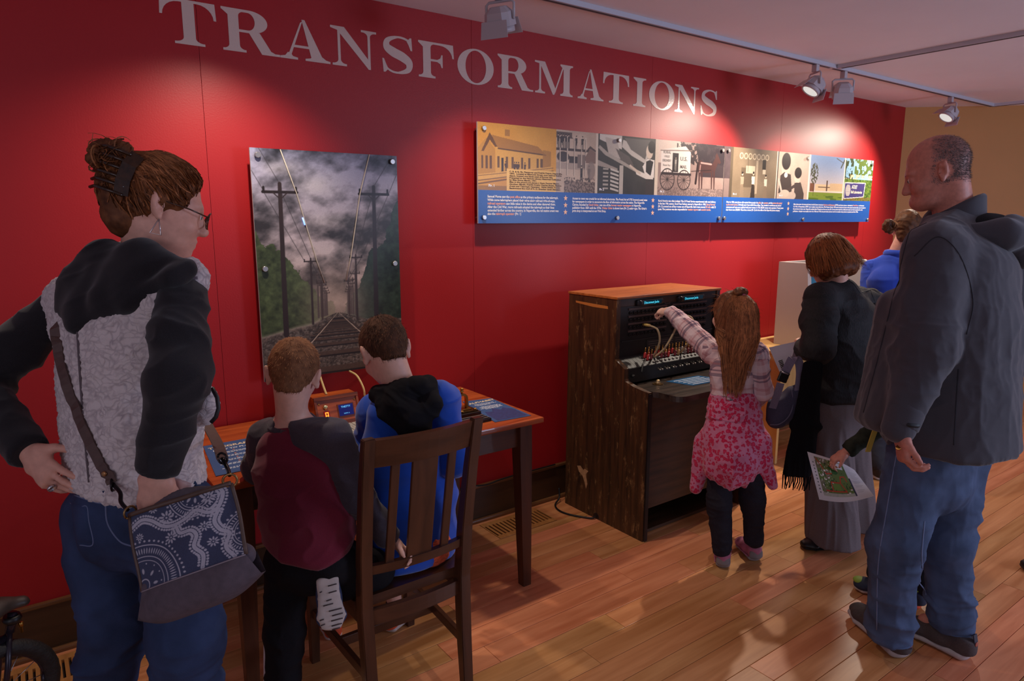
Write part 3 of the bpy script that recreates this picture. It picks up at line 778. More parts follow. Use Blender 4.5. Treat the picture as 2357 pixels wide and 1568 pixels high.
for wx, wr_ in ((3.215, .062), (3.365, .058)):
    c.circ(lx(wx), lz(1.835), wr_, .006, (34, 26, 26))
    for k in range(7):
        a = k * math.pi / 7; c.line((lx(wx) - wr_ * math.cos(a), lz(1.835) - wr_ * math.sin(a)), (lx(wx) + wr_ * math.cos(a), lz(1.835) + wr_ * math.sin(a)), .0025, (40, 32, 32))
c.rect(lx(3.16), lz(1.862), lx(3.43), lz(1.876), (52, 42, 42))
HB = (66, 42, 40)
c.ell(lx(3.575), lz(1.918), .078, .034, HB); c.ell(lx(3.515), lz(1.92), .034, .042, HB); c.poly([(lx(3.62), lz(1.93)), (lx(3.66), lz(1.985)), (lx(3.695), lz(1.975)), (lx(3.66), lz(1.90))], HB); c.poly([(lx(3.655), lz(1.995)), (lx(3.67), lz(2.012)), (lx(3.685), lz(1.995)), (lx(3.715), lz(1.955)), (lx(3.70), lz(1.943)), (lx(3.665), lz(1.965))], HB)
for q in (3.505, 3.53, 3.625, 3.65): c.line((lx(q), lz(1.91)), (lx(q) + .006, lz(1.79)), .019, HB, 1, .009)
c.line((lx(3.49), lz(1.94)), (lx(3.475), lz(1.82)), .018, (44, 30, 30)); c.line((lx(3.52), lz(1.945)), (lx(3.62), lz(1.94)), .010, (196, 160, 150), .7); c.line((lx(3.515), lz(1.93)), (lx(3.51), lz(1.89)), .010, (190, 150, 140), .6)
c.line((lx(3.43), lz(1.89)), (lx(3.62), lz(1.905)), .004, (36, 28, 28)); c.put((c.Y < lz(1.79)) & (c.Y > S) & (c.X > lx(3.13)) & (n_ > .45), (92, 76, 74), .6)
c.rect(0, 0, c.wm, S, BLUE)
c.grain(0.10)
hp1 = empty('history_panel', ((LX0 + LX1) / 2, -0.06, HZ0), 'left board of the long history panel with sepia depot, typesetter and mail wagon photographs', 'wall panel')
box('board', (LX0, -0.0645, HZ0), (LX1, -0.0555, HZ1), CORE, hp1, bev=0.0008)
c.sheet('print', (LX0 + 0.0004, -0.0652, HZ0 + 0.0004), (1, 0, 0), (0, 0, 1), PRINT, hp1)
# right board
RX0, RX1 = 3.753, 5.641
c = Cv(RX1 - RX0, HZ1 - HZ0, 520, 180, BLUE)
def lx(x): return x - RX0
sepia(c, 0, S, lx(3.812), Tp, (52, 42, 46), (96, 80, 80), 12, 4); c.rect(0, S, lx(3.81), lz(1.86), (126, 106, 100))
m = sepia(c, lx(3.812), S, lx(4.322), Tp, (88, 74, 58), (140, 122, 100), 4, 40)
c.rect(lx(3.812), S, lx(3.84), Tp, (60, 52, 42), .6)
c.rect(lx(3.90), lz(1.985), lx(4.25), lz(2.035), (120, 104, 84))
for k in range(7): c.circ(lx(3.925) + k * .047, lz(2.01), .017, .006, (196, 178, 150)); 
c.rect(lx(3.93), lz(1.81), lx(4.08), lz(1.935), (92, 78, 62)); c.rect(lx(3.98), lz(1.90), lx(4.08), lz(1.95), (184, 166, 140)); c.rect(lx(4.09), lz(1.77), lx(4.11), lz(1.985), (164, 146, 122)); c.rect(lx(4.16), lz(1.93), lx(4.20), lz(1.995), (48, 42, 36)); c.rect(lx(4.165), lz(1.90), lx(4.20), lz(1.93), (190, 174, 148))
c.line((lx(4.0), lz(1.91)), (lx(4.0), lz(2.0)), .004, (70, 58, 46))
for q, h_, b_, sk in ((3.945, .165, (150, 136, 114), (126, 108, 88)), (4.065, .17, (214, 198, 174), (52, 44, 38)), (4.205, .155, (210, 194, 170), (122, 104, 84))): c.person(lx(q), S, h_, b_, (206, 184, 156), sk)
c.rect(lx(4.322), S, lx(4.336), Tp, (206, 190, 172)); 
m = sepia(c, lx(4.345), S, lx(4.722), Tp, (164, 142, 126), (196, 172, 154), 5, 50); c.rect(lx(4.335), S, lx(4.345), Tp, (58, 48, 44))
c.ell(lx(4.435), lz(1.945), .052, .06, (200, 172, 152)); c.ell(lx(4.435), lz(1.998), .056, .06, (44, 36, 34)); c.poly([(lx(4.375), lz(1.90)), (lx(4.42), lz(1.925)), (lx(4.50), lz(1.91)), (lx(4.525), lz(1.79)), (lx(4.36), lz(1.78))], (66, 56, 52)); c.ell(lx(4.44), lz(1.905), .022, .018, (216, 200, 186))
c.line((lx(4.36), lz(1.87)), (lx(4.40), lz(1.79)), .02, (190, 172, 156)); c.ell(lx(4.585), lz(1.895), .040, .046, (204, 178, 158)); c.ell(lx(4.59), lz(1.925), .046, .040, (46, 38, 36)); c.poly([(lx(4.55), lz(1.855)), (lx(4.63), lz(1.86)), (lx(4.68), lz(1.78)), (lx(4.68), S), (lx(4.56), S)], (72, 60, 56)); c.line((lx(4.57), lz(1.84)), (lx(4.47), lz(1.80)), .022, (72, 60, 56)); c.ell(lx(4.44), lz(1.78), .06, .026, (188, 166, 148)); c.ell(lx(4.53), lz(1.765), .05, .03, (178, 158, 142))
c.rect(lx(4.722), S, lx(4.74), Tp, (226, 210, 192))
# laboratory photograph
gx = (c.X > lx(4.74)) & (c.X < lx(5.205)) & (c.Y >= S)
ty = np.clip((c.Y - lz(1.8)) / .25, 0, 1)[..., None]
c.put(gx, np.array((196, 172, 158)) * (1 - ty) + np.array((104, 132, 172)) * ty)
c.put(gx & (c.Y < lz(1.795)), (112, 128, 46)); c.put(gx & (c.Y < lz(1.775)) & (vn2(c.X * 20, c.Y * 60, 3) > .5), (70, 92, 34), .8)
c.rect(lx(4.76), lz(1.80), lx(5.20), lz(1.808), (206, 196, 180)); c.rect(lx(4.82), lz(1.806), lx(5.20), lz(1.855), (196, 168, 132)); c.rect(lx(5.02), lz(1.815), lx(5.20), lz(1.865), (186, 156, 120)); c.rect(lx(4.86), lz(1.83), lx(5.02), lz(1.838), (110, 90, 74)); c.rect(lx(4.97), lz(1.806), lx(4.988), lz(1.885), (84, 62, 52)); c.rect(lx(4.752), lz(1.80), lx(4.81), lz(1.86), (112, 72, 52))
c.line((lx(4.80), lz(1.77)), (lx(4.80), lz(1.92)), .004, (60, 48, 34)); tl = vn2(c.X * 90, c.Y * 90, 15)
c.put((((c.X - lx(4.80)) / .05) ** 2 + ((c.Y - lz(1.93)) / .075) ** 2 < 1) & (tl > .42) & gx, (62, 62, 40), .9)
c.line((lx(5.04), lz(1.86)), (lx(5.04), lz(1.91)), .003, (170, 160, 150)); c.line((lx(5.09), lz(2.05)), (lx(5.19), lz(2.02)), .006, (62, 56, 44)); c.line((lx(5.16), lz(1.985)), (lx(5.20), lz(2.04)), .012, (58, 60, 42))
c.rect(lx(5.205), S, lx(5.222), Tp, (224, 206, 184))
# sign photograph
gx = (c.X > lx(5.222)) & (c.Y >= S)
c.put(gx, (128, 164, 186)); tl = fbm(c.X * 34, c.Y * 34, 81, 4)
c.put(gx & (c.Y > lz(1.905)) & (np.abs(c.X - lx(5.27)) < .07) & (tl > .40), (50, 62, 34)); c.put(gx & (c.Y > lz(1.92)) & (c.X > lx(5.36)) & (tl > .46), (78, 96, 44)); c.put(gx & (c.Y > lz(1.89)) & (c.Y < lz(1.94)) & (tl > .55), (206, 184, 140))
c.put(gx & (c.Y < lz(1.905)), (58, 82, 36)); c.put(gx & (c.Y < lz(1.905)) & (vn2(c.X * 120, c.Y * 120, 9) > .55), (96, 118, 48)); c.put(gx & (c.Y < lz(1.77)) & (vn2(c.X * 140, c.Y * 140, 19) > .4), (112, 92, 50))
c.poly([(lx(5.23), lz(1.755)), (lx(5.53), lz(1.772)), (lx(5.545), lz(1.885)), (lx(5.228), lz(1.88))], (214, 204, 190)); c.poly([(lx(5.236), lz(1.76)), (lx(5.522), lz(1.777)), (lx(5.535), lz(1.878)), (lx(5.234), lz(1.873))], (62, 56, 104))
for k in range(11):
    yy = lz(1.782) + k * .0078; hw = .036 * math.sqrt(max(0, 1 - ((k - 5) / 5.8) ** 2)); c.line((lx(5.285) - hw, yy), (lx(5.285) + hw, yy), .0048, (216, 204, 178))
c.rect(0, 0, c.wm, S, BLUE); c.grain(0.10)
hp2 = empty('history_panel', ((RX0 + RX1) / 2, -0.06, HZ0), 'right board of the long history panel with switchboard operators and laboratory photographs', 'wall panel')
box('board', (RX0, -0.0645, HZ0), (RX1, -0.0555, HZ1), CORE, hp2, bev=0.0008)
c.sheet('print', (RX0 + 0.0004, -0.0652, HZ0 + 0.0004), (1, 0, 0), (0, 0, 1), PRINT, hp2)
INKW = M('white_ink', (224, 220, 224), 0.4); INKS = M('salmon_ink', (232, 158, 138), 0.4); INKK = M('typewriter_ink', (82, 52, 30), 0.5); INKG = M('grey_ink', (92, 80, 70), 0.5)
STAR = M('peach_star', (236, 182, 152), 0.4)
EX, EZ = (1, 0, 0), (0, 0, 1)
def ptext(par, body, x, z, width, size, mat=None, hl=(), space=1.0, bold=0.0):
    o = text('printed_text', body, (0, 0, 0), EX, EZ, size, mat or INKW, par, INKS, hl, space=space, bold=bold)
    xs = [v.co.x for v in o.data.vertices]; k = width / (max(xs) - min(xs)); x0 = min(xs)
    for v in o.data.vertices: v.co = (x + (v.co.x - x0) * k, -0.0658, z + v.co.z)
    return o
ptext(hp1, 'Samuel Morse saw the post office as the primary audience for the telegraph.\nWhile some telegraphers placed their wires along railroad right-of-ways,\nrailroad operators saw little value in the device and often damaged them.\nAfter the Civil War, more railroads adopted the telegraph as their lines\nextended further across the country. In Naperville, the rail station agent was\nalso the telegraph operator (Fig. 1)', 1.917, 1.706, 0.456, 0.0165, hl=('post office', 'railroad operators', 'telegraph operator'), space=1.02, bold=0.0006)
ptext(hp1, 'Access to news was crucial for an informed electorate. The Postal Act of 1792 lowered postal rates\nfor newspapers in order to encourage the flow of information across the nation. The Naperville\nClarion, founded by David Givler, was one of the longest running newspapers in Naperville,\npublishing from 1869 until the 1970s. Walter Givler is shown here (Fig. 2) setting type. The Givler\'s\nprint shop is interpreted at our Print Shop.', 2.468, 1.706, 0.581, 0.0165, hl=('David Givler', 'longest running newspapers', 'Walter Givler'), bold=0.0006)
ptext(hp1, 'Rural America was often isolated. The US Postal Service experimented with rural delivery\nin the late 19th century. Rural Free Delivery started in Naperville in 1900. Benny Bergner\n(Fig. 3) covered one of four routes out of Naperville. Each route covered 25 miles with 75\nspots. The postman was also responsible for weather reports and counting stocks.', 3.143, 1.704, 0.541, 0.0165, hl=('Benny Bergner', '25 miles', 'weather reports', 'counting stocks'), bold=0.0006)
ptext(hp2, 'Prior to 1920, most phone calls required three people: the caller, the operator, and the person who picked\nup the ringing phone. Originally young boys staffed these offices. They resulted in roughhouse and rude of\ncustomers and were soon replaced with young women. In 1910, 80,000 women were operators. Twenty years\nlater there were 230,000. These three women (Fig. 4) sit in the office of the Naperville phone company.', 3.791, 1.706, 0.645, 0.0165, hl=('caller', 'operator', 'person who picked', 'up the ringing phone'), bold=0.0006)
ptext(hp2, 'After three years of commercial tests, the Bell System introduced dual-tone multi-frequency (DTMF) push-button phones - advertised as Touch-Tone - on November\n18, 1963, in Pennsylvania. DTMF was to replace rotary-dial phones. The Western Electric 1500 series included ten buttons with adopted extended after years of testing in\nthe services to lower cost. Naperville resident Beth Wheelock and her son Larry (Fig. 5) were photographed by a Bell photographer and trial test phone for a trial\npublication. Adopting was steadily during the 1960s and 1970s, but push-button phones would not overtake rotary phones in popularity until the 1980s.', 4.556, 1.702, 1.02, 0.0150, hl=('dual-tone multi-frequency', 'Touch-Tone'), space=1.1, bold=0.0005)
ptext(hp1, 'C. B. & Q. Ry. Passenger and Freight Depot, Naperville,\n1894.  Located at Ellsworth Street, now used as freight\ndepot, located one block west of former site.\nPresented to the Nichols Library Historical Collection\nby Miss Emma Martin, 1951.\nMen in the picture are James J. Hunt, Former Mayor,\nAbraham Martin, Freight Agent; Charles Boyer, Station\nAgent and Telegraph Operator.  Night Water Tower.\nBackground the roof of A. D. Boecker Grain Elevator.', 2.050, 1.832, 0.345, 0.0102, INKK, bold=0.0004)
for q, x in (('Fig. 1', 1.925), ('Fig. 2', 2.665), ('Fig. 3', 3.155)): ptext(hp1, q, x, 1.758, 0.034, 0.016, bold=0.0006)
for q, x in (('Fig. 4', 3.855), ('Fig. 5', 4.375)): ptext(hp2, q, x, 1.758, 0.036, 0.016, bold=0.0006)
ptext(hp1, 'RURAL', 3.175, 1.985, 0.065, 0.021, INKG, bold=0.0004); ptext(hp1, 'FREE', 3.185, 1.962, 0.045, 0.017, INKG); ptext(hp1, 'DELIVERY', 3.170, 1.938, 0.075, 0.019, INKG, bold=0.0004); ptext(hp1, 'Route No.1', 3.175, 1.912, 0.068, 0.018, INKG)
ptext(hp1, 'U.S.', 3.325, 1.950, 0.065, 0.032, INKG, bold=0.0008); ptext(hp1, 'MAIL', 3.327, 1.905, 0.060, 0.027, INKG, bold=0.0006)
CREAMINK = M('cream_ink', (232, 216, 188), 0.4)
ptext(hp2, 'AT&T', 5.335, 1.835, 0.085, 0.038, CREAMINK, bold=0.001); ptext(hp2, 'Bell Laboratories', 5.333, 1.800, 0.165, 0.03, CREAMINK, bold=0.0006)
def star(x, z, r, par):
    pts = [(x + (r if k % 2 == 0 else r * .42) * math.sin(k * math.pi / 5), z + (r if k % 2 == 0 else r * .42) * math.cos(k * math.pi / 5)) for k in range(10)]
    prism('star', pts, lambda u, v, d: Vector((u, d, v)), STAR, par, -0.0658, -0.0653)
for par, x in ((hp1, 2.421), (hp1, 3.098), (hp2, 4.495)):
    for k in range(3): star(x, 1.711 - k * 0.0365, 0.0155, par)
for par, x, z in ((hp1, 1.896, 2.031), (hp1, 1.893, 1.609), (hp1, 2.802, 2.033), (hp1, 2.803, 1.608), (hp1, 3.718, 2.031), (hp1, 3.715, 1.607), (hp2, 3.780, 2.033), (hp2, 3.770, 1.607), (hp2, 4.693, 2.031), (hp2, 4.683, 1.600), (hp2, 5.611, 2.031), (hp2, 5.611, 1.598)):
    standoff(x, z, par)

# ================================================================== desk and what stands on it
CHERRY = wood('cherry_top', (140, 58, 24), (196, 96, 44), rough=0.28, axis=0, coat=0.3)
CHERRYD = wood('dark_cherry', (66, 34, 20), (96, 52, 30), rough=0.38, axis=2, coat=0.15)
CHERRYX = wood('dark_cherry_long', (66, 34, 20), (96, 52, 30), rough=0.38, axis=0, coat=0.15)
DT = 0.765
desk = empty('writing_desk', (1.11, -0.36, 0), 'dark cherry desk with tapered legs under the railway poster', 'desk')
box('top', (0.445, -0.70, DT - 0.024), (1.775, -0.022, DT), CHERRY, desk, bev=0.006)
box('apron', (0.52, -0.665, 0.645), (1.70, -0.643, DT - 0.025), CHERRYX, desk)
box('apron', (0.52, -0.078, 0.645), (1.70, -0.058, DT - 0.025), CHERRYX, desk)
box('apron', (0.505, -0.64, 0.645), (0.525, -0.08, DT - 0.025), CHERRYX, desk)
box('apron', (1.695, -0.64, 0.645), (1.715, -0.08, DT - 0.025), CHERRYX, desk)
def leg4(name, x, y, z1, w0, w1, par, sx, sy, mat):
    """square leg tapered on its two inner faces"""
    bm = bmesh.new(); R_ = []
    for z, w in ((0, w1), (z1 * 0.82, w0), (z1, w0)):
        xa, xb = (x - w0 / 2, x - w0 / 2 + w) if sx < 0 else (x + w0 / 2 - w, x + w0 / 2)
        ya, yb = (y - w0 / 2, y - w0 / 2 + w) if sy < 0 else (y + w0 / 2 - w, y + w0 / 2)
        R_.append([bm.verts.new(p) for p in ((xa, ya, z), (xb, ya, z), (xb, yb, z), (xa, yb, z))])
    for a, b_ in zip(R_[:-1], R_[1:]):
        for k in range(4): bm.faces.new((a[k], a[(k + 1) % 4], b_[(k + 1) % 4], b_[k]))
    bm.faces.new(R_[0][::-1]); bm.faces.new(R_[-1])
    bmesh.ops.bevel(bm, geom=[e for e in bm.edges if abs(e.verts[0].co.z - e.verts[1].co.z) > 0.05], offset=0.002, segments=1, affect='EDGES')
    return from_bm(name, bm, mat, par)
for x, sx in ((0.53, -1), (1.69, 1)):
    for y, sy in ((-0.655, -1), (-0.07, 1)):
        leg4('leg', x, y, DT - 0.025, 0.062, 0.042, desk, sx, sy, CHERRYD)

# telegraph trainer box with screen and red segment letter
REDWOOD = wood('red_stained_wood', (120, 44, 14), (206, 100, 44), rough=0.3, axis=0, scale=1.2, coat=0.4)
DARKEDGE = wood('box_moulding', (84, 34, 14), (150, 68, 30), rough=0.35, axis=0)
tb = empty('telegraph_box', (1.02, -0.26, DT), 'small red-stained wooden telegraph box with a blue screen and glowing letter A', 'box')
bx = prism('case', [(-0.185, DT), (-0.305, DT), (-0.30, DT + 0.018), (-0.262, DT + 0.118), (-0.185, DT + 0.118)], lambda u, v, d: Vector((d, u, v)), REDWOOD, tb, 0.930, 1.112)
ff0 = Vector((0.930, -0.301, DT + 0.016)); fu = Vector((0, 0.038, 0.102)).normalized(); fx = Vector((1, 0, 0)); fn = fx.cross(fu)
def fpt(u, v, d=0.0): return ff0 + fx * u + fu * v + fn * d
def fbox(name, u0, v0, u1, v1, d0, d1, mat, par):
    return prism(name, [(u0, v0), (u1, v0), (u1, v1), (u0, v1)], lambda u, v, d: fpt(u, v, d), mat, par, d0, d1)
fbox('moulding', -0.003, 0.097, 0.185, 0.112, -0.004, 0.007, DARKEDGE, tb)
fbox('moulding', -0.003, -0.014, 0.185, 0.004, -0.004, 0.007, DARKEDGE, tb)
fbox('moulding', -0.003, 0.004, 0.006, 0.097, -0.004, 0.005, DARKEDGE, tb)
fbox('moulding', 0.176, 0.004, 0.185, 0.097, -0.004, 0.005, DARKEDGE, tb)
SCR = M('blue_screen', (8, 18, 96), 0.25, emit=(10, 20, 120), estr=0.22)
CYAN = M('screen_cyan', (90, 170, 235), 0.4, emit=(100, 190, 250), estr=0.7)
fbox('screen_bezel', 0.090, 0.018, 0.160, 0.072, 0.0, 0.003, DARKEDGE, tb)
scr = fbox('screen', 0.094, 0.022, 0.156, 0.068, 0.003, 0.0035, SCR, tb)
text('screen_text', 'THETTY', fpt(0.125, 0.055, 0.0042), fx, fu, 0.011, CYAN, scr, align='CENTER', bold=0.0002)
text('screen_text', 'WPM 4', fpt(0.125, 0.028, 0.0042), fx, fu, 0.008, CYAN, scr, align='CENTER')
fbox('segment_window', 0.030, 0.012, 0.054, 0.052, 0.0, 0.0025, M('segment_red_glass', (120, 16, 10), 0.2, emit=(160, 20, 8), estr=0.18), tb)
SEG = M('segment_glow', (255, 150, 60), 0.4, emit=(255, 120, 30), estr=3.0)
seg = empty('segment_letter', tuple(fpt(0.042, 0.032, 0.003)));
seg.parent = tb; seg.matrix_parent_inverse = Matrix.Translation(-tb.location)
bm = bmesh.new()
for u0, v0, u1, v1 in ((0.0355, 0.0165, 0.0385, 0.0465), (0.0455, 0.0165, 0.0485, 0.0465), (0.0355, 0.0440, 0.0485, 0.0470), (0.0355, 0.0305, 0.0485, 0.0335)):
    q = [bm.verts.new(fpt(u, v, d)) for d in (0.0026, 0.0036) for u, v in ((u0, v0), (u1, v0), (u1, v1), (u0, v1))]
    for f_ in ((3, 2, 1, 0), (4, 5, 6, 7), (0, 1, 5, 4), (1, 2, 6, 5), (2, 3, 7, 6), (3, 0, 4, 7)): bm.faces.new([q[i] for i in f_])
bpy.data.objects.remove(seg)
from_bm('segment_letter', bm, SEG, tb)
BRASS = M('aged_brass', (176, 128, 62), 0.32, metal=0.9, var=0.25, vscale=60)
DBRASS = M('dark_brass', (96, 70, 38), 0.4, metal=0.85, var=0.3, vscale=60)
lathe('knob', [(0.008, 0), (0.0095, 0.004), (0.0085, 0.009), (0.004, 0.0115)], fpt(0.040, 0.068), M('pale_brass_knob', (206, 196, 150), 0.25, metal=0.8), tb, axis=fn, n=16)
for u, v in ((0.168, 0.083), (0.016, 0.083)): lathe('screw', [(0.0035, 0), (0.0035, 0.0014), (0.0025, 0.002)], fpt(u, v), BRASS, tb, axis=fn, n=10)
# braided cords from the poster
CORD = M('gold_braided_cord', (206, 176, 116), 0.6, var=0.45, vscale=700, bump=0.8, bscale=700)
cd = tube('braided_cord', spline([(0.998, -0.225, DT + 0.119), (0.997, -0.20, DT + 0.145), (1.0, -0.15, DT + 0.19), (1.03, -0.075, 0.934)], 8), 0.0045, CORD)
tag(cd, 'gold braided cord from the railway poster down to the wooden telegraph box', 'cord')
cd = tube('braided_cord', spline([(1.177, -0.20, DT + 0.08), (1.175, -0.195, DT + 0.115), (1.168, -0.15, DT + 0.16), (1.165, -0.075, 0.934)], 8), 0.0045, CORD)
tag(cd, 'gold braided cord from the railway poster down to the brass post on the desk', 'cord')
bp_ = empty('binding_post', (1.177, -0.20, DT), 'small dark brass binding post on the desk beside the telegraph box', 'binding post')
lathe('base', [(0.018, 0), (0.018, 0.006), (0.012, 0.010), (0.008, 0.014)], (1.177, -0.20, DT), DBRASS, bp_)
lathe('post', [(0.006, 0.012), (0.006, 0.03), (0.011, 0.036), (0.011, 0.05), (0.006, 0.056), (0.009, 0.062), (0.009, 0.074), (0.005, 0.082)], (1.177, -0.20, DT), DBRASS, bp_)
lathe('wing_screw', [(0.004, 0), (0.004, 0.018), (0.009, 0.02), (0.009, 0.026)], (1.177, -0.20, DT + 0.042), DBRASS, bp_, axis=(-1, 0.2, 0))
# letter keyboard in front of the box
KEYC = M('key_grey', (166, 158, 148), 0.5); KEYB = M('keyboard_plate', (120, 112, 104), 0.5); INKB = M('key_ink', (46, 40, 38), 0.6)
kb = empty('keyboard', (0.94, -0.42, DT), 'grey letter keyboard in front of the telegraph box', 'keyboard')
box('plate', (0.79, -0.505, DT), (1.085, -0.335, DT + 0.012), KEYB, kb, bev=0.003)
kmesh = None
for r, row in enumerate(('QWERTYUIOP', 'ASDFGHJKL;', 'ZXCVBNM,.?', '1234567890')):
    for q, ch in enumerate(row):
        x0 = 0.797 + q * 0.0282 + 0.0; y0 = -0.3795 - r * 0.0395
        if kmesh is None:
            bm = bmesh.new(); bm_box(bm, (0, 0, 0), (0.0255, 0.036, 0.007), 0.0016)
            k_ = from_bm('key', bm, KEYC, kb); kmesh = k_.data
        else:
            k_ = put(bpy.data.objects.new('key', kmesh), kb)
        k_.location = (x0, y0, DT + 0.012)
        if x0 > 0.93 and r < 3:
            t_ = text('key_letter', ch, (0, 0, 0), (1, 0, 0), (0, 1, 0), 0.016, INKB, k_, align='CENTER', res=1)
            t_.location = (0.0128, 0.012, 0.0073)
# brass sounder
sd = empty('telegraph_sounder', (1.505, -0.46, DT), 'antique brass telegraph sounder with an arch on the desk', 'telegraph sounder')
box('base', (1.425, -0.515, DT), (1.575, -0.405, DT + 0.018), M('sounder_base', (44, 32, 26), 0.35), sd, bev=0.003)
box('base_plate', (1.435, -0.505, DT + 0.018), (1.565, -0.415, DT + 0.024), DBRASS, sd, bev=0.001)
box('plinth', (1.468, -0.490, DT + 0.024), (1.540, -0.430, DT + 0.031), BRASS, sd, bev=0.001)
bm = bmesh.new()
aw = [(1.476, DT + 0.03), (1.478, DT + 0.07)] + [(1.504 - 0.026 * math.cos(a * math.pi / 8), DT + 0.075 + 0.024 * math.sin(a * math.pi / 8)) for a in range(9)] + [(1.530, DT + 0.07), (1.532, DT + 0.03)]
wi = [(1.486, DT + 0.03), (1.487, DT + 0.07)] + [(1.504 - 0.017 * math.cos(a * math.pi / 8), DT + 0.073 + 0.016 * math.sin(a * math.pi / 8)) for a in range(9)] + [(1.521, DT + 0.07), (1.522, DT + 0.03)]
for y in (-0.478, -0.466):
    pass
V0 = [[bm.verts.new((x, y, z)) for x, z in L_] for y in (-0.480, -0.464) for L_ in (aw, wi)]
for i in range(len(aw) - 1):
    a, b_, c_, d_ = V0
    bm.faces.new((a[i], a[i + 1], b_[i + 1], b_[i])); bm.faces.new((c_[i], d_[i], d_[i + 1], c_[i + 1]))
    bm.faces.new((a[i], c_[i], c_[i + 1], a[i + 1])); bm.faces.new((b_[i], b_[i + 1], d_[i + 1], d_[i]))
from_bm('arch', bm, BRASS, sd)
lathe('finial', [(0.005, 0), (0.005, 0.006), (0.009, 0.008), (0.009, 0.011), (0.005, 0.014), (0.007, 0.018), (0.007, 0.022), (0.003, 0.026)], (1.504, -0.472, DT + 0.097), BRASS, sd)
for x, y in ((1.463, -0.435), (1.452, -0.468)):
    lathe('coil', [(0.016, 0), (0.016, 0.004), (0.0145, 0.005), (0.0145, 0.056), (0.016, 0.057), (0.016, 0.061), (0.007, 0.063), (0.007, 0.07), (0.010, 0.072), (0.010, 0.078), (0.005, 0.084), (0.007, 0.09), (0.004, 0.094)], (x, y, DT + 0.024), DBRASS, sd)
tube('lever', [(1.425, -0.452, DT + 0.108), (1.45, -0.453, DT + 0.104), (1.475, -0.455, DT + 0.107)], 0.004, BRASS, sd)
for x, y in ((1.555, -0.425), (1.555, -0.495), (1.485, -0.500)): lathe('terminal', [(0.007, 0), (0.007, 0.004), (0.004, 0.007)], (x, y, DT + 0.024), BRASS, sd, n=12)
kbk = empty('telegraph_key_base', (1.46, -0.575, DT), 'black ridged strip lying in front of the brass sounder', 'telegraph key')
box('block', (1.33, -0.615, DT), (1.56, -0.545, DT + 0.014), M('black_lacquer', (18, 15, 15), 0.3), kbk, bev=0.002)
for k in range(3): box('ridge', (1.335, -0.605 + k * 0.022, DT + 0.014), (1.555, -0.599 + k * 0.022, DT + 0.0165), M('grey_ridge', (110, 104, 100), 0.4), kbk, bev=0.0005)
# blue cards
CARD = M('blue_card', (50, 92, 140), 0.4, var=0.08, vscale=30); CARDW = M('card_cream', (236, 214, 176), 0.5); CARDW2 = M('card_white', (206, 212, 224), 0.5); CARDD = M('card_engraving', (44, 58, 110), 0.5, var=0.3, vscale=70)
def card(name, pts, label):
    e = empty(name, pts[0], label, 'card')
    loop = [(p[0], p[1]) for p in pts]
    prism('sheet', loop, lambda u, v, d: Vector((u, v, d)), CARD, e, DT + 0.0002, DT + 0.0022)
    return e
c1 = card('instruction_card', [(1.560, -0.640, 0), (1.742, -0.652, 0), (1.765, -0.312, 0), (1.622, -0.286, 0)], 'blue card headed ALPHABET at the right end of the desk')
c1u = Vector((1, 0.03, 0)).normalized(); c1v = Vector((0.10, 1, 0)).normalized()
def crd(a, b_): return Vector((1.570, -0.636, DT + 0.0026)) + Vector((0.164, -0.010, 0)) * a + Vector((0.045, 0.335, 0)) * b_
def greek(par, fn, lines, mat, h=0.017, seed=1):
    """print too small to read: rows of word-length marks"""
    g = random.Random(seed); bm = bmesh.new()
    for b_, a0, a1 in lines:
        x = a0
        while x < a1:
            w = min(g.uniform(0.03, 0.11), a1 - x)
            bm.faces.new([bm.verts.new(fn(u, v)) for u, v in ((x, b_), (x + w, b_), (x + w, b_ + h), (x, b_ + h))]); x += w + 0.018
    from_bm('printed_text', bm, mat, par)
text('printed_text', 'ALPHABET', crd(0.5, 0.87), c1u, c1v, 0.030, CARDW, c1, align='CENTER', bold=0.0007)
greek(c1, crd, [(0.80, 0.18, 0.80), (0.765, 0.15, 0.84), (0.73, 0.20, 0.62), (0.66, 0.24, 0.78), (0.63, 0.16, 0.86), (0.60, 0.20, 0.80), (0.57, 0.14, 0.84), (0.54, 0.26, 0.70)], CARDW2)
ev = [(1.580, -0.632), (1.732, -0.642), (1.741, -0.52), (1.716, -0.475), (1.690, -0.50), (1.668, -0.46), (1.640, -0.505), (1.61, -0.49), (1.592, -0.54)]
prism('engraving', ev, lambda u, v, d: Vector((u, v, d)), CARDD, c1, DT + 0.0021, DT + 0.0024)
c2 = card('instruction_card', [(0.470, -0.600, 0), (0.655, -0.598, 0), (0.690, -0.252, 0), (0.505, -0.254, 0)], 'blue card headed TELEGRAPH, HOW TO PLAY at the left end of the desk')
def cre(a, b_): return Vector((0.478, -0.592, DT + 0.0026)) + Vector((0.172, 0.0, 0)) * a + Vector((0.033, 0.335, 0)) * b_
text('printed_text', 'TELEGRAPH', cre(0.5, 0.84), (1, 0, 0), c1v, 0.030, CARDW, c2, align='CENTER', bold=0.0008)
text('printed_text', 'HOW TO PLAY', cre(0.5, 0.745), (1, 0, 0), c1v, 0.020, CARDW2, c2, align='CENTER', bold=0.0007)
for k in range(5):
    greek(c2, cre, [(0.69 - k * 0.13, 0.48, 0.52)], M('card_orange', (214, 132, 96), 0.5), 0.022)
    greek(c2, cre, [(0.652 - k * 0.13, 0.12, 0.88), (0.624 - k * 0.13, 0.22, 0.78)], CARDW2, 0.015, k)

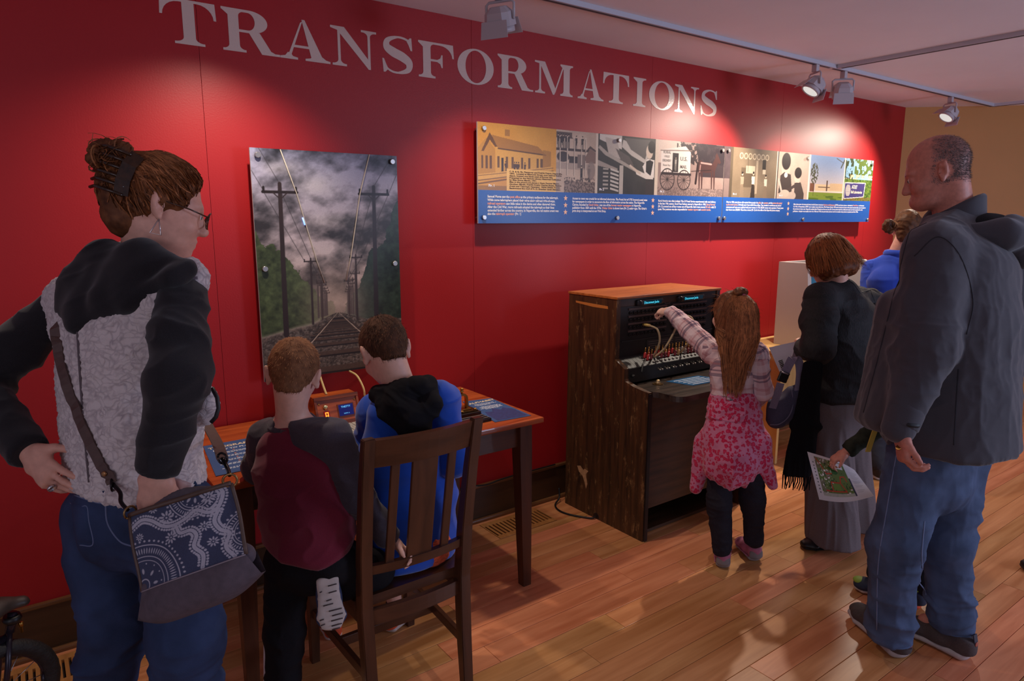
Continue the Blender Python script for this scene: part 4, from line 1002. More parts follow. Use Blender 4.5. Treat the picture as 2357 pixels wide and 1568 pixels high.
# ================================================================== chair
ch = empty('dining_chair', (0.93, -0.87, 0), 'dark wooden slat-back chair with the boy in the blue hoodie on it', 'chair')
CHW = wood('chair_walnut', (62, 34, 20), (88, 50, 30), rough=0.36, axis=2, coat=0.2)
CHWX = wood('chair_walnut_long', (62, 34, 20), (88, 50, 30), rough=0.36, axis=0, coat=0.2)
def bar(name, p, q, w, d, mat, par, side=(1, 0, 0), bev=0.003):
    p, q = Vector(p), Vector(q); t = (q - p).normalized(); s_ = Vector(side); s_ = (s_ - t * s_.dot(t)).normalized(); n_ = t.cross(s_)
    Mx = Matrix(((s_.x, n_.x, t.x, p.x), (s_.y, n_.y, t.y, p.y), (s_.z, n_.z, t.z, p.z), (0, 0, 0, 1)))
    bm = bmesh.new(); bm_box(bm, (-w / 2, -d / 2, 0), (w / 2, d / 2, (q - p).length), bev, Mx)
    return from_bm(name, bm, mat, par)
def post(name, x0, x1, par):
    bm = bmesh.new(); R_ = []
    for z, y, w, d in ((0, -1.125, 0.036, 0.030), (0.22, -1.108, 0.038, 0.040), (0.44, -1.100, 0.038, 0.046), (0.62, -1.120, 0.038, 0.040), (0.84, -1.160, 0.037, 0.032), (1.0, -1.196, 0.036, 0.026)):
        x = x0 + (x1 - x0) * z
        R_.append([bm.verts.new(p) for p in ((x - w / 2, y - d / 2, z), (x + w / 2, y - d / 2, z), (x + w / 2, y + d / 2, z), (x - w / 2, y + d / 2, z))])
    for a, b_ in zip(R_[:-1], R_[1:]):
        for k in range(4): bm.faces.new((a[k], a[(k + 1) % 4], b_[(k + 1) % 4], b_[k]))
    bm.faces.new(R_[0][::-1]); bm.faces.new(R_[-1])
    bmesh.ops.bevel(bm, geom=[e for e in bm.edges], offset=0.0025, segments=2, affect='EDGES')
    from_bm(name, bm, CHW, par)
post('back_post', 0.765, 0.748, ch); post('back_post', 1.105, 1.108, ch)
def curved_rail(name, x0, x1, z0, z1, y0, y1, bow, th, par, n=10, dz=0.0):
    bm = bmesh.new(); R_ = []
    for i in range(n + 1):
        t = i / n; x = x0 + (x1 - x0) * t; b_ = bow * (1 - (2 * t - 1) ** 2)
        R_.append([bm.verts.new(p) for p in ((x, y0 - b_ - th / 2, z0 - dz * (1 - (2 * t - 1) ** 2)), (x, y1 - b_ - th / 2, z1), (x, y1 - b_ + th / 2, z1), (x, y0 - b_ + th / 2, z0 - dz * (1 - (2 * t - 1) ** 2)))])
    for a, b_ in zip(R_[:-1], R_[1:]):
        for k in range(4): bm.faces.new((a[k], a[(k + 1) % 4], b_[(k + 1) % 4], b_[k]))
    bm.faces.new(R_[0][::-1]); bm.faces.new(R_[-1])
    o = from_bm(name, bm, CHWX, par); return o
curved_rail('crest_rail', 0.765, 1.092, 0.905, 0.992, -1.168, -1.190, 0.022, 0.024, ch)
curved_rail('lower_rail', 0.775, 1.092, 0.548, 0.578, -1.112, -1.116, 0.020, 0.020, ch)
for xa, xb, w in ((0.832, 0.836, 0.028), (0.928, 0.930, 0.086), (1.022, 1.026, 0.028)):
    ba = 0.020 * (1 - ((xa - 0.933) / 0.16) ** 2); bar('slat', (xa, -1.114 - ba, 0.575), (xb, -1.170 - ba, 0.91), w, 0.011, CHW, ch)
# scooped seat
bm = bmesh.new(); nx, ny = 14, 12
gr = []
for s_ in (0, 1):
    G_ = []
    for j in range(ny + 1):
        row = []
        for i in range(nx + 1):
            u, v = i / nx, j / ny
            wx = 0.200 + 0.022 * v
            x = 0.933 + (u * 2 - 1) * wx; y = -1.078 + v * 0.455 + 0.010 * (1 - (2 * u - 1) ** 2) * v
            z = 0.455 - 0.012 * max(0, 1 - ((u - .5) / .42) ** 2) * max(0, 1 - ((v - .45) / .45) ** 2) if s_ else 0.422
            row.append(bm.verts.new((x, y, z)))
        G_.append(row)
    gr.append(G_)
for j in range(ny):
    for i in range(nx):
        bm.faces.new((gr[1][j][i], gr[1][j][i + 1], gr[1][j + 1][i + 1], gr[1][j + 1][i])); bm.faces.new((gr[0][j][i], gr[0][j + 1][i], gr[0][j + 1][i + 1], gr[0][j][i + 1]))
for i in range(nx):
    bm.faces.new((gr[0][0][i], gr[0][0][i + 1], gr[1][0][i + 1], gr[1][0][i])); bm.faces.new((gr[0][ny][i + 1], gr[0][ny][i], gr[1][ny][i], gr[1][ny][i + 1]))
for j in range(ny):
    bm.faces.new((gr[0][j + 1][0], gr[0][j][0], gr[1][j][0], gr[1][j + 1][0])); bm.faces.new((gr[0][j][nx], gr[0][j + 1][nx], gr[1][j + 1][nx], gr[1][j][nx]))
from_bm('seat', bm, CHWX, ch)
curved_rail('seat_rail', 0.775, 1.09, 0.372, 0.421, -1.095, -1.095, 0.014, 0.022, ch)
box('seat_rail', (0.775, -0.665, 0.372), (1.09, -0.645, 0.421), CHWX, ch)
bar('seat_rail', (0.758, -1.09, 0.397), (0.748, -0.66, 0.397), 0.05, 0.02, CHW, ch, side=(0, 0, 1)); bar('seat_rail', (1.108, -1.09, 0.397), (1.120, -0.66, 0.397), 0.05, 0.02, CHW, ch, side=(0, 0, 1))
for x, sx in ((0.755, -1), (1.135, 1)): leg4('leg', x, -0.645, 0.421, 0.040, 0.030, ch, sx, 1, CHW)
bar('stretcher', (0.762, -1.10, 0.20), (0.752, -0.655, 0.20), 0.034, 0.018, CHW, ch, side=(0, 0, 1)); bar('stretcher', (1.105, -1.10, 0.20), (1.132, -0.655, 0.20), 0.034, 0.018, CHW, ch, side=(0, 0, 1))
bar('stretcher', (0.76, -0.875, 0.20), (1.118, -0.875, 0.20), 0.034, 0.018, CHWX, ch, side=(0, 0, 1))

# ================================================================== telephone switchboard
OAK = wood('worn_oak', (44, 27, 14), (90, 56, 30), rough=0.5, axis=2, scale=1.3, wear=(150, 112, 70))
OAKT = wood('worn_oak_top', (150, 78, 34), (204, 120, 60), rough=0.4, axis=0, wear=(90, 50, 24))
OAKD = wood('dark_oak_panel', (44, 28, 16), (82, 52, 30), rough=0.45, axis=0)
BLK = M('black_panel', (22, 20, 20), 0.45, var=0.35, vscale=30, bump=0.1, bscale=300); BLKD = M('black_dusty', (40, 37, 35), 0.55, var=0.35, vscale=25)
SX0, SX1 = 2.417, 3.232
sw = empty('telephone_switchboard', (2.82, -0.4, 0), 'tall worn wooden telephone switchboard cabinet with plug cords', 'switchboard')
prof = [(-0.10, 0), (-0.697, 0), (-0.702, 0.772), (-0.60, 0.785), (-0.548, 0.800), (-0.541, 0.812), (-0.540, 0.862), (-0.472, 0.900), (-0.474, 1.205), (-0.112, 1.205)]
prism('side_panel', prof, lambda u, v, d: Vector((d, u, v)), OAK, sw, SX0, SX0 + 0.028)
prism('side_panel', prof, lambda u, v, d: Vector((d, u, v)), OAK, sw, SX1 - 0.028, SX1)
box('top', (SX0 - 0.004, -0.480, 1.205), (SX1 + 0.004, -0.106, 1.218), OAKT, sw, bev=0.003)
box('back', (SX0 + 0.028, -0.125, 0.02), (SX1 - 0.028, -0.110, 1.205), OAKD, sw, bev=0)
box('top_rail', (SX0 + 0.028, -0.468, 1.165), (SX1 - 0.028, -0.440, 1.205), wood('rail_oak', (40, 26, 16), (64, 42, 26), rough=0.4, axis=0), sw)
box('jack_panel', (SX0 + 0.028, -0.460, 0.87), (SX1 - 0.028, -0.440, 1.166), BLK, sw, bev=0)
# displays
DISPC = M('display_case', (24, 22, 24), 0.3); DGL = M('display_glass', (6, 22, 30), 0.15, emit=(4, 60, 80), estr=0.25); DTX = M('display_text', (90, 220, 240), 0.4, emit=(70, 200, 230), estr=1.1)
for x0, x1, zc in ((2.553, 2.752, 1.178), (2.868, 3.088, 1.178)):
    d_ = box('display', (x0, -0.484, zc - 0.017), (x1, -0.455, zc + 0.017), DISPC, sw, bev=0.012)
    box('display_glass', (x0 + 0.045, -0.4855, zc - 0.010), (x1 - 0.02, -0.484, zc + 0.010), DGL, d_, bev=0)
    text('display_text', 'Disconnect Jacks', (x0 + 0.048, -0.4862, zc - 0.0055), EX, EZ, 0.0175, DTX, d_, bold=0.0002, xs=0.93)
    lathe('display_cap', [(0.015, 0), (0.015, 0.004), (0.012, 0.006)], (x0 + 0.018, -0.480, zc), DISPC, d_, axis=(-0.5, -1, 0), n=14)
box('name_plate', (2.785, -0.463, 1.158), (2.825, -0.459, 1.172), M('silver_plate', (150, 144, 140), 0.35, metal=0.7), sw, bev=0.0006)
box('name_plate_inset', (2.788, -0.4636, 1.1595), (2.822, -0.4628, 1.1695), BLK, sw, bev=0)
# designation strips and jacks
STRIP = M('designation_strip', (84, 66, 62), 0.5, var=0.2, vscale=40); JACK = M('jack_ring', (58, 52, 50), 0.35, metal=0.6)
bm = bmesh.new(); bm_lathe(bm, [(0.0075, 0), (0.0075, 0.008), (0.0045, 0.009), (0.0045, 0.003)], Matrix.Rotation(math.pi / 2, 4, 'X'), 10)
jme = bpy.data.meshes.new('jack'); bmesh.ops.recalc_face_normals(bm, faces=bm.faces); bm.to_mesh(jme); bm.free(); jme.materials.append(JACK)
for x0, x1 in ((2.512, 2.80), (2.845, 3.13)):
    for k, z in enumerate((1.148, 1.110, 1.072, 1.034)):
        box('designation_strip', (x0, -0.466, z - 0.005), (x1, -0.459, z + 0.005), STRIP, sw, bev=0.0008)
        if k < 3 or True:
            for i in range(10):
                j_ = put(bpy.data.objects.new('jack', jme), sw); j_.location = (x0 + 0.014 + i * (x1 - x0 - 0.028) / 9, -0.459, z - 0.019)
box('lower_rail', (SX0 + 0.05, -0.465, 0.982), (SX1 - 0.04, -0.459, 0.988), M('black_rail', (44, 42, 42), 0.3), sw, bev=0.001)
ob_ = box('number_card', (2.655, -0.4625, 0.905), (2.98, -0.459, 0.975), M('number_card_dark', (40, 36, 34), 0.5), sw, bev=0)
for q in range(3):
    for r in range(5):
        box('card_line', (2.668 + q * 0.105, -0.4632, 0.914 + r * 0.012), (2.755 + q * 0.105, -0.4624, 0.9165 + r * 0.012), M('card_ink', (110, 96, 88), 0.6), ob_, bev=0)
# sloping plug shelf and key shelf
prism('plug_shelf', [(-0.455, 0.905), (-0.541, 0.863), (-0.541, 0.850), (-0.455, 0.880)], lambda u, v, d: Vector((d, u, v)), BLKD, sw, SX0 + 0.028, SX1 - 0.028)
for k in range(6): prism('shelf_groove', [(-0.458, 0.9044), (-0.541, 0.8640), (-0.541, 0.8630), (-0.458, 0.9030)], lambda u, v, d: Vector((d, u, v)), BLK, sw, 2.47 + k * 0.028, 2.472 + k * 0.028)
box('key_face', (SX0 + 0.028, -0.5445, 0.785), (SX1 - 0.028, -0.535, 0.862), BLK, sw, bev=0.003)
lathe('side_knob', [(0.008, 0), (0.008, 0.01), (0.005, 0.014)], (2.47, -0.544, 0.822), BLKD, sw, axis=(0, -1, 0), n=12)
# listening keys, lamps
KEYM = M('key_metal', (150, 142, 134), 0.3, metal=0.8); LAMPK = M('lamp_cap', (92, 84, 78), 0.35)
for i in range(8):
    x = 2.665 + i * 0.052
    for o_ in (-0.009, 0.009): lathe('key_lever', [(0.0035, 0), (0.0035, 0.014), (0.0055, 0.017), (0.003, 0.022)], (x + o_, -0.544, 0.838), KEYM, sw, axis=(0, -1, -0.35), n=8)
def slope(x, t, h=0.0):   # point on the plug shelf, t from back (0) to front (1)
    return Vector((x, -0.457 - 0.082 * t, 0.9035 - 0.0405 * t)) + Vector((0, -0.43, 0.90)) * h
for i in range(14):
    lathe('lamp_cap', [(0.0065, 0), (0.0065, 0.005), (0.0035, 0.008)], slope(2.64 + i * 0.030, 0.86), LAMPK, sw, axis=(0, -0.43, 0.9), n=10)
# cord plugs standing in their holes
PR = M('plug_red', (170, 36, 36), 0.35); PD = M('plug_maroon', (110, 30, 36), 0.4); PI_ = M('plug_ivory', (190, 156, 96), 0.4); PG = M('plug_grey', (140, 126, 118), 0.4)
seq = [PR, PR, None, PR, PR, PI_, PI_, PR, PR, PI_, PG, PG, PD, PD, PD]
pax = Vector((0.22, 0.10, 1)).normalized()
for i, pm in enumerate(seq):
    if pm is None: continue
    for rr, t in ((0, 0.40), (1, 0.62)):
        x = 2.612 + i * 0.0265 + rr * 0.004
        if rr == 1 and i in (3, 7, 10): continue
        b_ = slope(x, t)
        e = lathe('plug', [(0.006, 0), (0.0072, 0.004), (0.0072, 0.026), (0.0055, 0.030)], b_, pm if rr == 0 or i > 8 else (PD if i % 3 else PR), sw, axis=pax, n=10)
        lathe('plug_tip', [(0.0032, 0.030), (0.0032, 0.044), (0.0022, 0.046), (0.0034, 0.050), (0.0012, 0.056)], b_, BRASS, e, axis=pax, n=8)
# patch cords plugged into the panel
PC = M('patch_cord_tan', (170, 146, 112), 0.6, var=0.2, vscale=300); PT = M('plug_shell', (190, 156, 86), 0.35)
def patch(tip, mids, foot, label):
    e = empty('patch_cord', foot, label, 'patch cord')
    tip = Vector(tip)
    tube('cord', spline([tip + Vector((0, -0.05, 0.002))] + mids + [foot], 8), 0.0052, PC, e, 8)
    tube('plug_handle', [tip + Vector((0, -0.004, 0.001)), tip + Vector((0, -0.052, 0.002))], [0.0070, 0.0075], PT, e, 10)
    return e
patch((2.618, -0.462, 1.060), [Vector((2.632, -0.552, 1.045)), Vector((2.645, -0.560, 0.99)), Vector((2.652, -0.535, 0.93))], Vector((2.662, -0.497, 0.886)), 'tan patch cord plugged into the left bank of jacks')
patch((2.880, -0.462, 1.092), [Vector((2.90, -0.55, 1.082)), Vector((2.905, -0.565, 1.03)), Vector((2.895, -0.54, 0.95))], Vector((2.885, -0.50, 0.885)), 'tan patch cord plugged into the right bank of jacks behind the girl\'s sleeve')
patch((2.775, -0.50, 1.130), [Vector((2.79, -0.545, 1.09)), Vector((2.77, -0.55, 1.03)), Vector((2.71, -0.54, 0.94))], Vector((2.675, -0.50, 0.885)), 'tan patch cord held in the girl\'s fingers')
tube('loose_cord', spline([slope(2.60, 0.55, 0.004), slope(2.575, 0.8, 0.008), slope(2.545, 1.0, 0.006), Vector((2.52, -0.56, 0.835))], 6), 0.004, BLK, sw)
# shelf with rounded corners
shelf = [(SX0 + 0.030, -0.540), (SX0 + 0.030, -0.705), (2.46, -0.73)] + [(2.520 + 0.06 * math.cos(math.radians(a)), -0.800 + 0.06 * math.sin(math.radians(a))) for a in range(180, 271, 15)] + \
        [(3.130 + 0.06 * math.cos(math.radians(a)), -0.800 + 0.06 * math.sin(math.radians(a))) for a in range(270, 361, 15)] + [(SX1 - 0.030, -0.73), (SX1 - 0.030, -0.540)]
prism('shelf', shelf, lambda u, v, d: Vector((u, v, d)), wood('shelf_black_wood', (34, 28, 26), (74, 60, 50), rough=0.32, axis=0, coat=0.2), sw, 0.748, 0.776)
box('knee_panel', (SX0 + 0.03, -0.650, 0.14), (SX1 - 0.03, -0.632, 0.748), OAKD, sw, bev=0.001)
box('front_stile', (SX0 + 0.004, -0.706, 0.004), (SX0 + 0.026, -0.6975, 0.765), BLK, sw, bev=0.001)
box('floor_board', (SX0 + 0.028, -0.64, 0.004), (SX1 - 0.028, -0.13, 0.02), OAKD, sw, bev=0)
prism('bell_push', [(2.585 + 0.028 * math.cos(a * math.pi / 12), -0.612 + 0.028 * math.sin(a * math.pi / 12)) for a in range(24)], lambda u, v, d: Vector((u, v, d)), DBRASS, sw, 0.776, 0.779)
lathe('bell_button', [(0.011, 0), (0.012, 0.006), (0.008, 0.010), (0.010, 0.014), (0.005, 0.021)], (2.585, -0.612, 0.779), M('bell_ivory_brass', (214, 182, 130), 0.3, metal=0.5), sw)
sheet = empty('instruction_sheet', (2.80, -0.68, 0.776), 'blue instruction sheet on the switchboard shelf', 'instruction sheet')
prism('sheet', [(2.660, -0.600), (2.700, -0.740), (2.95, -0.755), (2.90, -0.610)], lambda u, v, d: Vector((u, v, d)), M('blue_sheet', (34, 86, 128), 0.35), sheet, 0.7762, 0.7782)
for k in range(5): prism('printed_line', [(2.690 + k * 0.008, -0.622 - k * 0.024), (2.880 + k * 0.01, -0.632 - k * 0.024), (2.881 + k * 0.01, -0.638 - k * 0.024), (2.691 + k * 0.008, -0.628 - k * 0.024)], lambda u, v, d: Vector((u, v, d)), INKW, sheet, 0.7782, 0.7786)
# scars on the side: pale chipped veneer, orange scrape
CHIP = M('bare_wood_chip', (176, 136, 96), 0.7, var=0.2, vscale=60); SCR2 = M('orange_scrape', (196, 118, 52), 0.6)
def side(pts, name, mat): prism(name, pts, lambda u, v, d: Vector((d, u, v)), mat, sw, SX0 - 0.0008, SX0 + 0.001)
side([(-0.165, 1.172), (-0.41, 1.166), (-0.412, 1.152), (-0.30, 1.152), (-0.168, 1.162)], 'scrape', SCR2)
side([(-0.20, 0.255), (-0.225, 0.262), (-0.25, 0.245), (-0.262, 0.255), (-0.29, 0.25), (-0.27, 0.225), (-0.285, 0.175), (-0.275, 0.145), (-0.262, 0.18), (-0.245, 0.21), (-0.215, 0.225)], 'chipped_patch', CHIP)
prism('cord_notch', [(-0.36 + 0.022 * math.cos(a * math.pi / 8), 0.006 + 0.028 * math.sin(a * math.pi / 8)) for a in range(9)], lambda u, v, d: Vector((d, u, v)), BLK, sw, SX0 - 0.0012, SX0 + 0.001)
BCAB = M('black_cable', (16, 15, 16), 0.45)
pc_ = tube('power_cable', spline([(2.412, -0.36, 0.012), (2.385, -0.345, 0.008), (2.33, -0.25, 0.006), (2.315, -0.17, 0.006), (2.345, -0.10, 0.007), (2.395, -0.075, 0.03), (2.405, -0.06, 0.08)], 8), 0.005, BCAB)
tag(pc_, 'black power cable looping out of the foot of the switchboard', 'cable')
pc_ = tube('power_cable', spline([(1.62, -0.030, 0.213), (1.80, -0.030, 0.222), (1.92, -0.029, 0.205), (2.05, -0.028, 0.213), (2.30, -0.028, 0.214), (2.40, -0.028, 0.214)], 6), 0.0045, BCAB)
tag(pc_, 'thin black cable lying along the top of the baseboard behind the desk', 'cable')

# ================================================================== kiosk beyond the switchboard
KTAN = wood('kiosk_birch', (190, 150, 88), (216, 178, 112), rough=0.45, axis=2, scale=0.5); KGREY = M('booth_grey', (178, 166, 160), 0.5, bump=0.15, bscale=400); KEDGE = M('booth_edge', (150, 142, 142), 0.4)
kt = empty('kiosk_table', (4.45, -0.24, 0), 'pale birch table beyond the switchboard carrying the grey booth', 'table')
box('side_panel', (3.95, -0.44, 0), (3.975, -0.03, 0.735), KTAN, kt); box('side_panel', (4.975, -0.44, 0), (5.0, -0.03, 0.735), KTAN, kt)
box('top', (3.94, -0.52, 0.735), (5.01, -0.025, 0.755), KTAN, kt, bev=0.003); box('back_panel', (3.975, -0.06, 0.25), (4.975, -0.045, 0.735), KTAN, kt)
kk = empty('display_booth', (4.58, -0.30, 0.755), 'light grey three-sided booth screen on the table beyond the switchboard', 'booth')
def bside(x0, x1, nm):
    pts = [(-0.215, 0.756), (-0.475, 0.756)] + [(-0.405 + 0.02 * math.cos(math.radians(a)), 1.297 + 0.02 * math.sin(math.radians(a))) for a in (190, 160, 130, 100, 90)] + [(-0.215, 1.318)]
    o = prism(nm, pts, lambda u, v, d: Vector((d, u, v)), KGREY, kk, x0, x1)
    return o
bside(4.195, 4.235, 'side_panel'); bside(4.93, 4.97, 'side_panel')
box('back_panel', (4.235, -0.24, 0.756), (4.93, -0.215, 1.318), KGREY, kk)
k_ = box('screen', (4.34, -0.262, 0.98), (4.80, -0.24, 1.25), M('booth_screen_frame', (60, 60, 66), 0.3), kk, bev=0.004)
box('screen_face', (4.36, -0.2635, 1.0), (4.78, -0.262, 1.23), M('booth_screen', (40, 96, 132), 0.25, emit=(40, 110, 150), estr=0.25), k_, bev=0)

# ================================================================== bicycle at the left edge
bk = empty('bicycle', (-0.2, -0.45, 0), 'small black bicycle with a leather saddle at the left edge of the frame', 'bicycle')
TIRE = M('tire_rubber', (26, 23, 23), 0.7, var=0.5, vscale=40, bump=0.6, bscale=120, bdist=0.004); FRAME = M('bike_frame_dark', (46, 40, 50), 0.28, metal=0.4); LEATH = M('saddle_leather', (58, 50, 46), 0.42, var=0.3, vscale=25)
wc = Vector((-0.165, -0.46, 0.165)); wd = Vector((0.95, 0.31, 0)).normalized()
bm = bmesh.new()
NR, NS = 40, 12
RR = []
for i in range(NR):
    a = i * 2 * math.pi / NR; rad = wd * math.cos(a) + Vector((0, 0, 1)) * math.sin(a); ax = wd.cross(Vector((0, 0, 1)))
    RR.append([bm.verts.new(wc + rad * (0.140 + 0.024 * math.cos(k * 2 * math.pi / NS) * (1.0 + 0.05 * ((i + k) % 2))) + ax * 0.024 * math.sin(k * 2 * math.pi / NS)) for k in range(NS)])
for i in range(NR):
    for k in range(NS): bm.faces.new((RR[i][k], RR[(i + 1) % NR][k], RR[(i + 1) % NR][(k + 1) % NS], RR[i][(k + 1) % NS]))
from_bm('tire', bm, TIRE, bk, True)
bax = wd.cross(Vector((0, 0, 1)))
lathe('hub', [(0.012, -0.03), (0.018, -0.02), (0.012, 0), (0.018, 0.02), (0.012, 0.03)], wc, FRAME, bk, axis=bax)
rimpts = [wc + (wd * math.cos(a) + Vector((0, 0, 1)) * math.sin(a)) * 0.117 for a in [i * 2 * math.pi / 32 for i in range(33)]]
tube('rim', rimpts, 0.006, FRAME, bk, 8)
for k in range(12):
    a = k * math.pi / 6; tube('spoke', [wc, wc + (wd * math.cos(a) + Vector((0, 0, 1)) * math.sin(a)) * 0.117], 0.0013, STEEL, bk, 5)
for sg in (-1, 1): tube('fork', [wc + bax * 0.032 * sg, wc + bax * 0.034 * sg + Vector((0, 0, 0.10)) + wd * 0.02, wc + Vector((0, 0, 0.195)) + wd * 0.045], 0.0085, FRAME, bk, 10)
tube('seat_post', [wc + Vector((0, 0, 0.185)) + wd * 0.045, wc + Vector((0, 0, 0.245)) + wd * 0.058], 0.014, FRAME, bk, 12)
lathe('clamp', [(0.022, -0.012), (0.026, 0), (0.022, 0.012)], wc + Vector((0, 0, 0.225)) + wd * 0.055, BLK, bk)
tube('frame_tube', [wc + Vector((0, 0, 0.17)) + wd * 0.04, wc - wd * 0.36 + Vector((0, 0, 0.16))], 0.013, FRAME, bk, 10)
lathe('valve', [(0.004, 0), (0.004, 0.02), (0.007, 0.022), (0.007, 0.034), (0.004, 0.036)], wc + Vector((0, 0, 0.168)) + wd * 0.075, BRASS, bk)

# ================================================================== soft-body modelling: signed distance fields meshed with surface nets
FH = Vector((0.589, 0.808, 0)); RT = Vector((0.808, -0.589, 0)); UP = Vector((0, 0, 1))
def V3(p): return Vector(p)
def facing(deg, pitch=0.0):
    a = math.radians(deg); p = math.radians(pitch)
    return (FH * math.cos(a) + RT * math.sin(a)) * math.cos(p) + UP * math.sin(p)
def frame(f, u=UP, roll=0.0):
    """rows: right, forward, up"""
    f = Vector(f).normalized(); u = Vector(u); u = (u - f * u.dot(f)).normalized(); r = f.cross(u)
    if roll:
        a = math.radians(roll); r, u = r * math.cos(a) + u * math.sin(a), u * math.cos(a) - r * math.sin(a)
    return (r, f, u)
def vn3(P, seed=0):
    P = np.asarray(P); I = np.floor(P).astype(np.int64); F = P - I; F = F * F * (3 - 2 * F)
    def h(dx, dy, dz):
        n = ((I[:, 0] + dx) * 374761393 + (I[:, 1] + dy) * 668265263 + (I[:, 2] + dz) * 2147483647 + seed * 974711) & 0xFFFFFFFF
        n = ((n ^ (n >> 13)) * 1274126177) & 0xFFFFFFFF
        return ((n ^ (n >> 16)) & 0xFFFF) / 65535.0
    x, y, z = F[:, 0], F[:, 1], F[:, 2]
    a = h(0, 0, 0) * (1 - x) + h(1, 0, 0) * x; b = h(0, 1, 0) * (1 - x) + h(1, 1, 0) * x
    c = h(0, 0, 1) * (1 - x) + h(1, 0, 1) * x; d = h(0, 1, 1) * (1 - x) + h(1, 1, 1) * x
    return (a * (1 - y) + b * y) * (1 - z) + (c * (1 - y) + d * y) * z
def folds(amp, sc, seed=1, ridge=True, warp=0.35, mask=None, dirs=None):
    """cloth folds; sc = noise frequency along x, y, z (or along the three dirs)"""
    def fn(P):
        Q = P if dirs is None else np.stack([P @ np.array(d) for d in dirs], 1)
        Q = Q * np.array(sc)
        w = vn3(Q * 0.5 + 7, seed + 5) - 0.5
        n = vn3(Q + w[:, None] * warp * 4, seed)
        n2 = vn3(Q * 2.1 + w[:, None] * warp * 6, seed + 2)
        if ridge:
            v = (1 - np.abs(2 * n - 1)) ** 2 * 0.7 + (1 - np.abs(2 * n2 - 1)) ** 2 * 0.3
            v = v - 0.35
        else: v = n * 0.7 + n2 * 0.3 - 0.5
        v = v * amp
        return v if mask is None else v * mask(P)
    return fn
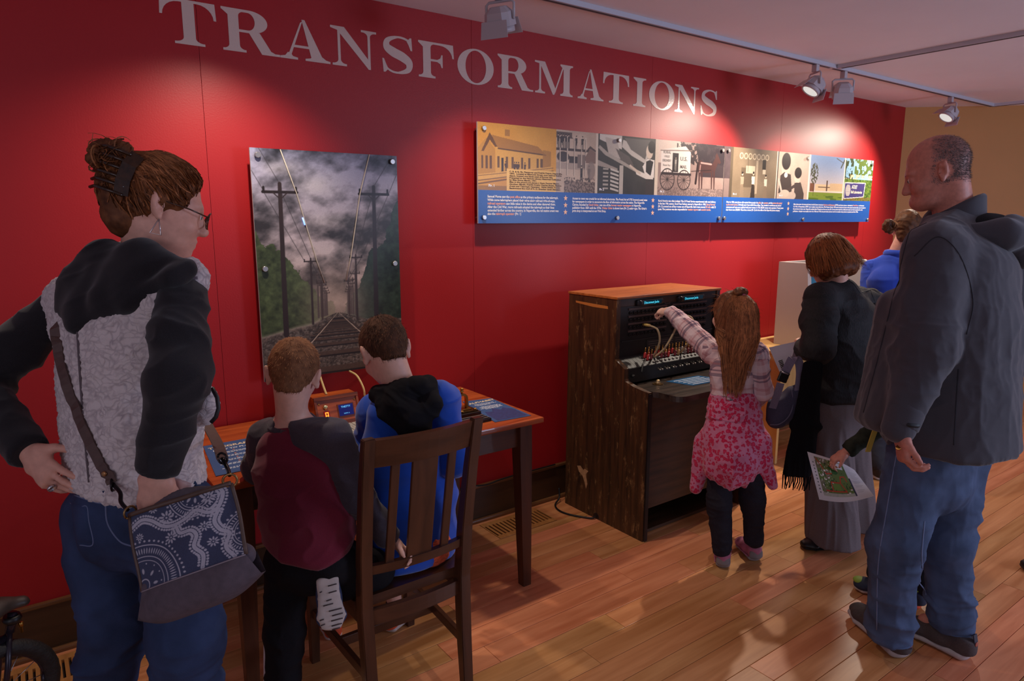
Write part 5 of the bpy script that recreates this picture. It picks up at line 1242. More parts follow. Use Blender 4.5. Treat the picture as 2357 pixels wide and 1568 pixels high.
class Blob:
    def __init__(s): s.p = []; s.k = 0.02
    def _add(s, kind, lo, hi, k, *a):
        s.p.append((kind, np.array(lo, float), np.array(hi, float), s.k if k is None else k, a)); return s
    def c(s, a, b, r0, r1=None, k=None):
        r1 = r0 if r1 is None else r1; a, b = np.array(a, float), np.array(b, float); r = max(r0, r1)
        return s._add('c', np.minimum(a, b) - r, np.maximum(a, b) + r, k, a, b, r0, r1)
    def ch(s, pts, rs, k=None):
        for i in range(len(pts) - 1): s.c(pts[i], pts[i + 1], rs[i], rs[i + 1], k)
        return s
    def e(s, c, r, fr=None, k=None, op='e'):
        c = np.array(c, float); A = np.eye(3) if fr is None else np.array([list(v) for v in fr]); m = max(r)
        return s._add(op, c - m, c + m, k, c, np.array(r, float), A)
    def sub(s, c, r, fr=None, k=None): return s.e(c, r, fr, k, 'se')
    def ec(s, a, b, ra, rb, side, k=None):
        a, b = np.array(a, float), np.array(b, float); m = max(max(ra), max(rb))
        return s._add('ec', np.minimum(a, b) - m, np.maximum(a, b) + m, k, a, b, ra, rb, np.array(side, float))
    def stack(s, secs, k=None):
        """secs: (centre, half width along side, half depth, side vector)"""
        for q, w in zip(secs[:-1], secs[1:]):
            s.ec(q[0], w[0], q[1:3], w[1:3], q[3], k)
        return s
    def bx(s, c, r, fr, rd=0.005, k=None, op='b'):
        c = np.array(c, float); m = np.linalg.norm(r) + rd
        return s._add(op, c - m, c + m, k, c, np.array(r, float), np.array([list(v) for v in fr]), rd)
    def cut(s, p, n, k=0.004):
        """keep the side the normal points away from"""
        n = Vector(n).normalized(); return s._add('cut', (0, 0, 0), (0, 0, 0), k, np.array(p, float), np.array(n))
    def copy(s):
        o = Blob(); o.p = list(s.p); o.k = s.k; return o
    def field(s, h):
        adds = [q for q in s.p if q[0] in ('c', 'e', 'ec', 'b')]
        lo = np.min([q[1] for q in adds], 0) - 3 * h; hi = np.max([q[2] for q in adds], 0) + 3 * h
        n = np.ceil((hi - lo) / h).astype(int) + 1
        f = np.full(n, 0.5, np.float32)
        ax = [lo[i] + h * np.arange(n[i]) for i in range(3)]
        for kind, l, u, k, a in s.p:
            if kind == 'cut':
                p, nn = a
                d = ((ax[0] - p[0]) * nn[0])[:, None, None] + ((ax[1] - p[1]) * nn[1])[None, :, None] + ((ax[2] - p[2]) * nn[2])[None, None, :]
                d = d.astype(np.float32)
                hh = np.maximum(k - np.abs(f - d), 0) / k
                f = np.maximum(f, d) + hh * hh * k * 0.25
                continue
            m = k + 3 * h
            i0 = np.clip(np.floor((l - m - lo) / h).astype(int), 0, n - 1); i1 = np.clip(np.ceil((u + m - lo) / h).astype(int) + 1, 1, n)
            if np.any(i1 <= i0): continue
            X = ax[0][i0[0]:i1[0]][:, None, None]; Y = ax[1][i0[1]:i1[1]][None, :, None]; Z = ax[2][i0[2]:i1[2]][None, None, :]
            if kind == 'c':
                A, B, r0, r1 = a; D = B - A; L2 = max((D ** 2).sum(), 1e-12)
                t = np.clip(((X - A[0]) * D[0] + (Y - A[1]) * D[1] + (Z - A[2]) * D[2]) / L2, 0, 1)
                d = np.sqrt((X - A[0] - t * D[0]) ** 2 + (Y - A[1] - t * D[1]) ** 2 + (Z - A[2] - t * D[2]) ** 2) - (r0 + (r1 - r0) * t)
            elif kind in ('e', 'se'):
                C, R, A = a
                x, y, z = X - C[0], Y - C[1], Z - C[2]
                q = [(A[i][0] * x + A[i][1] * y + A[i][2] * z) / R[i] for i in range(3)]
                k0 = np.sqrt(q[0] ** 2 + q[1] ** 2 + q[2] ** 2) + 1e-9
                k1 = np.sqrt((q[0] / R[0]) ** 2 + (q[1] / R[1]) ** 2 + (q[2] / R[2]) ** 2) + 1e-9
                d = k0 * (k0 - 1) / k1
            elif kind == 'ec':
                A, B, ra, rb, sd = a; D = B - A; L = np.sqrt((D ** 2).sum()); T = D / L
                S = sd - T * (sd @ T); S = S / np.linalg.norm(S); W = np.cross(T, S)
                x, y, z = X - A[0], Y - A[1], Z - A[2]
                tt = x * T[0] + y * T[1] + z * T[2]; t = np.clip(tt / L, 0, 1); ov = tt - t * L
                wa = ra[0] + (rb[0] - ra[0]) * t; wb = ra[1] + (rb[1] - ra[1]) * t; mn = np.minimum(wa, wb)
                uu = (x * S[0] + y * S[1] + z * S[2]) / wa; vv = (x * W[0] + y * W[1] + z * W[2]) / wb
                d = (np.sqrt(uu ** 2 + vv ** 2 + (ov / mn) ** 2) - 1) * mn
            else:
                C, R, A, rd = a
                x, y, z = X - C[0], Y - C[1], Z - C[2]
                q = [np.abs(A[i][0] * x + A[i][1] * y + A[i][2] * z) - R[i] + rd for i in range(3)]
                d = np.sqrt(sum(np.maximum(v, 0) ** 2 for v in q)) + np.minimum(np.maximum(np.maximum(q[0], q[1]), q[2]), 0) - rd
            sl = (slice(i0[0], i1[0]), slice(i0[1], i1[1]), slice(i0[2], i1[2]))
            g = f[sl]; d = np.asarray(np.broadcast_to(d, g.shape), np.float32)
            kk = max(k, 1e-5)
            if kind == 'se':
                d = -d; hh = np.maximum(kk - np.abs(g - d), 0) / kk
                f[sl] = np.maximum(g, d) + hh * hh * kk * 0.25
            else:
                hh = np.maximum(kk - np.abs(g - d), 0) / kk
                f[sl] = np.minimum(g, d) - hh * hh * kk * 0.25
        return f, lo, n
    def mesh(s, name, mat, parent=None, h=0.006, disp=None, smooth=1):
        f, lo, n = s.field(h)
        V, Fq = surface_nets(f)
        V = lo + V * h
        V = lap(V, Fq, smooth)
        if disp is not None:
            N = vnormals(V, Fq)
            for d in (disp if isinstance(disp, (list, tuple)) else [disp]):
                V = V + N * d(V)[:, None]
        o = raw_mesh(name, V, Fq, mat, parent, True)
        return o
def surface_nets(f):
    s = f < 0
    cnt = np.zeros(tuple(d - 1 for d in f.shape), np.uint8)
    for dx in (0, 1):
        for dy in (0, 1):
            for dz in (0, 1):
                cnt += s[dx:dx + cnt.shape[0], dy:dy + cnt.shape[1], dz:dz + cnt.shape[2]]
    act = (cnt > 0) & (cnt < 8)
    I = np.argwhere(act)
    idx = np.full(act.shape, -1, np.int32); idx[act] = np.arange(len(I), dtype=np.int32)
    acc = np.zeros((len(I), 3)); wt = np.zeros(len(I))
    offs = [(0, 0, 0), (1, 0, 0), (0, 1, 0), (1, 1, 0), (0, 0, 1), (1, 0, 1), (0, 1, 1), (1, 1, 1)]
    vals = [f[I[:, 0] + o[0], I[:, 1] + o[1], I[:, 2] + o[2]] for o in offs]
    for a, b in ((0, 1), (2, 3), (4, 5), (6, 7), (0, 2), (1, 3), (4, 6), (5, 7), (0, 4), (1, 5), (2, 6), (3, 7)):
        va, vb = vals[a], vals[b]
        m = (va < 0) != (vb < 0)
        t = np.where(m, va / np.where(m, va - vb, 1), 0)
        pa, pb = np.array(offs[a]), np.array(offs[b])
        acc += np.where(m[:, None], pa + t[:, None] * (pb - pa), 0); wt += m
    V = I + acc / wt[:, None]
    quads = []
    for ax in range(3):
        b, c = (ax + 1) % 3, (ax + 2) % 3
        sa = [slice(None)] * 3; sb = [slice(None)] * 3
        sa[ax] = slice(0, -1); sb[ax] = slice(1, None)
        A, B = s[tuple(sa)], s[tuple(sb)]
        E = np.argwhere(A != B)
        ok = (E[:, b] > 0) & (E[:, c] > 0) & (E[:, b] < f.shape[b] - 1) & (E[:, c] < f.shape[c] - 1)
        E = E[ok]; inside = A[E[:, 0], E[:, 1], E[:, 2]]
        def g(db, dc):
            q = E.copy(); q[:, b] += db; q[:, c] += dc
            return idx[q[:, 0], q[:, 1], q[:, 2]]
        Q = np.stack([g(-1, -1), g(0, -1), g(0, 0), g(-1, 0)], 1)
        Q[~inside] = Q[~inside][:, ::-1]
        quads.append(Q)
    Q = np.concatenate(quads)
    return V, Q[(Q >= 0).all(1)]
def lap(V, F, it=1):
    for _ in range(it):
        acc = np.zeros_like(V); w = np.zeros(len(V))
        for i in range(4):
            j = (i + 1) % 4
            np.add.at(acc, F[:, i], V[F[:, j]]); np.add.at(w, F[:, i], 1)
            np.add.at(acc, F[:, j], V[F[:, i]]); np.add.at(w, F[:, j], 1)
        V = V * 0.5 + 0.5 * acc / np.maximum(w, 1)[:, None]
    return V
def vnormals(V, F):
    n = np.cross(V[F[:, 2]] - V[F[:, 0]], V[F[:, 3]] - V[F[:, 1]])
    N = np.zeros_like(V)
    for i in range(4): np.add.at(N, F[:, i], n)
    return N / (np.linalg.norm(N, axis=1)[:, None] + 1e-12)

from mathutils.bvhtree import BVHTree
def bvh(o):
    me = o.data
    return BVHTree.FromPolygons([v.co.copy() for v in me.vertices], [tuple(p.vertices) for p in me.polygons])
def onto(tree, p, d, off=0.002, back=0.6):
    """drop a point onto a surface along d"""
    d = (Vector(p) - Vector(CAM_LOC)).normalized() if d is FH else Vector(d).normalized()
    h = tree.ray_cast(Vector(p) - d * back, d)
    if h[0] is None:
        h = tree.find_nearest(Vector(p)); return h[0] + h[1] * off, h[1]
    n = h[1] if h[1].dot(d) < 0 else -h[1]
    return h[0] + n * off, n
def nearest(tree, p, off=0.002):
    h = tree.find_nearest(Vector(p)); return h[0] + (Vector(p) - h[0]).normalized() * 0 + h[1] * off, h[1]
def seam(name, tree, pts, d, r, mat, parent, n=6, off=0.0, sub=8):
    P = [onto(tree, p, d, off)[0] for p in spline(pts, sub)]
    return tube(name, P, r, mat, parent, n)
def patch_on(name, tree, quad, d, off, mat, parent, nu=10, nv=10, thick=0.003, shape=None):
    """a cloth patch lying on a surface; quad = 4 corners (ll, lr, ur, ul) projected along d"""
    q = [Vector(p) for p in quad]; bm = bmesh.new(); G_ = []
    for j in range(nv + 1):
        row = []
        for i in range(nu + 1):
            u, v = i / nu, j / nv
            p = (q[0] * (1 - u) + q[1] * u) * (1 - v) + (q[3] * (1 - u) + q[2] * u) * v
            a, nn = onto(tree, p, d, off)
            e = min(u, 1 - u, v, 1 - v)
            row.append((bm.verts.new(a + nn * (thick if e > 0 else -0.002))))
        G_.append(row)
    for j in range(nv):
        for i in range(nu): bm.faces.new((G_[j][i], G_[j][i + 1], G_[j + 1][i + 1], G_[j + 1][i]))
    return from_bm(name, bm, mat, parent, True)
def ribbon(name, pts, width, thick, mat, parent=None, side=None, norms=None):
    """a flat strap along points; side = width direction (per point or one)"""
    bm = bmesh.new(); R_ = []; n = len(pts); P = [Vector(p) for p in pts]
    for i, p in enumerate(P):
        t = (P[min(i + 1, n - 1)] - P[max(i - 1, 0)]).normalized()
        if norms is not None: nn = Vector(norms[i]); s_ = t.cross(nn).normalized()
        else:
            s_ = Vector(side[i] if isinstance(side, list) else side); s_ = (s_ - t * s_.dot(t)).normalized()
        nn = s_.cross(t)
        R_.append([bm.verts.new(p + s_ * a + nn * b) for a, b in ((-width / 2, -thick / 2), (width / 2, -thick / 2), (width / 2, thick / 2), (-width / 2, thick / 2))])
    for a, b in zip(R_[:-1], R_[1:]):
        for k in range(4): bm.faces.new((a[k], a[(k + 1) % 4], b[(k + 1) % 4], b[k]))
    bm.faces.new(R_[0][::-1]); bm.faces.new(R_[-1])
    return from_bm(name, bm, mat, parent)
def strands(name, roots, paths, mat, parent, width=0.0012, cols=None):
    """many thin tapering ribbons; paths: list of point lists"""
    Vs, Fs, Cs = [], [], []
    off = 0
    for r, P in enumerate(paths):
        P = np.asarray(P, float); n = len(P)
        T = np.gradient(P, axis=0); T /= np.linalg.norm(T, axis=1)[:, None] + 1e-9
        sd = np.cross(T, np.array(roots[r])); sd /= np.linalg.norm(sd, axis=1)[:, None] + 1e-9
        w = width * (1 - 0.75 * (np.arange(n) / (n - 1)) ** 2)[:, None]
        Vs.append(np.stack([P - sd * w, P + sd * w], 1).reshape(-1, 3))
        i = off + 2 * np.arange(n - 1)
        Fs.append(np.stack([i, i + 1, i + 3, i + 2], 1)); off += 2 * n
        Cs.append(np.full((2 * n,), rnd.random()))
    o = raw_mesh(name, np.concatenate(Vs), np.concatenate(Fs), mat, parent, True)
    at = o.data.attributes.new('tone', 'FLOAT', 'POINT'); at.data.foreach_set('value', np.concatenate(Cs).astype(np.float32))
    return tag(o, kind='stuff')
def hair_mat(name, dark, light, rough=0.62):
    m = bpy.data.materials.new(name); m.use_nodes = True; N, L, b = nodes(m)
    a = N.new('ShaderNodeAttribute'); a.attribute_name = 'tone'
    tc = N.new('ShaderNodeTexCoord'); nz = N.new('ShaderNodeTexNoise'); nz.inputs['Scale'].default_value = 45; nz.inputs['Detail'].default_value = 4
    L.new(tc.outputs['Object'], nz.inputs['Vector'])
    ad = N.new('ShaderNodeMath'); ad.operation = 'MULTIPLY_ADD'; L.new(a.outputs['Fac'], ad.inputs[0]); ad.inputs[1].default_value = 0.6; 
    mu = N.new('ShaderNodeMath'); mu.operation = 'MULTIPLY'; L.new(nz.outputs['Fac'], mu.inputs[0]); mu.inputs[1].default_value = 0.7; L.new(mu.outputs[0], ad.inputs[2])
    cr = N.new('ShaderNodeValToRGB'); cr.color_ramp.elements[0].position = 0.2; cr.color_ramp.elements[0].color = (*lin(dark), 1); cr.color_ramp.elements[1].position = 0.95; cr.color_ramp.elements[1].color = (*lin(light), 1)
    L.new(ad.outputs[0], cr.inputs[0]); L.new(cr.outputs[0], b.inputs['Base Color'])
    b.inputs['Roughness'].default_value = rough; b.inputs['Specular IOR Level'].default_value = 0.22
    _mats[name] = m
    return m

# ------------------------------------------------------------------ anatomy
def head(B, c, fr, s=1.0, child=False, k=0.012):
    """skull, face, ears; c = centre of the head at ear height"""
    r, f, u = fr; c = Vector(c)
    def P(a, b, d): return c + (r * a + f * b + u * d) * s
    def S(*v): return [q * s for q in v]
    jaw = 0.8 if child else 1.0
    B.e(P(0, -0.012, 0.034), S(0.076, 0.097, 0.086), fr, k)
    B.e(P(0, 0.030, -0.030), S(0.064, 0.064, 0.082 * (0.9 if child else 1)), fr, k * 2)
    B.e(P(0, 0.045, -0.078 * (0.92 if child else 1)), S(0.046 * jaw, 0.042, 0.030), fr, k * 2)
    B.e(P(0, 0.072, -0.100 * (0.90 if child else 1)), S(0.022, 0.018, 0.016), fr, k * 1.5)
    B.e(P(0, 0.078, 0.020), S(0.050, 0.016, 0.012), fr, k * 1.5)
    for q in (-1, 1):
        B.sub(P(0.031 * q, 0.099, -0.004), S(0.019, 0.014, 0.012), fr, k)
        B.e(P(0.031 * q, 0.080, -0.004), S(0.015, 0.013, 0.0125), fr, 0.004)
        B.e(P(0.038 * q, 0.062, -0.036), S(0.024, 0.026, 0.022), fr, k * 1.5)
    B.c(P(0, 0.088, 0.006), P(0, 0.109 if not child else 0.105, -0.035), 0.0078 * s, 0.0118 * s, k)
    B.e(P(0, 0.104, -0.040), S(0.0165 * jaw, 0.012, 0.008), fr, k * 0.6)
    B.e(P(0, 0.090, -0.066), S(0.022, 0.010, 0.006), fr, k * 0.6)
    B.e(P(0, 0.087, -0.078), S(0.020, 0.010, 0.007), fr, k * 0.6)
    B.sub(P(0, 0.103, -0.072), S(0.024, 0.008, 0.0022), fr, 0.004)
    for q in (-1, 1):
        er = frame(f * 0.75 + r * q * 0.55, u * 1.0 - f * 0.22)
        B.e(P(0.079 * q, -0.010, -0.006), S(0.010, 0.019, 0.030), er, 0.006)
        B.e(P(0.086 * q, -0.021, 0.003), S(0.006, 0.009, 0.025), er, 0.006)
        B.e(P(0.080 * q, -0.003, -0.034), S(0.007, 0.008, 0.010), er, 0.006)
        B.sub(P(0.091 * q, -0.004, -0.004), S(0.010, 0.010, 0.018), er, 0.004)
    return P
def eyes(P, fr, s, parent):
    for q in (-1, 1):
        p = P(0.031 * q, 0.083, -0.004)
        bm = bmesh.new(); bmesh.ops.create_uvsphere(bm, u_segments=12, v_segments=8, radius=0.0108 * s); bmesh.ops.translate(bm, verts=bm.verts, vec=p)
        e = from_bm('eye', bm, M('eye_white', (214, 206, 200), 0.2), parent, True)
        lathe('iris', [(0.0050 * s, 0), (0.0050 * s, 0.0008), (0.002 * s, 0.0012)], p + fr[1] * 0.0104 * s, M('iris_dark', (44, 30, 24), 0.2), e, axis=fr[1], n=10)
def hand(B, w, d, n, t, s=1.0, curl=(25, 35, 25), spread=6, thumb=(0.75, 0.55, 0.25), per=None, k=0.006, tcurl=20):
    """w wrist, d pointing direction, n palm normal (fingers curl that way), t thumb side"""
    w = Vector(w); d = Vector(d).normalized(); n = Vector(n); n = (n - d * n.dot(d)).normalized(); t0 = Vector(t); t = n.cross(d); t = t if t.dot(t0) > 0 else -t
    kn = w + d * 0.088 * s
    B.ec(w - d * 0.01 * s, w + d * 0.03 * s, (0.026 * s, 0.019 * s), (0.036 * s, 0.016 * s), t, k)
    B.ec(w + d * 0.03 * s, kn, (0.037 * s, 0.016 * s), (0.041 * s, 0.013 * s), t, k * 2)
    B.e(w + d * 0.035 * s + t * 0.022 * s + n * 0.008 * s, [0.018 * s, 0.030 * s, 0.014 * s], frame(d, n), k * 2)
    for i, (o, L, r) in enumerate(((0.031, 0.076, 0.0088), (0.0105, 0.086, 0.0090), (-0.0105, 0.079, 0.0086), (-0.0305, 0.062, 0.0078))):
        cu = curl if per is None else per[i]
        sp = math.radians(spread * (1.5 - i) / 1.5)
        dd = (d * math.cos(sp) + t * math.sin(sp)).normalized()
        p = kn + t * o * s - d * (0.006 * abs(i - 1)) * s; a = 0
        pts = [p - dd * 0.012 * s]; pts.append(p)
        for sg, cc in zip((0.46, 0.30, 0.24), cu):
            a += math.radians(cc); p = p + (dd * math.cos(a) + n * math.sin(a)) * L * sg * s; pts.append(p)
        B.ch(pts, [r * s * q for q in (1.08, 1.05, 0.97, 0.90, 0.80)], 0.0035)
    td = (d * thumb[0] + t * thumb[1] + n * thumb[2]).normalized()
    p = w + d * 0.022 * s + t * 0.026 * s
    p1 = p + td * 0.036 * s; t2 = (td * math.cos(math.radians(tcurl)) + (d * 0.7 + n * 0.5 - t * 0.3).normalized() * math.sin(math.radians(tcurl))).normalized(); p2 = p1 + t2 * 0.030 * s; p3 = p2 + t2 * 0.022 * s
    B.ch([p, p1, p2, p3], [0.0125 * s, 0.0105 * s, 0.0095 * s, 0.008 * s], 0.006)
def shoe(parent, heel, toe, w, h, mat_u, mat_s, name='shoe', sole=0.026, ankle=None, up=UP, lift=0.0, topmat=None):
    """heel and toe: ground points of the sole; returns the upper"""
    heel, toe = Vector(heel), Vector(toe); f = (toe - heel); L = f.length; f.normalize(); u = Vector(up); u = (u - f * u.dot(f)).normalized(); r = f.cross(u); fr = (r, f, u)
    def P(a, b, d): return heel + r * a * w + f * b * L + u * (d + lift)
    S_ = Blob(); S_.k = 0.02
    S_.ec(P(0, 0.13, sole * 0.55), P(0, 0.40, sole * 0.5), (w * 0.40, sole * 0.62), (w * 0.38, sole * 0.52), r, 0.003)
    S_.ec(P(0, 0.40, sole * 0.5), P(0.03, 0.72, sole * 0.5), (w * 0.38, sole * 0.52), (w * 0.50, sole * 0.5), r, 0.003)
    S_.ec(P(0.03, 0.72, sole * 0.5), P(0.0, 0.89, sole * 0.62), (w * 0.50, sole * 0.5), (w * 0.36, sole * 0.46), r, 0.003)
    S_.cut(P(0, 0, 0.001), -u, 0.003)
    sole_o = S_.mesh('sole', mat_s, parent, 0.003, None, 2)
    U_ = Blob(); U_.k = 0.02
    U_.ec(P(0, 0.13, sole), P(0, 0.14, h * 0.72), (w * 0.36, w * 0.36), (w * 0.33, w * 0.33), r, 0.02)
    U_.ec(P(0, 0.14, h * 0.70), P(0, 0.42, h * 0.62), (w * 0.33, w * 0.36), (w * 0.37, w * 0.36), r, 0.025)
    U_.ec(P(0, 0.42, sole * 1.1), P(0.03, 0.74, sole * 1.1), (w * 0.40, h * 0.50), (w * 0.45, h * 0.30), r, 0.03)
    U_.ec(P(0.03, 0.74, sole * 1.1), P(0, 0.88, sole * 1.1), (w * 0.44, h * 0.28), (w * 0.33, h * 0.20), r, 0.02)
    U_.cut(P(0, 0, sole * 0.7), -u, 0.004)
    U_.cut(P(0, 0.14, h * 0.98), (u * 0.95 - f * 0.25), 0.004)
    upr = U_.mesh(name, mat_u, parent, 0.004, None, 2)
    sole_o.parent = upr; sole_o.matrix_parent_inverse = Matrix.Identity(4)
    return upr, P
SKIN = M('skin_light', (214, 158, 138), 0.5, var=0.10, vscale=60, bump=0.12, bscale=500, spec=0.35)
SKINP = M('skin_pale', (220, 170, 150), 0.5, var=0.08, vscale=60, bump=0.10, bscale=500, spec=0.35)
SKINR = M('skin_ruddy', (202, 132, 112), 0.5, var=0.16, vscale=70, bump=0.15, bscale=400, spec=0.35)
for _m in (SKIN, SKINP, SKINR):
    _b = _m.node_tree.nodes['Principled BSDF']; _b.inputs['Subsurface Weight'].default_value = 0.12; _b.inputs['Subsurface Radius'].default_value = (0.012, 0.005, 0.003)
def person(o, label, cat='person'):
    return tag(o, label, cat)
def denim(name, col, fade):
    m = M(name, col, 0.8, var=0.38, vscale=11, bump=0.45, bscale=700, spec=0.2)
    return m

# ================================================================== tall man in the grey coat
def man():
    hf = frame(facing(-63, -20), UP)
    hc = V3((2.76,-1.745,1.772))
    bf = facing(-52); br = frame(bf)[0]; side = br
    neck = V3((2.838,-1.789,1.6)); hipc = V3((2.644,-1.888,0.7339))
    shL = V3((2.59,-1.836,1.481)); elL = V3((2.46,-1.896,1.175)); wrL = V3((2.33,-1.896,0.9171))
    shR = V3((3.135,-1.847,1.466)); elR = V3((3.221,-1.904,1.092)); wrR = V3((3.113,-1.85,0.8073))
    hipL = V3((2.536,-1.881,0.7548)); knL = V3((2.43,-1.878,0.4701)); anL = V3((2.457,-1.879,0.1006))
    hipR = V3((2.773,-1.912,0.713)); knR = V3((2.691,-1.942,0.4187)); anR = V3((2.717,-1.982,0.094))
    B = Blob(); B.k = 0.02
    s = 1.04
    P = head(B, hc, hf, s)
    B.c(P(0, -0.03, -0.05), neck, 0.060, 0.068, 0.03)
    B.e(P(0, 0.06, -0.085), (0.05, 0.05, 0.03), hf, 0.02)
    chest = neck * 0.55 + hipc * 0.45
    B.ec(neck - UP * 0.10, chest, (0.17, 0.10), (0.16, 0.11), side, 0.05); B.ec(chest, hipc, (0.16, 0.11), (0.16, 0.11), side, 0.05)
    for a, b, c_ in ((shL, elL, wrL), (shR, elR, wrR)): B.ch([a, b, c_], [0.05, 0.04, 0.028], 0.02)
    for a, b, c_ in ((hipL, knL, anL), (hipR, knR, anR)): B.ch([a, b, c_], [0.075, 0.052, 0.038], 0.03)
    for an, tx in ((anL, V3((2.525,-1.757,0.05))), (anR, V3((2.714,-1.84,0.05)))): B.c(an, an * 0.4 + tx * 0.6, 0.036, 0.03, 0.02)
    hd = (V3((2.317,-1.919,0.8281)) - wrL).normalized()
    hand(B, wrL + hd * 0.012, hd, RT * 0.9 - bf * 0.35, -FH * 0.3 - RT * 0.6 + bf * 0.8, 1.02, curl=(38, 42, 30), spread=3, thumb=(0.9, 0.35, 0.35))
    hand(B, wrR, -UP, -br, bf, 1.0)
    body = B.mesh('person', SKINR, None, 0.005)
    person(body, 'tall balding man in a hooded charcoal coat and blue jeans at the right')
    eyes(P, hf, s, body)
    # brow, cropped grey hair round the back and sides
    bmx = Blob(); bmx.k = 0.004
    for q in (-1, 1): bmx.ec(P(0.014 * q, 0.094, 0.017), P(0.044 * q, 0.080, 0.017), (0.0035, 0.003), (0.0025, 0.002), UP)
    bmx.mesh('eyebrow', M('brow_grey', (74, 62, 58), 0.8), body, 0.003)
    # cropped grey hair round the back and sides: short strands over a stubble-tinted scalp
    co = np.array([v.co for v in body.data.vertices]); no = np.array([v.normal for v in body.data.vertices])
    rel = (co - np.array(P(0, 0, 0))) / s; lr = np.abs(rel @ np.array(hf[0])); lf = rel @ np.array(hf[1]); lu = rel @ np.array(hf[2])
    edge = vn3(co * 90, 3) * 0.02
    mk_ = np.clip((0.016 - 0.30 * np.clip(lu, 0, 1) - lf + edge) / 0.022, 0, 1) * np.clip((lu + 0.050 + 0.25 * np.clip(-lf - 0.05, -.05, 1) + edge) / 0.022, 0, 1) * np.clip((0.107 - lu + edge - 0.25 * np.clip(lf + 0.03, 0, 1)) / 0.016, 0, 1)
    mk_ *= (np.linalg.norm(rel, axis=1) < 0.16) * np.clip((np.hypot(lf + 0.012, lu + 0.006) - 0.034) / 0.008 + (lr < 0.074), 0, 1)
    at = body.data.attributes.new('stubble', 'FLOAT', 'POINT'); at.data.foreach_set('value', mk_.astype(np.float32))
    m = SKINR.copy(); m.name = 'skin_ruddy_stubble'; N, L, b_ = nodes(m); body.data.materials[0] = m
    old = b_.inputs['Base Color'].links[0].from_socket; an_ = N.new('ShaderNodeAttribute'); an_.attribute_name = 'stubble'
    mu = N.new('ShaderNodeMath'); mu.operation = 'MULTIPLY'; L.new(an_.outputs['Fac'], mu.inputs[0]); mu.inputs[1].default_value = 0.50
    mx = N.new('ShaderNodeMix'); mx.data_type = 'RGBA'; L.new(mu.outputs[0], mx.inputs['Factor']); L.new(old, mx.inputs['A']); mx.inputs['B'].default_value = (*lin((104, 90, 90)), 1); L.new(mx.outputs['Result'], b_.inputs['Base Color'])
    rg = np.random.default_rng(2); cand = np.where(mk_ > 0.05)[0]; cand = rg.choice(cand, 7000); cand = cand[rg.random(7000) < mk_[cand]]
    pt = []
    for i in cand:
        g = no[i] * 0.6 - np.array(hf[2]) * 0.6 - np.array(hf[1]) * 0.4 + rg.normal(0, 0.25, 3); p = co[i] + rg.normal(0, 0.0015, 3); pt.append([p, p + g * 0.003, p + g * 0.006])
    strands('hair', [tuple(no[i]) for i in cand], pt, hair_mat('cropped_grey_hair', (46, 40, 42), (150, 138, 136), 0.7), body, 0.0007)
    # coat
    COAT = M('charcoal_softshell', (72, 70, 76), 0.85, var=0.10, vscale=500, bump=0.12, bscale=900, sheen=0.25, spec=0.2)
    T = Blob(); T.k = 0.05
    hem = V3((2.704,-1.903,0.8088))
    mid = V3((2.774,-1.868,1.2)); ch_ = V3((2.814,-1.844,1.388))
    T.stack([(neck - UP * 0.06 + bf * 0.01, 0.115, 0.095, side), (ch_, 0.235, 0.165, side), (mid, 0.245, 0.190, side), (hem - UP * 0.06, 0.275, 0.225, side)], 0.05)
    T.c(neck - UP * 0.03, shL, 0.085, 0.095, 0.05); T.c(neck - UP * 0.03, shR, 0.085, 0.095, 0.05)
    T.ch([shL, elL], [0.098, 0.088], 0.035); T.c(elL, wrL, 0.086, 0.052, 0.03)
    T.ch([shR, elR], [0.10, 0.088], 0.035); T.c(elR, wrR, 0.085, 0.058, 0.03)
    # open front edge hanging left of the arm
    fe0 = V3((2.524,-1.764,1.304)); fe1 = V3((2.443,-1.768,0.9042))
    T.ec(fe0, fe1, (0.05, 0.10), (0.055, 0.12), RT, 0.04)
    T.sub(P(0, 0.02, -0.06), (0.07, 0.085, 0.10), hf, 0.02)
    cutp = V3((2.701,-1.901,0.8088))
    T.cut(cutp, -UP + RT * 0.03, 0.008)
    dirs = [tuple(RT), tuple(FH), (0, 0, 1)]
    zl = hem.z
    def low(Pp): return np.clip((ch_.z + 0.1 - Pp[:, 2]) / 0.5, 0.25, 1)
    def armmask(Pp):
        d = np.linalg.norm(Pp - np.array(elL), axis=1); return np.exp(-(d / 0.22) ** 2)
    coat = T.mesh('coat', COAT, body, 0.006, [folds(0.020, (9, 9, 1.6), 4, True, 0.25, low, dirs), folds(0.016, (7, 7, 14), 9, True, 0.3, armmask, dirs), folds(0.006, (16, 16, 10), 14, True, 0.3, None, dirs)])
    ct = bvh(coat); vd = FH
    CS = M('coat_seam', (44, 42, 48), 0.9)
    for pts in ([(2.459,-1.829,1.478), (2.531,-1.867,1.542), (2.584,-1.92,1.478), (2.604,-1.966,1.333), (2.574,-1.97,1.218)], [(2.594,-1.763,1.653), (2.548,-1.759,1.517), (2.502,-1.759,1.367), (2.428,-1.758,1.126), (2.365,-1.755,0.9307)], [(2.609,-1.958,0.8179), (2.629,-1.944,0.9457), (2.65,-1.93,1.081)]):
        seam('seam', ct, [V3(p) for p in pts], vd, 0.0022, CS, coat)
    # cuff
    cf = (wrL - elL).normalized()
    K = Blob(); K.k = 0.01; K.c(wrL - cf * 0.055, wrL - cf * 0.004, 0.0590, 0.0545); K.cut(wrL - cf * 0.0, cf, 0.004); K.cut(wrL - cf * 0.075, -cf, 0.004)
    cuff = K.mesh('cuff', COAT, coat, 0.005); kt_ = bvh(cuff)
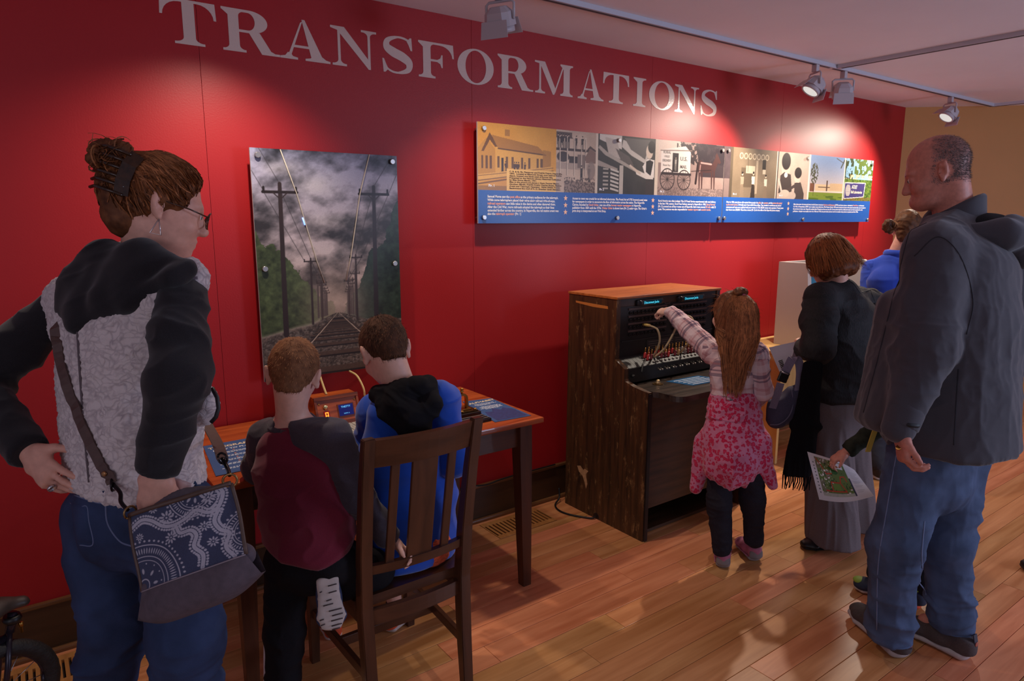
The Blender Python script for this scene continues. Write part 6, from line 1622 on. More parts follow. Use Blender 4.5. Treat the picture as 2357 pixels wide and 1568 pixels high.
    patch_on('cuff_strap', kt_, [V3((2.273,-1.938,0.9382)), V3((2.31,-1.965,0.9354)), V3((2.314,-1.965,0.9506)), V3((2.274,-1.934,0.9561))], vd, 0.001, M('black_strap', (14, 14, 18), 0.6), coat, 6, 3, 0.004)
    # collar and hood
    C_ = Blob(); C_.k = 0.012
    c0 = neck + UP * 0.0
    ring_ = []
    for i in range(25):
        a = math.radians(-150 + i * 300 / 24)          # 0 = back
        dirv = -bf * math.cos(a) + br * math.sin(a)
        up_ = 0.075 * math.cos(a / 1.6) - 0.035 * (1 - math.cos(a)) * 0.5
        ring_.append((c0 + dirv * (0.088 + 0.012 * abs(math.sin(a))) + UP * (up_ * 0.3 - 0.02 - 0.05 * (1 - math.cos(a)) * 0.5), c0 + dirv * 0.082 + UP * (0.055 + up_ * 0.35 - 0.055 * (1 - math.cos(a)) * 0.5)))
    for a, b in zip(ring_[:-1], ring_[1:]):
        C_.c(a[0], a[1], 0.010, 0.009); C_.c((a[0] + b[0]) / 2, (a[1] + b[1]) / 2, 0.010, 0.009)
    C_.mesh('collar', COAT, coat, 0.005)
    LIN = M('black_fleece', (16, 16, 20), 0.95, bump=0.5, bscale=300)
    Hd = Blob(); Hd.k = 0.03
    hb = neck - bf * 0.10 - UP * 0.035
    Hd.e(hb - bf * 0.055 - UP * 0.020, (0.150, 0.100, 0.058), frame(bf, UP + bf * 0.5))
    Hd.c(hb + br * 0.13 + bf * 0.05, hb + br * 0.10 - bf * 0.06 - UP * 0.02, 0.040, 0.055); Hd.c(hb - br * 0.145 + bf * 0.09 - UP * 0.02, hb - br * 0.10 - bf * 0.06 - UP * 0.02, 0.032, 0.052)
    Hd.c(hb - bf * 0.08 - UP * 0.03, hb - bf * 0.13 - UP * 0.09, 0.075, 0.045)
    Hd.sub(hb + bf * 0.025 + UP * 0.045, (0.105, 0.075, 0.05), frame(bf, UP + bf * 0.5), 0.015)
    hood = Hd.mesh('hood', COAT, coat, 0.006, folds(0.010, (10, 10, 12), 21, True, 0.3, None, dirs))
    Ln = Blob(); Ln.k = 0.02; Ln.e(hb + bf * 0.00 + UP * 0.018, (0.104, 0.082, 0.040), frame(bf, UP + bf * 0.5)); Ln.mesh('hood_lining', LIN, coat, 0.006)
    # jeans
    J = denim('mid_blue_denim', (74, 88, 116), 0.3)
    D_ = Blob(); D_.k = 0.03
    D_.ec(hipc + UP * 0.12, hipc - UP * 0.06, (0.165, 0.12), (0.175, 0.13), side)
    D_.ch([hipL + UP * 0.02, knL, anL - UP * 0.005], [0.105, 0.083, 0.070], 0.03); D_.ch([hipR + UP * 0.02, knR, anR - UP * 0.005], [0.105, 0.083, 0.070], 0.03)
    D_.cut((0, 0, 0.092), -UP, 0.006)
    def kz(Pp): return 0.35 + 1.0 * np.exp(-((Pp[:, 2] - 0.16) / 0.10) ** 2) + 0.7 * np.exp(-((Pp[:, 2] - 0.50) / 0.10) ** 2)
    jeans = D_.mesh('jeans', J, body, 0.006, [folds(0.020, (7, 7, 13), 31, True, 0.35, kz, dirs), folds(0.005, (20, 20, 9), 35, True, 0.4, None, dirs)])
    jt = bvh(jeans); ST = M('denim_seam', (112, 124, 156), 0.8)
    seam('seam', jt, [V3((2.449,-1.843,0.8103)), V3((2.393,-1.852,0.5847)), V3((2.352,-1.861,0.4042)), V3((2.324,-1.89,0.1786))], vd, 0.0022, ST, jeans)
    seam('seam', jt, [V3((2.499,-1.935,0.5546)), V3((2.477,-1.949,0.4193)), V3((2.477,-1.975,0.2989))], vd, 0.0022, ST, jeans)
    for an in (anL, anR):
        tube('hem', [Vector((an.x, an.y, 0.094)) + Vector((math.cos(a), math.sin(a), 0)) * 0.0715 for a in [i * math.pi / 12 for i in range(25)]], 0.004, J, jeans)
    # shoes
    MESHB = M('taupe_knit', (74, 62, 60), 0.8, var=0.2, vscale=200, bump=0.4, bscale=500); SOLEW = M('pale_foam_sole', (178, 168, 166), 0.6, var=0.06, vscale=40)
    for hl, to, nm in ((((2.491,-1.931,0)), ((2.658,-1.636,0)), 0), (((2.691,-2.071,0)), ((2.715,-1.814,0)), 1)):
        up_, SP = shoe(body, hl, to, 0.112, 0.098, MESHB, SOLEW, sole=0.040)
        ribbon('heel_loop', [SP(0, -0.01, 0.060), SP(0, -0.012, 0.085), SP(0, 0.012, 0.112), SP(0, 0.04, 0.105)], 0.022, 0.004, M('heel_tab', (50, 44, 56), 0.6), up_, side=tuple((Vector(to) - Vector(hl)).cross(UP)))
        lathe('logo_ring', [(0.006, 0), (0.009, 0), (0.009, 0.002), (0.006, 0.002)], SP(0, -0.022, 0.078), M('copper_logo', (176, 92, 72), 0.5), up_, axis=tuple(-(Vector(to) - Vector(hl))), n=14)
        for k in range(4):
            a_ = SP(-0.20, 0.52 + k * 0.055, 0.086 - k * 0.008); b_ = SP(0.22, 0.54 + k * 0.055, 0.086 - k * 0.008); m_ = SP(0.0, 0.53 + k * 0.055, 0.100 - k * 0.009)
            tube('lace', spline([a_, m_, b_], 5), 0.003, M('dark_lace', (36, 30, 32), 0.8), up_, 6)
    lathe('ring', [(0.0098, -0.002), (0.0105, 0), (0.0098, 0.002), (0.0088, 0.002), (0.0088, -0.002)], V3((2.3,-1.911,0.8597)), M('gold_ring', (214, 170, 96), 0.25, metal=0.9), body, axis=(0.6, -0.2, -0.5), n=16)
    return body
man()

# ================================================================== woman in the fleece vest
SHERPA = None
def sherpa_mat(name, light, dark):
    m = bpy.data.materials.new(name); m.use_nodes = True; N, L, b = nodes(m)
    tc = N.new('ShaderNodeTexCoord')
    nz = N.new('ShaderNodeTexNoise'); nz.inputs['Scale'].default_value = 16; nz.inputs['Detail'].default_value = 2
    L.new(tc.outputs['Object'], nz.inputs['Vector'])
    mp = N.new('ShaderNodeMapping'); mp.inputs['Scale'].default_value = (0.8, 0.8, 1.35); L.new(tc.outputs['Object'], mp.inputs['Vector'])
    ad = N.new('ShaderNodeMix'); ad.data_type = 'RGBA'; ad.blend_type = 'LINEAR_LIGHT'; ad.inputs['Factor'].default_value = 0.05
    L.new(mp.outputs[0], ad.inputs['A']); L.new(nz.outputs['Color'], ad.inputs['B'])
    vo = N.new('ShaderNodeTexVoronoi'); vo.feature = 'DISTANCE_TO_EDGE'; vo.inputs['Scale'].default_value = 48
    L.new(ad.outputs['Result'], vo.inputs['Vector'])
    n3 = N.new('ShaderNodeTexNoise'); n3.inputs['Scale'].default_value = 40; L.new(tc.outputs['Object'], n3.inputs['Vector'])
    mu = N.new('ShaderNodeMath'); mu.operation = 'MULTIPLY_ADD'; L.new(n3.outputs['Fac'], mu.inputs[0]); mu.inputs[1].default_value = 0.55; L.new(vo.outputs['Distance'], mu.inputs[2])
    cr = N.new('ShaderNodeValToRGB'); cr.color_ramp.elements[0].position = 0.16; cr.color_ramp.elements[0].color = (*lin(dark), 1); cr.color_ramp.elements[1].position = 0.46; cr.color_ramp.elements[1].color = (*lin(light), 1)
    L.new(mu.outputs[0], cr.inputs[0]); L.new(cr.outputs[0], b.inputs['Base Color'])
    n2 = N.new('ShaderNodeTexNoise'); n2.inputs['Scale'].default_value = 420; n2.inputs['Detail'].default_value = 3; L.new(tc.outputs['Object'], n2.inputs['Vector'])
    am = N.new('ShaderNodeMath'); am.operation = 'MULTIPLY_ADD'; L.new(n2.outputs['Fac'], am.inputs[0]); am.inputs[1].default_value = 0.25; L.new(cr.outputs[0], am.inputs[2])
    bp = N.new('ShaderNodeBump'); bp.inputs['Strength'].default_value = 0.7; bp.inputs['Distance'].default_value = 0.006
    L.new(am.outputs[0], bp.inputs['Height']); L.new(bp.outputs[0], b.inputs['Normal'])
    b.inputs['Roughness'].default_value = 0.95; b.inputs['Specular IOR Level'].default_value = 0.1; b.inputs['Sheen Weight'].default_value = 0.3
    return m
def woman():
    global SHERPA
    SHERPA = sherpa_mat('heather_sherpa', (212, 198, 196), (166, 152, 154))
    hf = frame(facing(62, -16), UP, 6)
    hc = V3((0.3077,-1.032,1.628))
    bf = facing(32); br = frame(bf)[0]
    neck = V3((0.2702,-0.9948,1.499)); chest = V3((0.2217,-0.992,1.351)); waist = V3((0.2025,-1.059,1.098)); hipc = V3((0.188,-1.09,0.9092))
    shL = V3((0.102,-0.7601,1.38)); elL = V3((-0.1066,-0.7274,1.18)); wrL = V3((-0.0142,-0.9964,1.063))
    shR = V3((0.3044,-1.201,1.419)); elR = V3((0.2586,-1.353,1.262)); wrR = V3((0.2056,-1.318,1.072))
    hipL = V3((0.127,-0.9812,0.8573)); knL = V3((0.1129,-1.062,0.6145)); anL = V3((-0.0003,-1.042,0.1006))
    hipR = V3((0.2501,-1.186,0.9053)); knR = V3((0.2386,-1.276,0.6323)); anR = V3((0.22,-1.276,0.1101))
    B = Blob(); B.k = 0.02; s = 0.95
    P = head(B, hc, hf, s)
    B.c(P(0, -0.03, -0.05), neck, 0.050, 0.056, 0.03)
    B.ec(neck - UP * 0.08, waist, (0.13, 0.08), (0.12, 0.08), br, 0.05); B.ec(waist, hipc, (0.12, 0.08), (0.15, 0.10), br, 0.05)
    B.ch([shL, elL, wrL], [0.042, 0.035, 0.024], 0.02); B.ch([shR, elR, wrR], [0.042, 0.035, 0.024], 0.02)
    B.ch([hipL, knL, anL], [0.085, 0.055, 0.036], 0.03); B.ch([hipR, knR, anR], [0.085, 0.055, 0.036], 0.03)
    for an in (anL, anR): B.c(an, Vector((an.x, an.y, 0.045)) + bf * 0.12, 0.036, 0.03, 0.02)
    # left hand on the hip, fingers forward along the waist
    hdL = (V3((0.0434,-1.107,0.9792)) - wrL).normalized()
    hand(B, wrL, hdL, FH * 1.0 + RT * 0.15, UP * 0.6 + FH * 0.6 - RT * 0.3, 0.96, per=((10, 8, 5), (14, 10, 8), (26, 14, 10), (34, 18, 12)), spread=10, thumb=(0.7, 0.7, 0.5))
    # right hand reaching down into the back pocket
    hdR = (V3((0.1923,-1.319,0.9945)) - wrR).normalized()
    hand(B, wrR, hdR, FH * 0.9 + RT * 0.2, RT, 0.98, per=((8, 14, 12), (8, 16, 14), (10, 16, 14), (14, 18, 14)), spread=4, thumb=(0.9, 0.25, 0.6))
    body = B.mesh('person', SKIN, None, 0.005)
    person(body, 'woman with red-brown hair clipped up and a grey fleece vest at the left')
    eyes(P, hf, s, body)
    # ---- hair swept up to the clip
    HM = hair_mat('auburn_hair', (74, 40, 22), (168, 104, 62))
    H = Blob(); H.k = 0.015
    H.e(P(0, -0.010, 0.038), [v * s for v in (0.088, 0.108, 0.096)], hf)
    H.c(P(0, -0.06, 0.02), P(0, -0.075, -0.045), 0.066 * s, 0.050 * s, 0.02)
    H.e(P(0, -0.108, 0.040), [v * s for v in (0.058, 0.045, 0.070)], hf, 0.03)
    H.cut(P(0, 0.060, 0.035), hf[1] * 0.9 - hf[2] * 0.35, 0.02)
    for q in (-1, 1): H.sub(P(0.088 * q, 0.016, -0.050), [v * s for v in (0.035, 0.052, 0.048)], hf, 0.012)
    hb_ = H.mesh('hair', HM, body, 0.005, folds(0.007, (60, 22, 22), 3, True, 0.3, None, [tuple(hf[2] * 0.8 + hf[1] * 0.4), tuple(hf[1]), tuple(hf[0])]))
    clip_c = P(0.012, -0.115, 0.062)
    rs, pt = [], []
    tr = bvh(hb_); rr = random.Random(4)
    for i in range(900):                       # strands combed back and up to the clip
        a = rr.uniform(-1.5, 1.5) if i < 560 else rr.uniform(1.5, 4.8); e = rr.uniform(-0.55, 1.25) if i < 560 else rr.uniform(-0.95, 0.3)
        st = P(0.105 * math.sin(a) * math.cos(e), 0.105 * math.cos(a) * math.cos(e) * 1.05, 0.035 + 0.095 * math.sin(e))
        en = clip_c + Vector((rr.uniform(-.012, .012), rr.uniform(-.012, .012), rr.uniform(-.045, .04)))
        path = []
        for k in range(9):
            t = k / 8; q, nn = nearest(tr, st.lerp(en, t) + (hf[2] * 0.03 * math.sin(t * math.pi)), 0.0005 + 0.002 * rr.random() + 0.003 * math.sin(t * 3.1))
            path.append(q)
        rs.append(tuple(nn)); pt.append(path)
    strands('hair_strands', rs, pt, HM, hb_, 0.0016)
    # curls above the clip
    rs, pt = [], []
    for i in range(150):
        c0 = clip_c + hf[2] * rr.uniform(0.0, 0.045) - hf[1] * rr.uniform(-0.01, 0.035) + hf[0] * rr.uniform(-0.035, 0.035)
        R_ = rr.uniform(0.012, 0.030); ax1 = Vector((rr.uniform(-1, 1), rr.uniform(-1, 1), rr.uniform(-.3, 1))).normalized(); ax2 = ax1.orthogonal().normalized(); a0 = rr.uniform(0, 6.3); dr = Vector((rr.uniform(-1, 1), rr.uniform(-1, 1), rr.uniform(-0.6, 1))) * 0.022
        path = [c0 + dr * (k / 12) + (ax1 * math.cos(a0 + k * 0.5) + ax2 * math.sin(a0 + k * 0.5)) * R_ for k in range(13)]
        rs.append(tuple(ax1.cross(ax2))); pt.append(path)
    strands('curls', rs, pt, HM, hb_, 0.0024)
    CB = Blob(); CB.k = 0.02
    for i in range(9): CB.e(clip_c + hf[2] * rr.uniform(0.0, 0.045) - hf[1] * rr.uniform(-0.01, 0.04) + hf[0] * rr.uniform(-0.03, 0.03), (0.022, 0.02, 0.02))
    CB.mesh('bun', HM, hb_, 0.005, folds(0.010, (70, 70, 70), 8, True, 0.5))
    CLIPM = M('tortoise_clip', (52, 30, 16), 0.2, var=0.5, vscale=90)
    cl = ribbon('hair_clip', [P(0.070, -0.075, 0.10), P(0.078, -0.088, 0.07), P(0.078, -0.094, 0.03), P(0.072, -0.092, -0.005)], 0.030, 0.008, CLIPM, body, side=tuple(hf[1]))
    for k in range(6):
        z = 0.095 - k * 0.02
        tube('clip_tooth', spline([P(0.076, -0.088, z), P(0.074, -0.118, z + 0.004), P(0.055, -0.146, z + 0.008), P(0.03, -0.158, z + 0.006)], 5), 0.004, CLIPM, cl, 6)
    # ---- glasses and earring
    GL = M('tortoise_frame', (64, 36, 22), 0.25)
    for q in (-1, 1):
        cx = P(0.034 * q, 0.112, -0.008)
        tube('glasses_rim', [cx + hf[0] * (0.024 * s * math.cos(a)) + hf[2] * (0.021 * s * math.sin(a)) - hf[1] * 0.004 * abs(math.cos(a)) for a in [i * math.pi / 10 for i in range(21)]], 0.0018, GL, body, 6)
        tube('glasses_temple', [P(0.058 * q, 0.108, -0.002), P(0.078 * q, 0.060, 0.004), P(0.084 * q, 0.0, 0.008)], 0.0018, GL, body, 6)
    tube('earring', [P(0.090, -0.002, -0.040), P(0.094, 0.010, -0.078), P(0.094, -0.014, -0.078), P(0.090, -0.002, -0.040)], 0.0016, M('silver_wire', (214, 206, 206), 0.2, metal=0.9), body, 6)
    # ---- black hoodie: sleeves and hood
    HB = M('black_heather_jersey', (36, 33, 36), 0.92, var=0.35, vscale=700, bump=0.25, bscale=900, sheen=0.2, spec=0.15)
    dirs = [tuple(RT), tuple(FH), (0, 0, 1)]
    S_ = Blob(); S_.k = 0.03
    S_.ec(neck - UP * 0.06, chest, (0.08, 0.06), (0.11, 0.07), br, 0.05)
    S_.c(neck - UP * 0.06, shL, 0.05, 0.05, 0.04); S_.c(neck - UP * 0.06, shR, 0.05, 0.05, 0.04)
    hood = S_.mesh('hoodie', HB, body, 0.007)
    for sh_, el_, wr_, sd_ in ((shL, elL, wrL, 44), (shR, elR, wrR, 47)):
        S_ = Blob(); S_.k = 0.03
        S_.ch([sh_, sh_.lerp(el_, 0.5), el_], [0.055, 0.056, 0.060], 0.03); S_.c(el_, wr_, 0.056, 0.042, 0.03)
        S_.cut(wr_ + (wr_ - el_).normalized() * 0.004, (wr_ - el_), 0.006)
        def am(Pp, e=np.array(el_)): return 0.5 + 0.8 * np.exp(-(np.linalg.norm(Pp - e, axis=1) / 0.18) ** 2)
        S_.mesh('sleeve', HB, hood, 0.006, [folds(0.017, (9, 9, 15), sd_, True, 0.35, am, dirs)])
    for w_, e_ in ((wrL, elL), (wrR, elR)):
        dv = (w_ - e_).normalized(); K = Blob(); K.c(w_ - dv * 0.035, w_, 0.0465, 0.0420); K.cut(w_ + dv * 0.008, dv, 0.004); K.cut(w_ - dv * 0.05, -dv, 0.004); K.mesh('cuff', HB, hood, 0.005)
    Hd = Blob(); Hd.k = 0.03
    n0 = neck
    for q0, q1, r0, r1 in (((0.1737,-0.9848,1.511), (0.1153,-0.9441,1.445), 0.030, 0.026), ((0.1153,-0.9441,1.445), (0.1005,-0.9631,1.395), 0.026, 0.020), ((0.1005,-0.9631,1.395), (0.1121,-1.054,1.363), 0.022, 0.014), ((0.1121,-1.054,1.363), (0.2077,-1.149,1.421), 0.018, 0.020), ((0.2077,-1.149,1.421), (0.2866,-1.233,1.472), 0.020, 0.016), ((0.2866,-1.233,1.472), (0.3227,-1.237,1.488), 0.016, 0.010),
                           ((0.1807,-0.9895,1.513), (0.2474,-1.112,1.518), 0.032, 0.032), ((0.2474,-1.112,1.518), (0.3154,-1.206,1.49), 0.030, 0.018), ((0.1847,-1.022,1.493), (0.1265,-1.042,1.406), 0.034, 0.030), ((0.2207,-1.098,1.496), (0.1617,-1.102,1.426), 0.034, 0.030), ((0.2579,-1.15,1.495), (0.2115,-1.139,1.449), 0.030, 0.026), ((0.1709,-0.9441,1.458), (0.2221,-1.058,1.453), 0.05, 0.05)):
        Hd.c(q0, q1, r0, r1, 0.04)
    Hd.c((0.1236,-0.9811,1.447), (0.1277,-1.037,1.406), 0.032, 0.028); Hd.c((0.1077,-0.9566,1.42), (0.1147,-1.02,1.382), 0.026, 0.022)
    Hd.e(V3((0.1803,-1.062,1.441)), (0.125, 0.026, 0.046), frame(FH + RT * 0.5, UP - RT * 0.42))
    Hd.mesh('hood', HB, hood, 0.006, [folds(0.009, (4, 4, 24), 52, True, 0.35, None, [tuple(RT + UP * 0.5), tuple(FH), tuple(UP - RT * 0.45)])])
    # ---- vest
    T = Blob(); T.k = 0.04
    T.stack([(V3((0.2349,-0.983,1.436)), 0.160, 0.095, br), (V3((0.202,-0.9654,1.35)), 0.226, 0.120, br), (V3((0.1997,-1.004,1.224)), 0.202, 0.120, br), (V3((0.1991,-1.056,1.098)), 0.188, 0.124, br), (V3((0.1942,-1.076,0.993)), 0.192, 0.134, br)], 0.04)
    T.c(V3((0.2479,-0.989,1.452)), V3((0.2479,-0.989,1.452)).lerp(shR, 0.82), 0.078, 0.066, 0.04); T.c(V3((0.2479,-0.989,1.452)), V3((0.2479,-0.989,1.452)).lerp(shL, 0.88), 0.078, 0.064, 0.04)
    T.c(V3((0.3379,-1.16,1.487)), V3((0.3455,-1.171,1.465)), 0.022, 0.026, 0.03)
    T.e(V3((0.3298,-1.223,1.174)), (0.034, 0.034, 0.050), None, 0.02)
    dRr = (elR - shR).normalized(); dLl = (elL - shL).normalized()
    T.cut(V3((0.1921,-1.081,0.9647)), -UP * 0.95 - RT * 0.11, 0.012)
    vest = T.mesh('vest', SHERPA, body, 0.006, [folds(0.014, (6, 6, 8), 61, False, 0.3, None, dirs), folds(0.008, (62, 62, 80), 65, True, 0.4, None, dirs)])
    # the arm holes: dark binding
    vt = bvh(vest)
    seam('armhole_trim', vt, [V3((0.3262,-1.28,1.473)), V3((0.2871,-1.253,1.468)), V3((0.2541,-1.238,1.426)), V3((0.2339,-1.24,1.351)), V3((0.2197,-1.248,1.266))], FH, 0.004, M('vest_binding', (112, 96, 104), 0.8), vest)
    seam('centre_seam', vt, [V3((0.1007,-1.141,1.36)), V3((0.0953,-1.159,1.257)), V3((0.0902,-1.183,1.135)), V3((0.0871,-1.203,1.031))], FH, 0.003, M('vest_seam', (96, 84, 88), 0.9), vest)
    pk = tube('pocket_edge', [V3((0.3398,-1.27,1.221)), V3((0.3472,-1.28,1.199)), V3((0.3471,-1.286,1.175)), V3((0.3402,-1.285,1.155)), V3((0.3301,-1.28,1.143))], 0.005, M('dark_zip', (40, 32, 34), 0.5), vest)
    # ---- jeans
    J = denim('dark_blue_denim', (46, 58, 88), 0.3)
    D_ = Blob(); D_.k = 0.03
    D_.ec(hipc + UP * 0.10, hipc - UP * 0.03, (0.150, 0.108), (0.172, 0.128), br)
    D_.e(V3((0.1293,-1.119,0.869)), (0.072, 0.055, 0.072)); D_.e(V3((0.2338,-1.25,0.9014)), (0.068, 0.05, 0.068))
    D_.ch([hipL, knL, anL - UP * 0.02], [0.100, 0.075, 0.058], 0.03); D_.ch([hipR, knR, anR - UP * 0.02], [0.100, 0.074, 0.058], 0.03)
    def kz(Pp): return 0.4 + 1.0 * np.exp(-((Pp[:, 2] - 0.58) / 0.12) ** 2) + 0.5 * np.exp(-((Pp[:, 2] - 0.78) / 0.04) ** 2)
    jeans = D_.mesh('jeans', J, body, 0.006, [folds(0.018, (6, 6, 16), 71, True, 0.35, kz, dirs)])
    jt = bvh(jeans); ST = M('denim_stitch_grey', (96, 106, 138), 0.8)
    pk = patch_on('back_pocket', jt, [V3((0.0538,-1.208,0.8978)), V3((0.0798,-1.228,0.8949)), V3((0.0778,-1.208,0.9795)), V3((0.0484,-1.183,0.9936))], FH, 0.0, J, jeans, 8, 10, 0.004)
    patch_on('back_pocket', jt, [V3((0.1985,-1.428,0.9507)), V3((0.2624,-1.468,0.977)), V3((0.2598,-1.454,1.034)), V3((0.198,-1.413,1.015))], FH, 0.0, J, jeans, 8, 10, 0.004)
    seam('stitch', jt, [V3((0.0587,-1.188,1.003)), V3((0.1016,-1.224,0.9861)), V3((0.1555,-1.263,0.9842)), V3((0.2257,-1.313,0.9918)), V3((0.2898,-1.355,1.014))], FH, 0.0022, ST, jeans)
    seam('stitch', jt, [V3((0.1117,-1.231,0.9861)), V3((0.1109,-1.24,0.9419)), V3((0.1278,-1.261,0.9043)), V3((0.1497,-1.279,0.8921))], FH, 0.0022, ST, jeans)
    seam('stitch', jt, [V3((0.0492,-1.185,0.9861)), V3((0.0636,-1.198,0.9767)), V3((0.0777,-1.208,0.9786)), V3((0.0782,-1.215,0.9466)), V3((0.08,-1.227,0.8968)), V3((0.0566,-1.211,0.8949))], FH, 0.0016, ST, jeans)
    for pts in ([(0.1162,-1.228,1.014), (0.1163,-1.233,0.9936)], [(0.2694,-1.334,1.041), (0.272,-1.34,1.022)]):
        a, b = onto(jt, pts[0], FH, 0.004)[0], onto(jt, pts[1], FH, 0.004)[0]; tube('belt_loop', [a, b], 0.006, J, jeans, 6)
    for an in (anL, anR): shoe(body, Vector((an.x, an.y, 0)) - bf * 0.07, Vector((an.x, an.y, 0)) + bf * 0.19, 0.095, 0.085, M('woman_shoe', (60, 50, 48), 0.7), M('woman_sole', (180, 172, 168), 0.6))
    lathe('ring', [(0.0092, -0.003), (0.0100, 0), (0.0092, 0.003), (0.0080, 0.003), (0.0080, -0.003)], V3((0.0203,-1.075,0.9909)), M('silver_ring', (206, 202, 202), 0.2, metal=0.9), body, axis=tuple(hdL), n=14)
    return body, jt, vt
wbody, wjt, wvt = woman()

# ---- phone in her back pocket
ph = Blob(); ph.bx(V3((0.2326,-1.312,0.9897)), (0.037, 0.004, 0.055), frame(FH * 0.95 + RT * 0.12, UP * 0.95 + RT * 0.28), 0.004)
pho = ph.mesh('phone', M('pale_pink_phone', (206, 176, 176), 0.35), None, 0.004); tag(pho, 'pale pink phone sliding into the back pocket of the woman in the fleece vest', 'phone')

# ---- crossbody bag
def bag():
    b = empty('shoulder_bag', V3((0.2251,-1.454,0.7739)), 'navy shoulder bag with white mandala print and grey suede base', 'bag')
    NAVY = (58, 62, 88)
    def bp(x, y): 
        t = (x - 300) / 300.0
        return V3((0.1346,-1.363,0.89)) + 0 * UP
    # front sheet corners (metres): built on a plane facing the camera side
    c_ul, c_ur, c_lr, c_ll = V3((0.1473,-1.327,0.9833)), V3((0.3237,-1.464,1.058)), V3((0.3292,-1.534,0.9268)), V3((0.1483,-1.397,0.84))
    b_lr, b_ll = V3((0.3468,-1.556,0.8892)), V3((0.1349,-1.4,0.7815)); b_bm = V3((0.1792,-1.45,0.7573)); b_bm2 = V3((0.3096,-1.543,0.8219))
    nrm = (c_ur - c_ul).cross(c_ll - c_ul).normalized()
    if nrm.dot(FH) > 0: nrm = -nrm
    W_, H_ = 260, 240
    # printed cloth painted in bag space: u 0..1 across, v 0..1 down
    U_, Vv = np.meshgrid(np.linspace(0, 1, W_), np.linspace(0, 1, H_))
    X = U_ * 0.235; Y = -Vv * 0.185
    ink = np.zeros_like(X)
    def ringp(cx, cy, r, w): 
        nonlocal ink
        d = np.abs(np.hypot(X - cx, Y - cy) - r); ink = np.maximum(ink, np.clip((w / 2 - d) / 0.0008 + .5, 0, 1))
    def dots(cx, cy, r, n, rad, a0=0, el=1.0):
        nonlocal ink
        for k in range(n):
            a = a0 + k * 2 * math.pi / n; px, py = cx + r * math.cos(a), cy + r * math.sin(a)
            dx, dy = X - px, Y - py; rr_ = dx * math.cos(a) + dy * math.sin(a); tt = -dx * math.sin(a) + dy * math.cos(a)
            ink = np.maximum(ink, np.clip((1 - np.hypot(rr_ / (rad * el), tt / rad)) * 3, 0, 1))
    def mandala(cx, cy, R):
        ringp(cx, cy, R, 0.0024); ringp(cx, cy, R * 0.72, 0.002); dots(cx, cy, R * 0.86, int(R * 900), 0.0016, 0, R * 52); dots(cx, cy, R * 1.10, int(R * 620), 0.0030); ringp(cx, cy, R * 0.62, 0.0016)
        dots(cx, cy, R * 0.36, 8, 0.0038, 0, 2.0); ringp(cx, cy, R * 0.16, 0.0028); dots(cx, cy, R * 0.54, 14, 0.0022)
    mandala(0.012, -0.175, 0.094); mandala(0.155, 0.006, 0.060); mandala(0.252, -0.128, 0.052)
    def vine(pts):
        nonlocal ink
        Pq = spline([(x, y, 0) for x, y in pts], 10)
        for i in range(len(Pq) - 1):
            p, q = Pq[i], Pq[i + 1]; d = np.array((q.x - p.x, q.y - p.y)); L_ = (d ** 2).sum() + 1e-12
            t = np.clip(((X - p.x) * d[0] + (Y - p.y) * d[1]) / L_, 0, 1); dist = np.hypot(X - p.x - t * d[0], Y - p.y - t * d[1])
            ink = np.maximum(ink, np.clip((0.0012 - np.abs(dist - 0.0028)) / 0.0008 + .5, 0, 1))
            nx, ny = -d[1], d[0]; ln = math.hypot(nx, ny) + 1e-9
            if i % 2 == 0:
                for sg in (-1, 1): ink = np.maximum(ink, np.clip((0.0028 - np.hypot(X - p.x - sg * nx / ln * 0.0082, Y - p.y - sg * ny / ln * 0.0082)) / 0.0008 + .5, 0, 1))
    vine([(0.0, -0.035), (0.03, -0.022), (0.052, -0.030), (0.075, -0.052), (0.10, -0.058), (0.13, -0.052), (0.155, -0.040), (0.18, -0.055), (0.20, -0.05), (0.215, -0.02), (0.21, 0.0)])
    vine([(0.105, -0.062), (0.115, -0.082), (0.14, -0.084), (0.15, -0.10), (0.142, -0.125), (0.155, -0.15), (0.15, -0.18)])
    vine([(0.20, -0.055), (0.188, -0.08), (0.195, -0.105), (0.21, -0.12), (0.20, -0.15), (0.215, -0.18)])
    def flower(cx, cy, r):
        dots(cx, cy, r * 0.62, 9, r * 0.16, 0, 2.4); dots(cx, cy, 0.0001, 1, r * 0.16)
    flower(0.085, -0.035, 0.018); flower(0.185, -0.018, 0.018); flower(0.092, -0.085, 0.016); flower(0.168, -0.085, 0.013); flower(0.06, -0.005, 0.011); flower(0.178, -0.128, 0.013); flower(0.02, -0.06, 0.010)
    ink = ink * (0.75 + 0.25 * vn2(X * 1500, Y * 1500, 3))
    col = np.array(lin(NAVY))[None, None] * (0.8 + 0.4 * vn2(X * 1800, Y * 900, 7))[..., None] * (1 - ink)[..., None] + np.array(lin((182, 176, 188)))[None, None] * ink[..., None]
    cu, cv = [np.array(list(q)) for q in (c_ul, c_ur)], [np.array(list(q)) for q in (c_ll, c_lr)]
    Uu, Vq = U_[..., None], Vv[..., None]
    Vt = (cu[0] * (1 - Uu) + cu[1] * Uu) * (1 - Vq) + (cv[0] * (1 - Uu) + cv[1] * Uu) * Vq
    bulge = (0.030 * np.sin(np.pi * np.clip(U_ * 0.96 + 0.02, 0, 1)) ** 0.7 * (0.35 + 0.65 * Vv) + 0.004 * np.sin(U_ * 9 + Vv * 5))[..., None]
    Vt = Vt + np.array(list(nrm))[None, None] * bulge
    idx = np.arange(W_ * H_).reshape(H_, W_)
    F = np.stack([idx[:-1, :-1], idx[1:, :-1], idx[1:, 1:], idx[:-1, 1:]], -1).reshape(-1, 4)
    CAN = M('printed_canvas', (58, 62, 88), 0.9, attr='Col', bump=0.2, bscale=900)
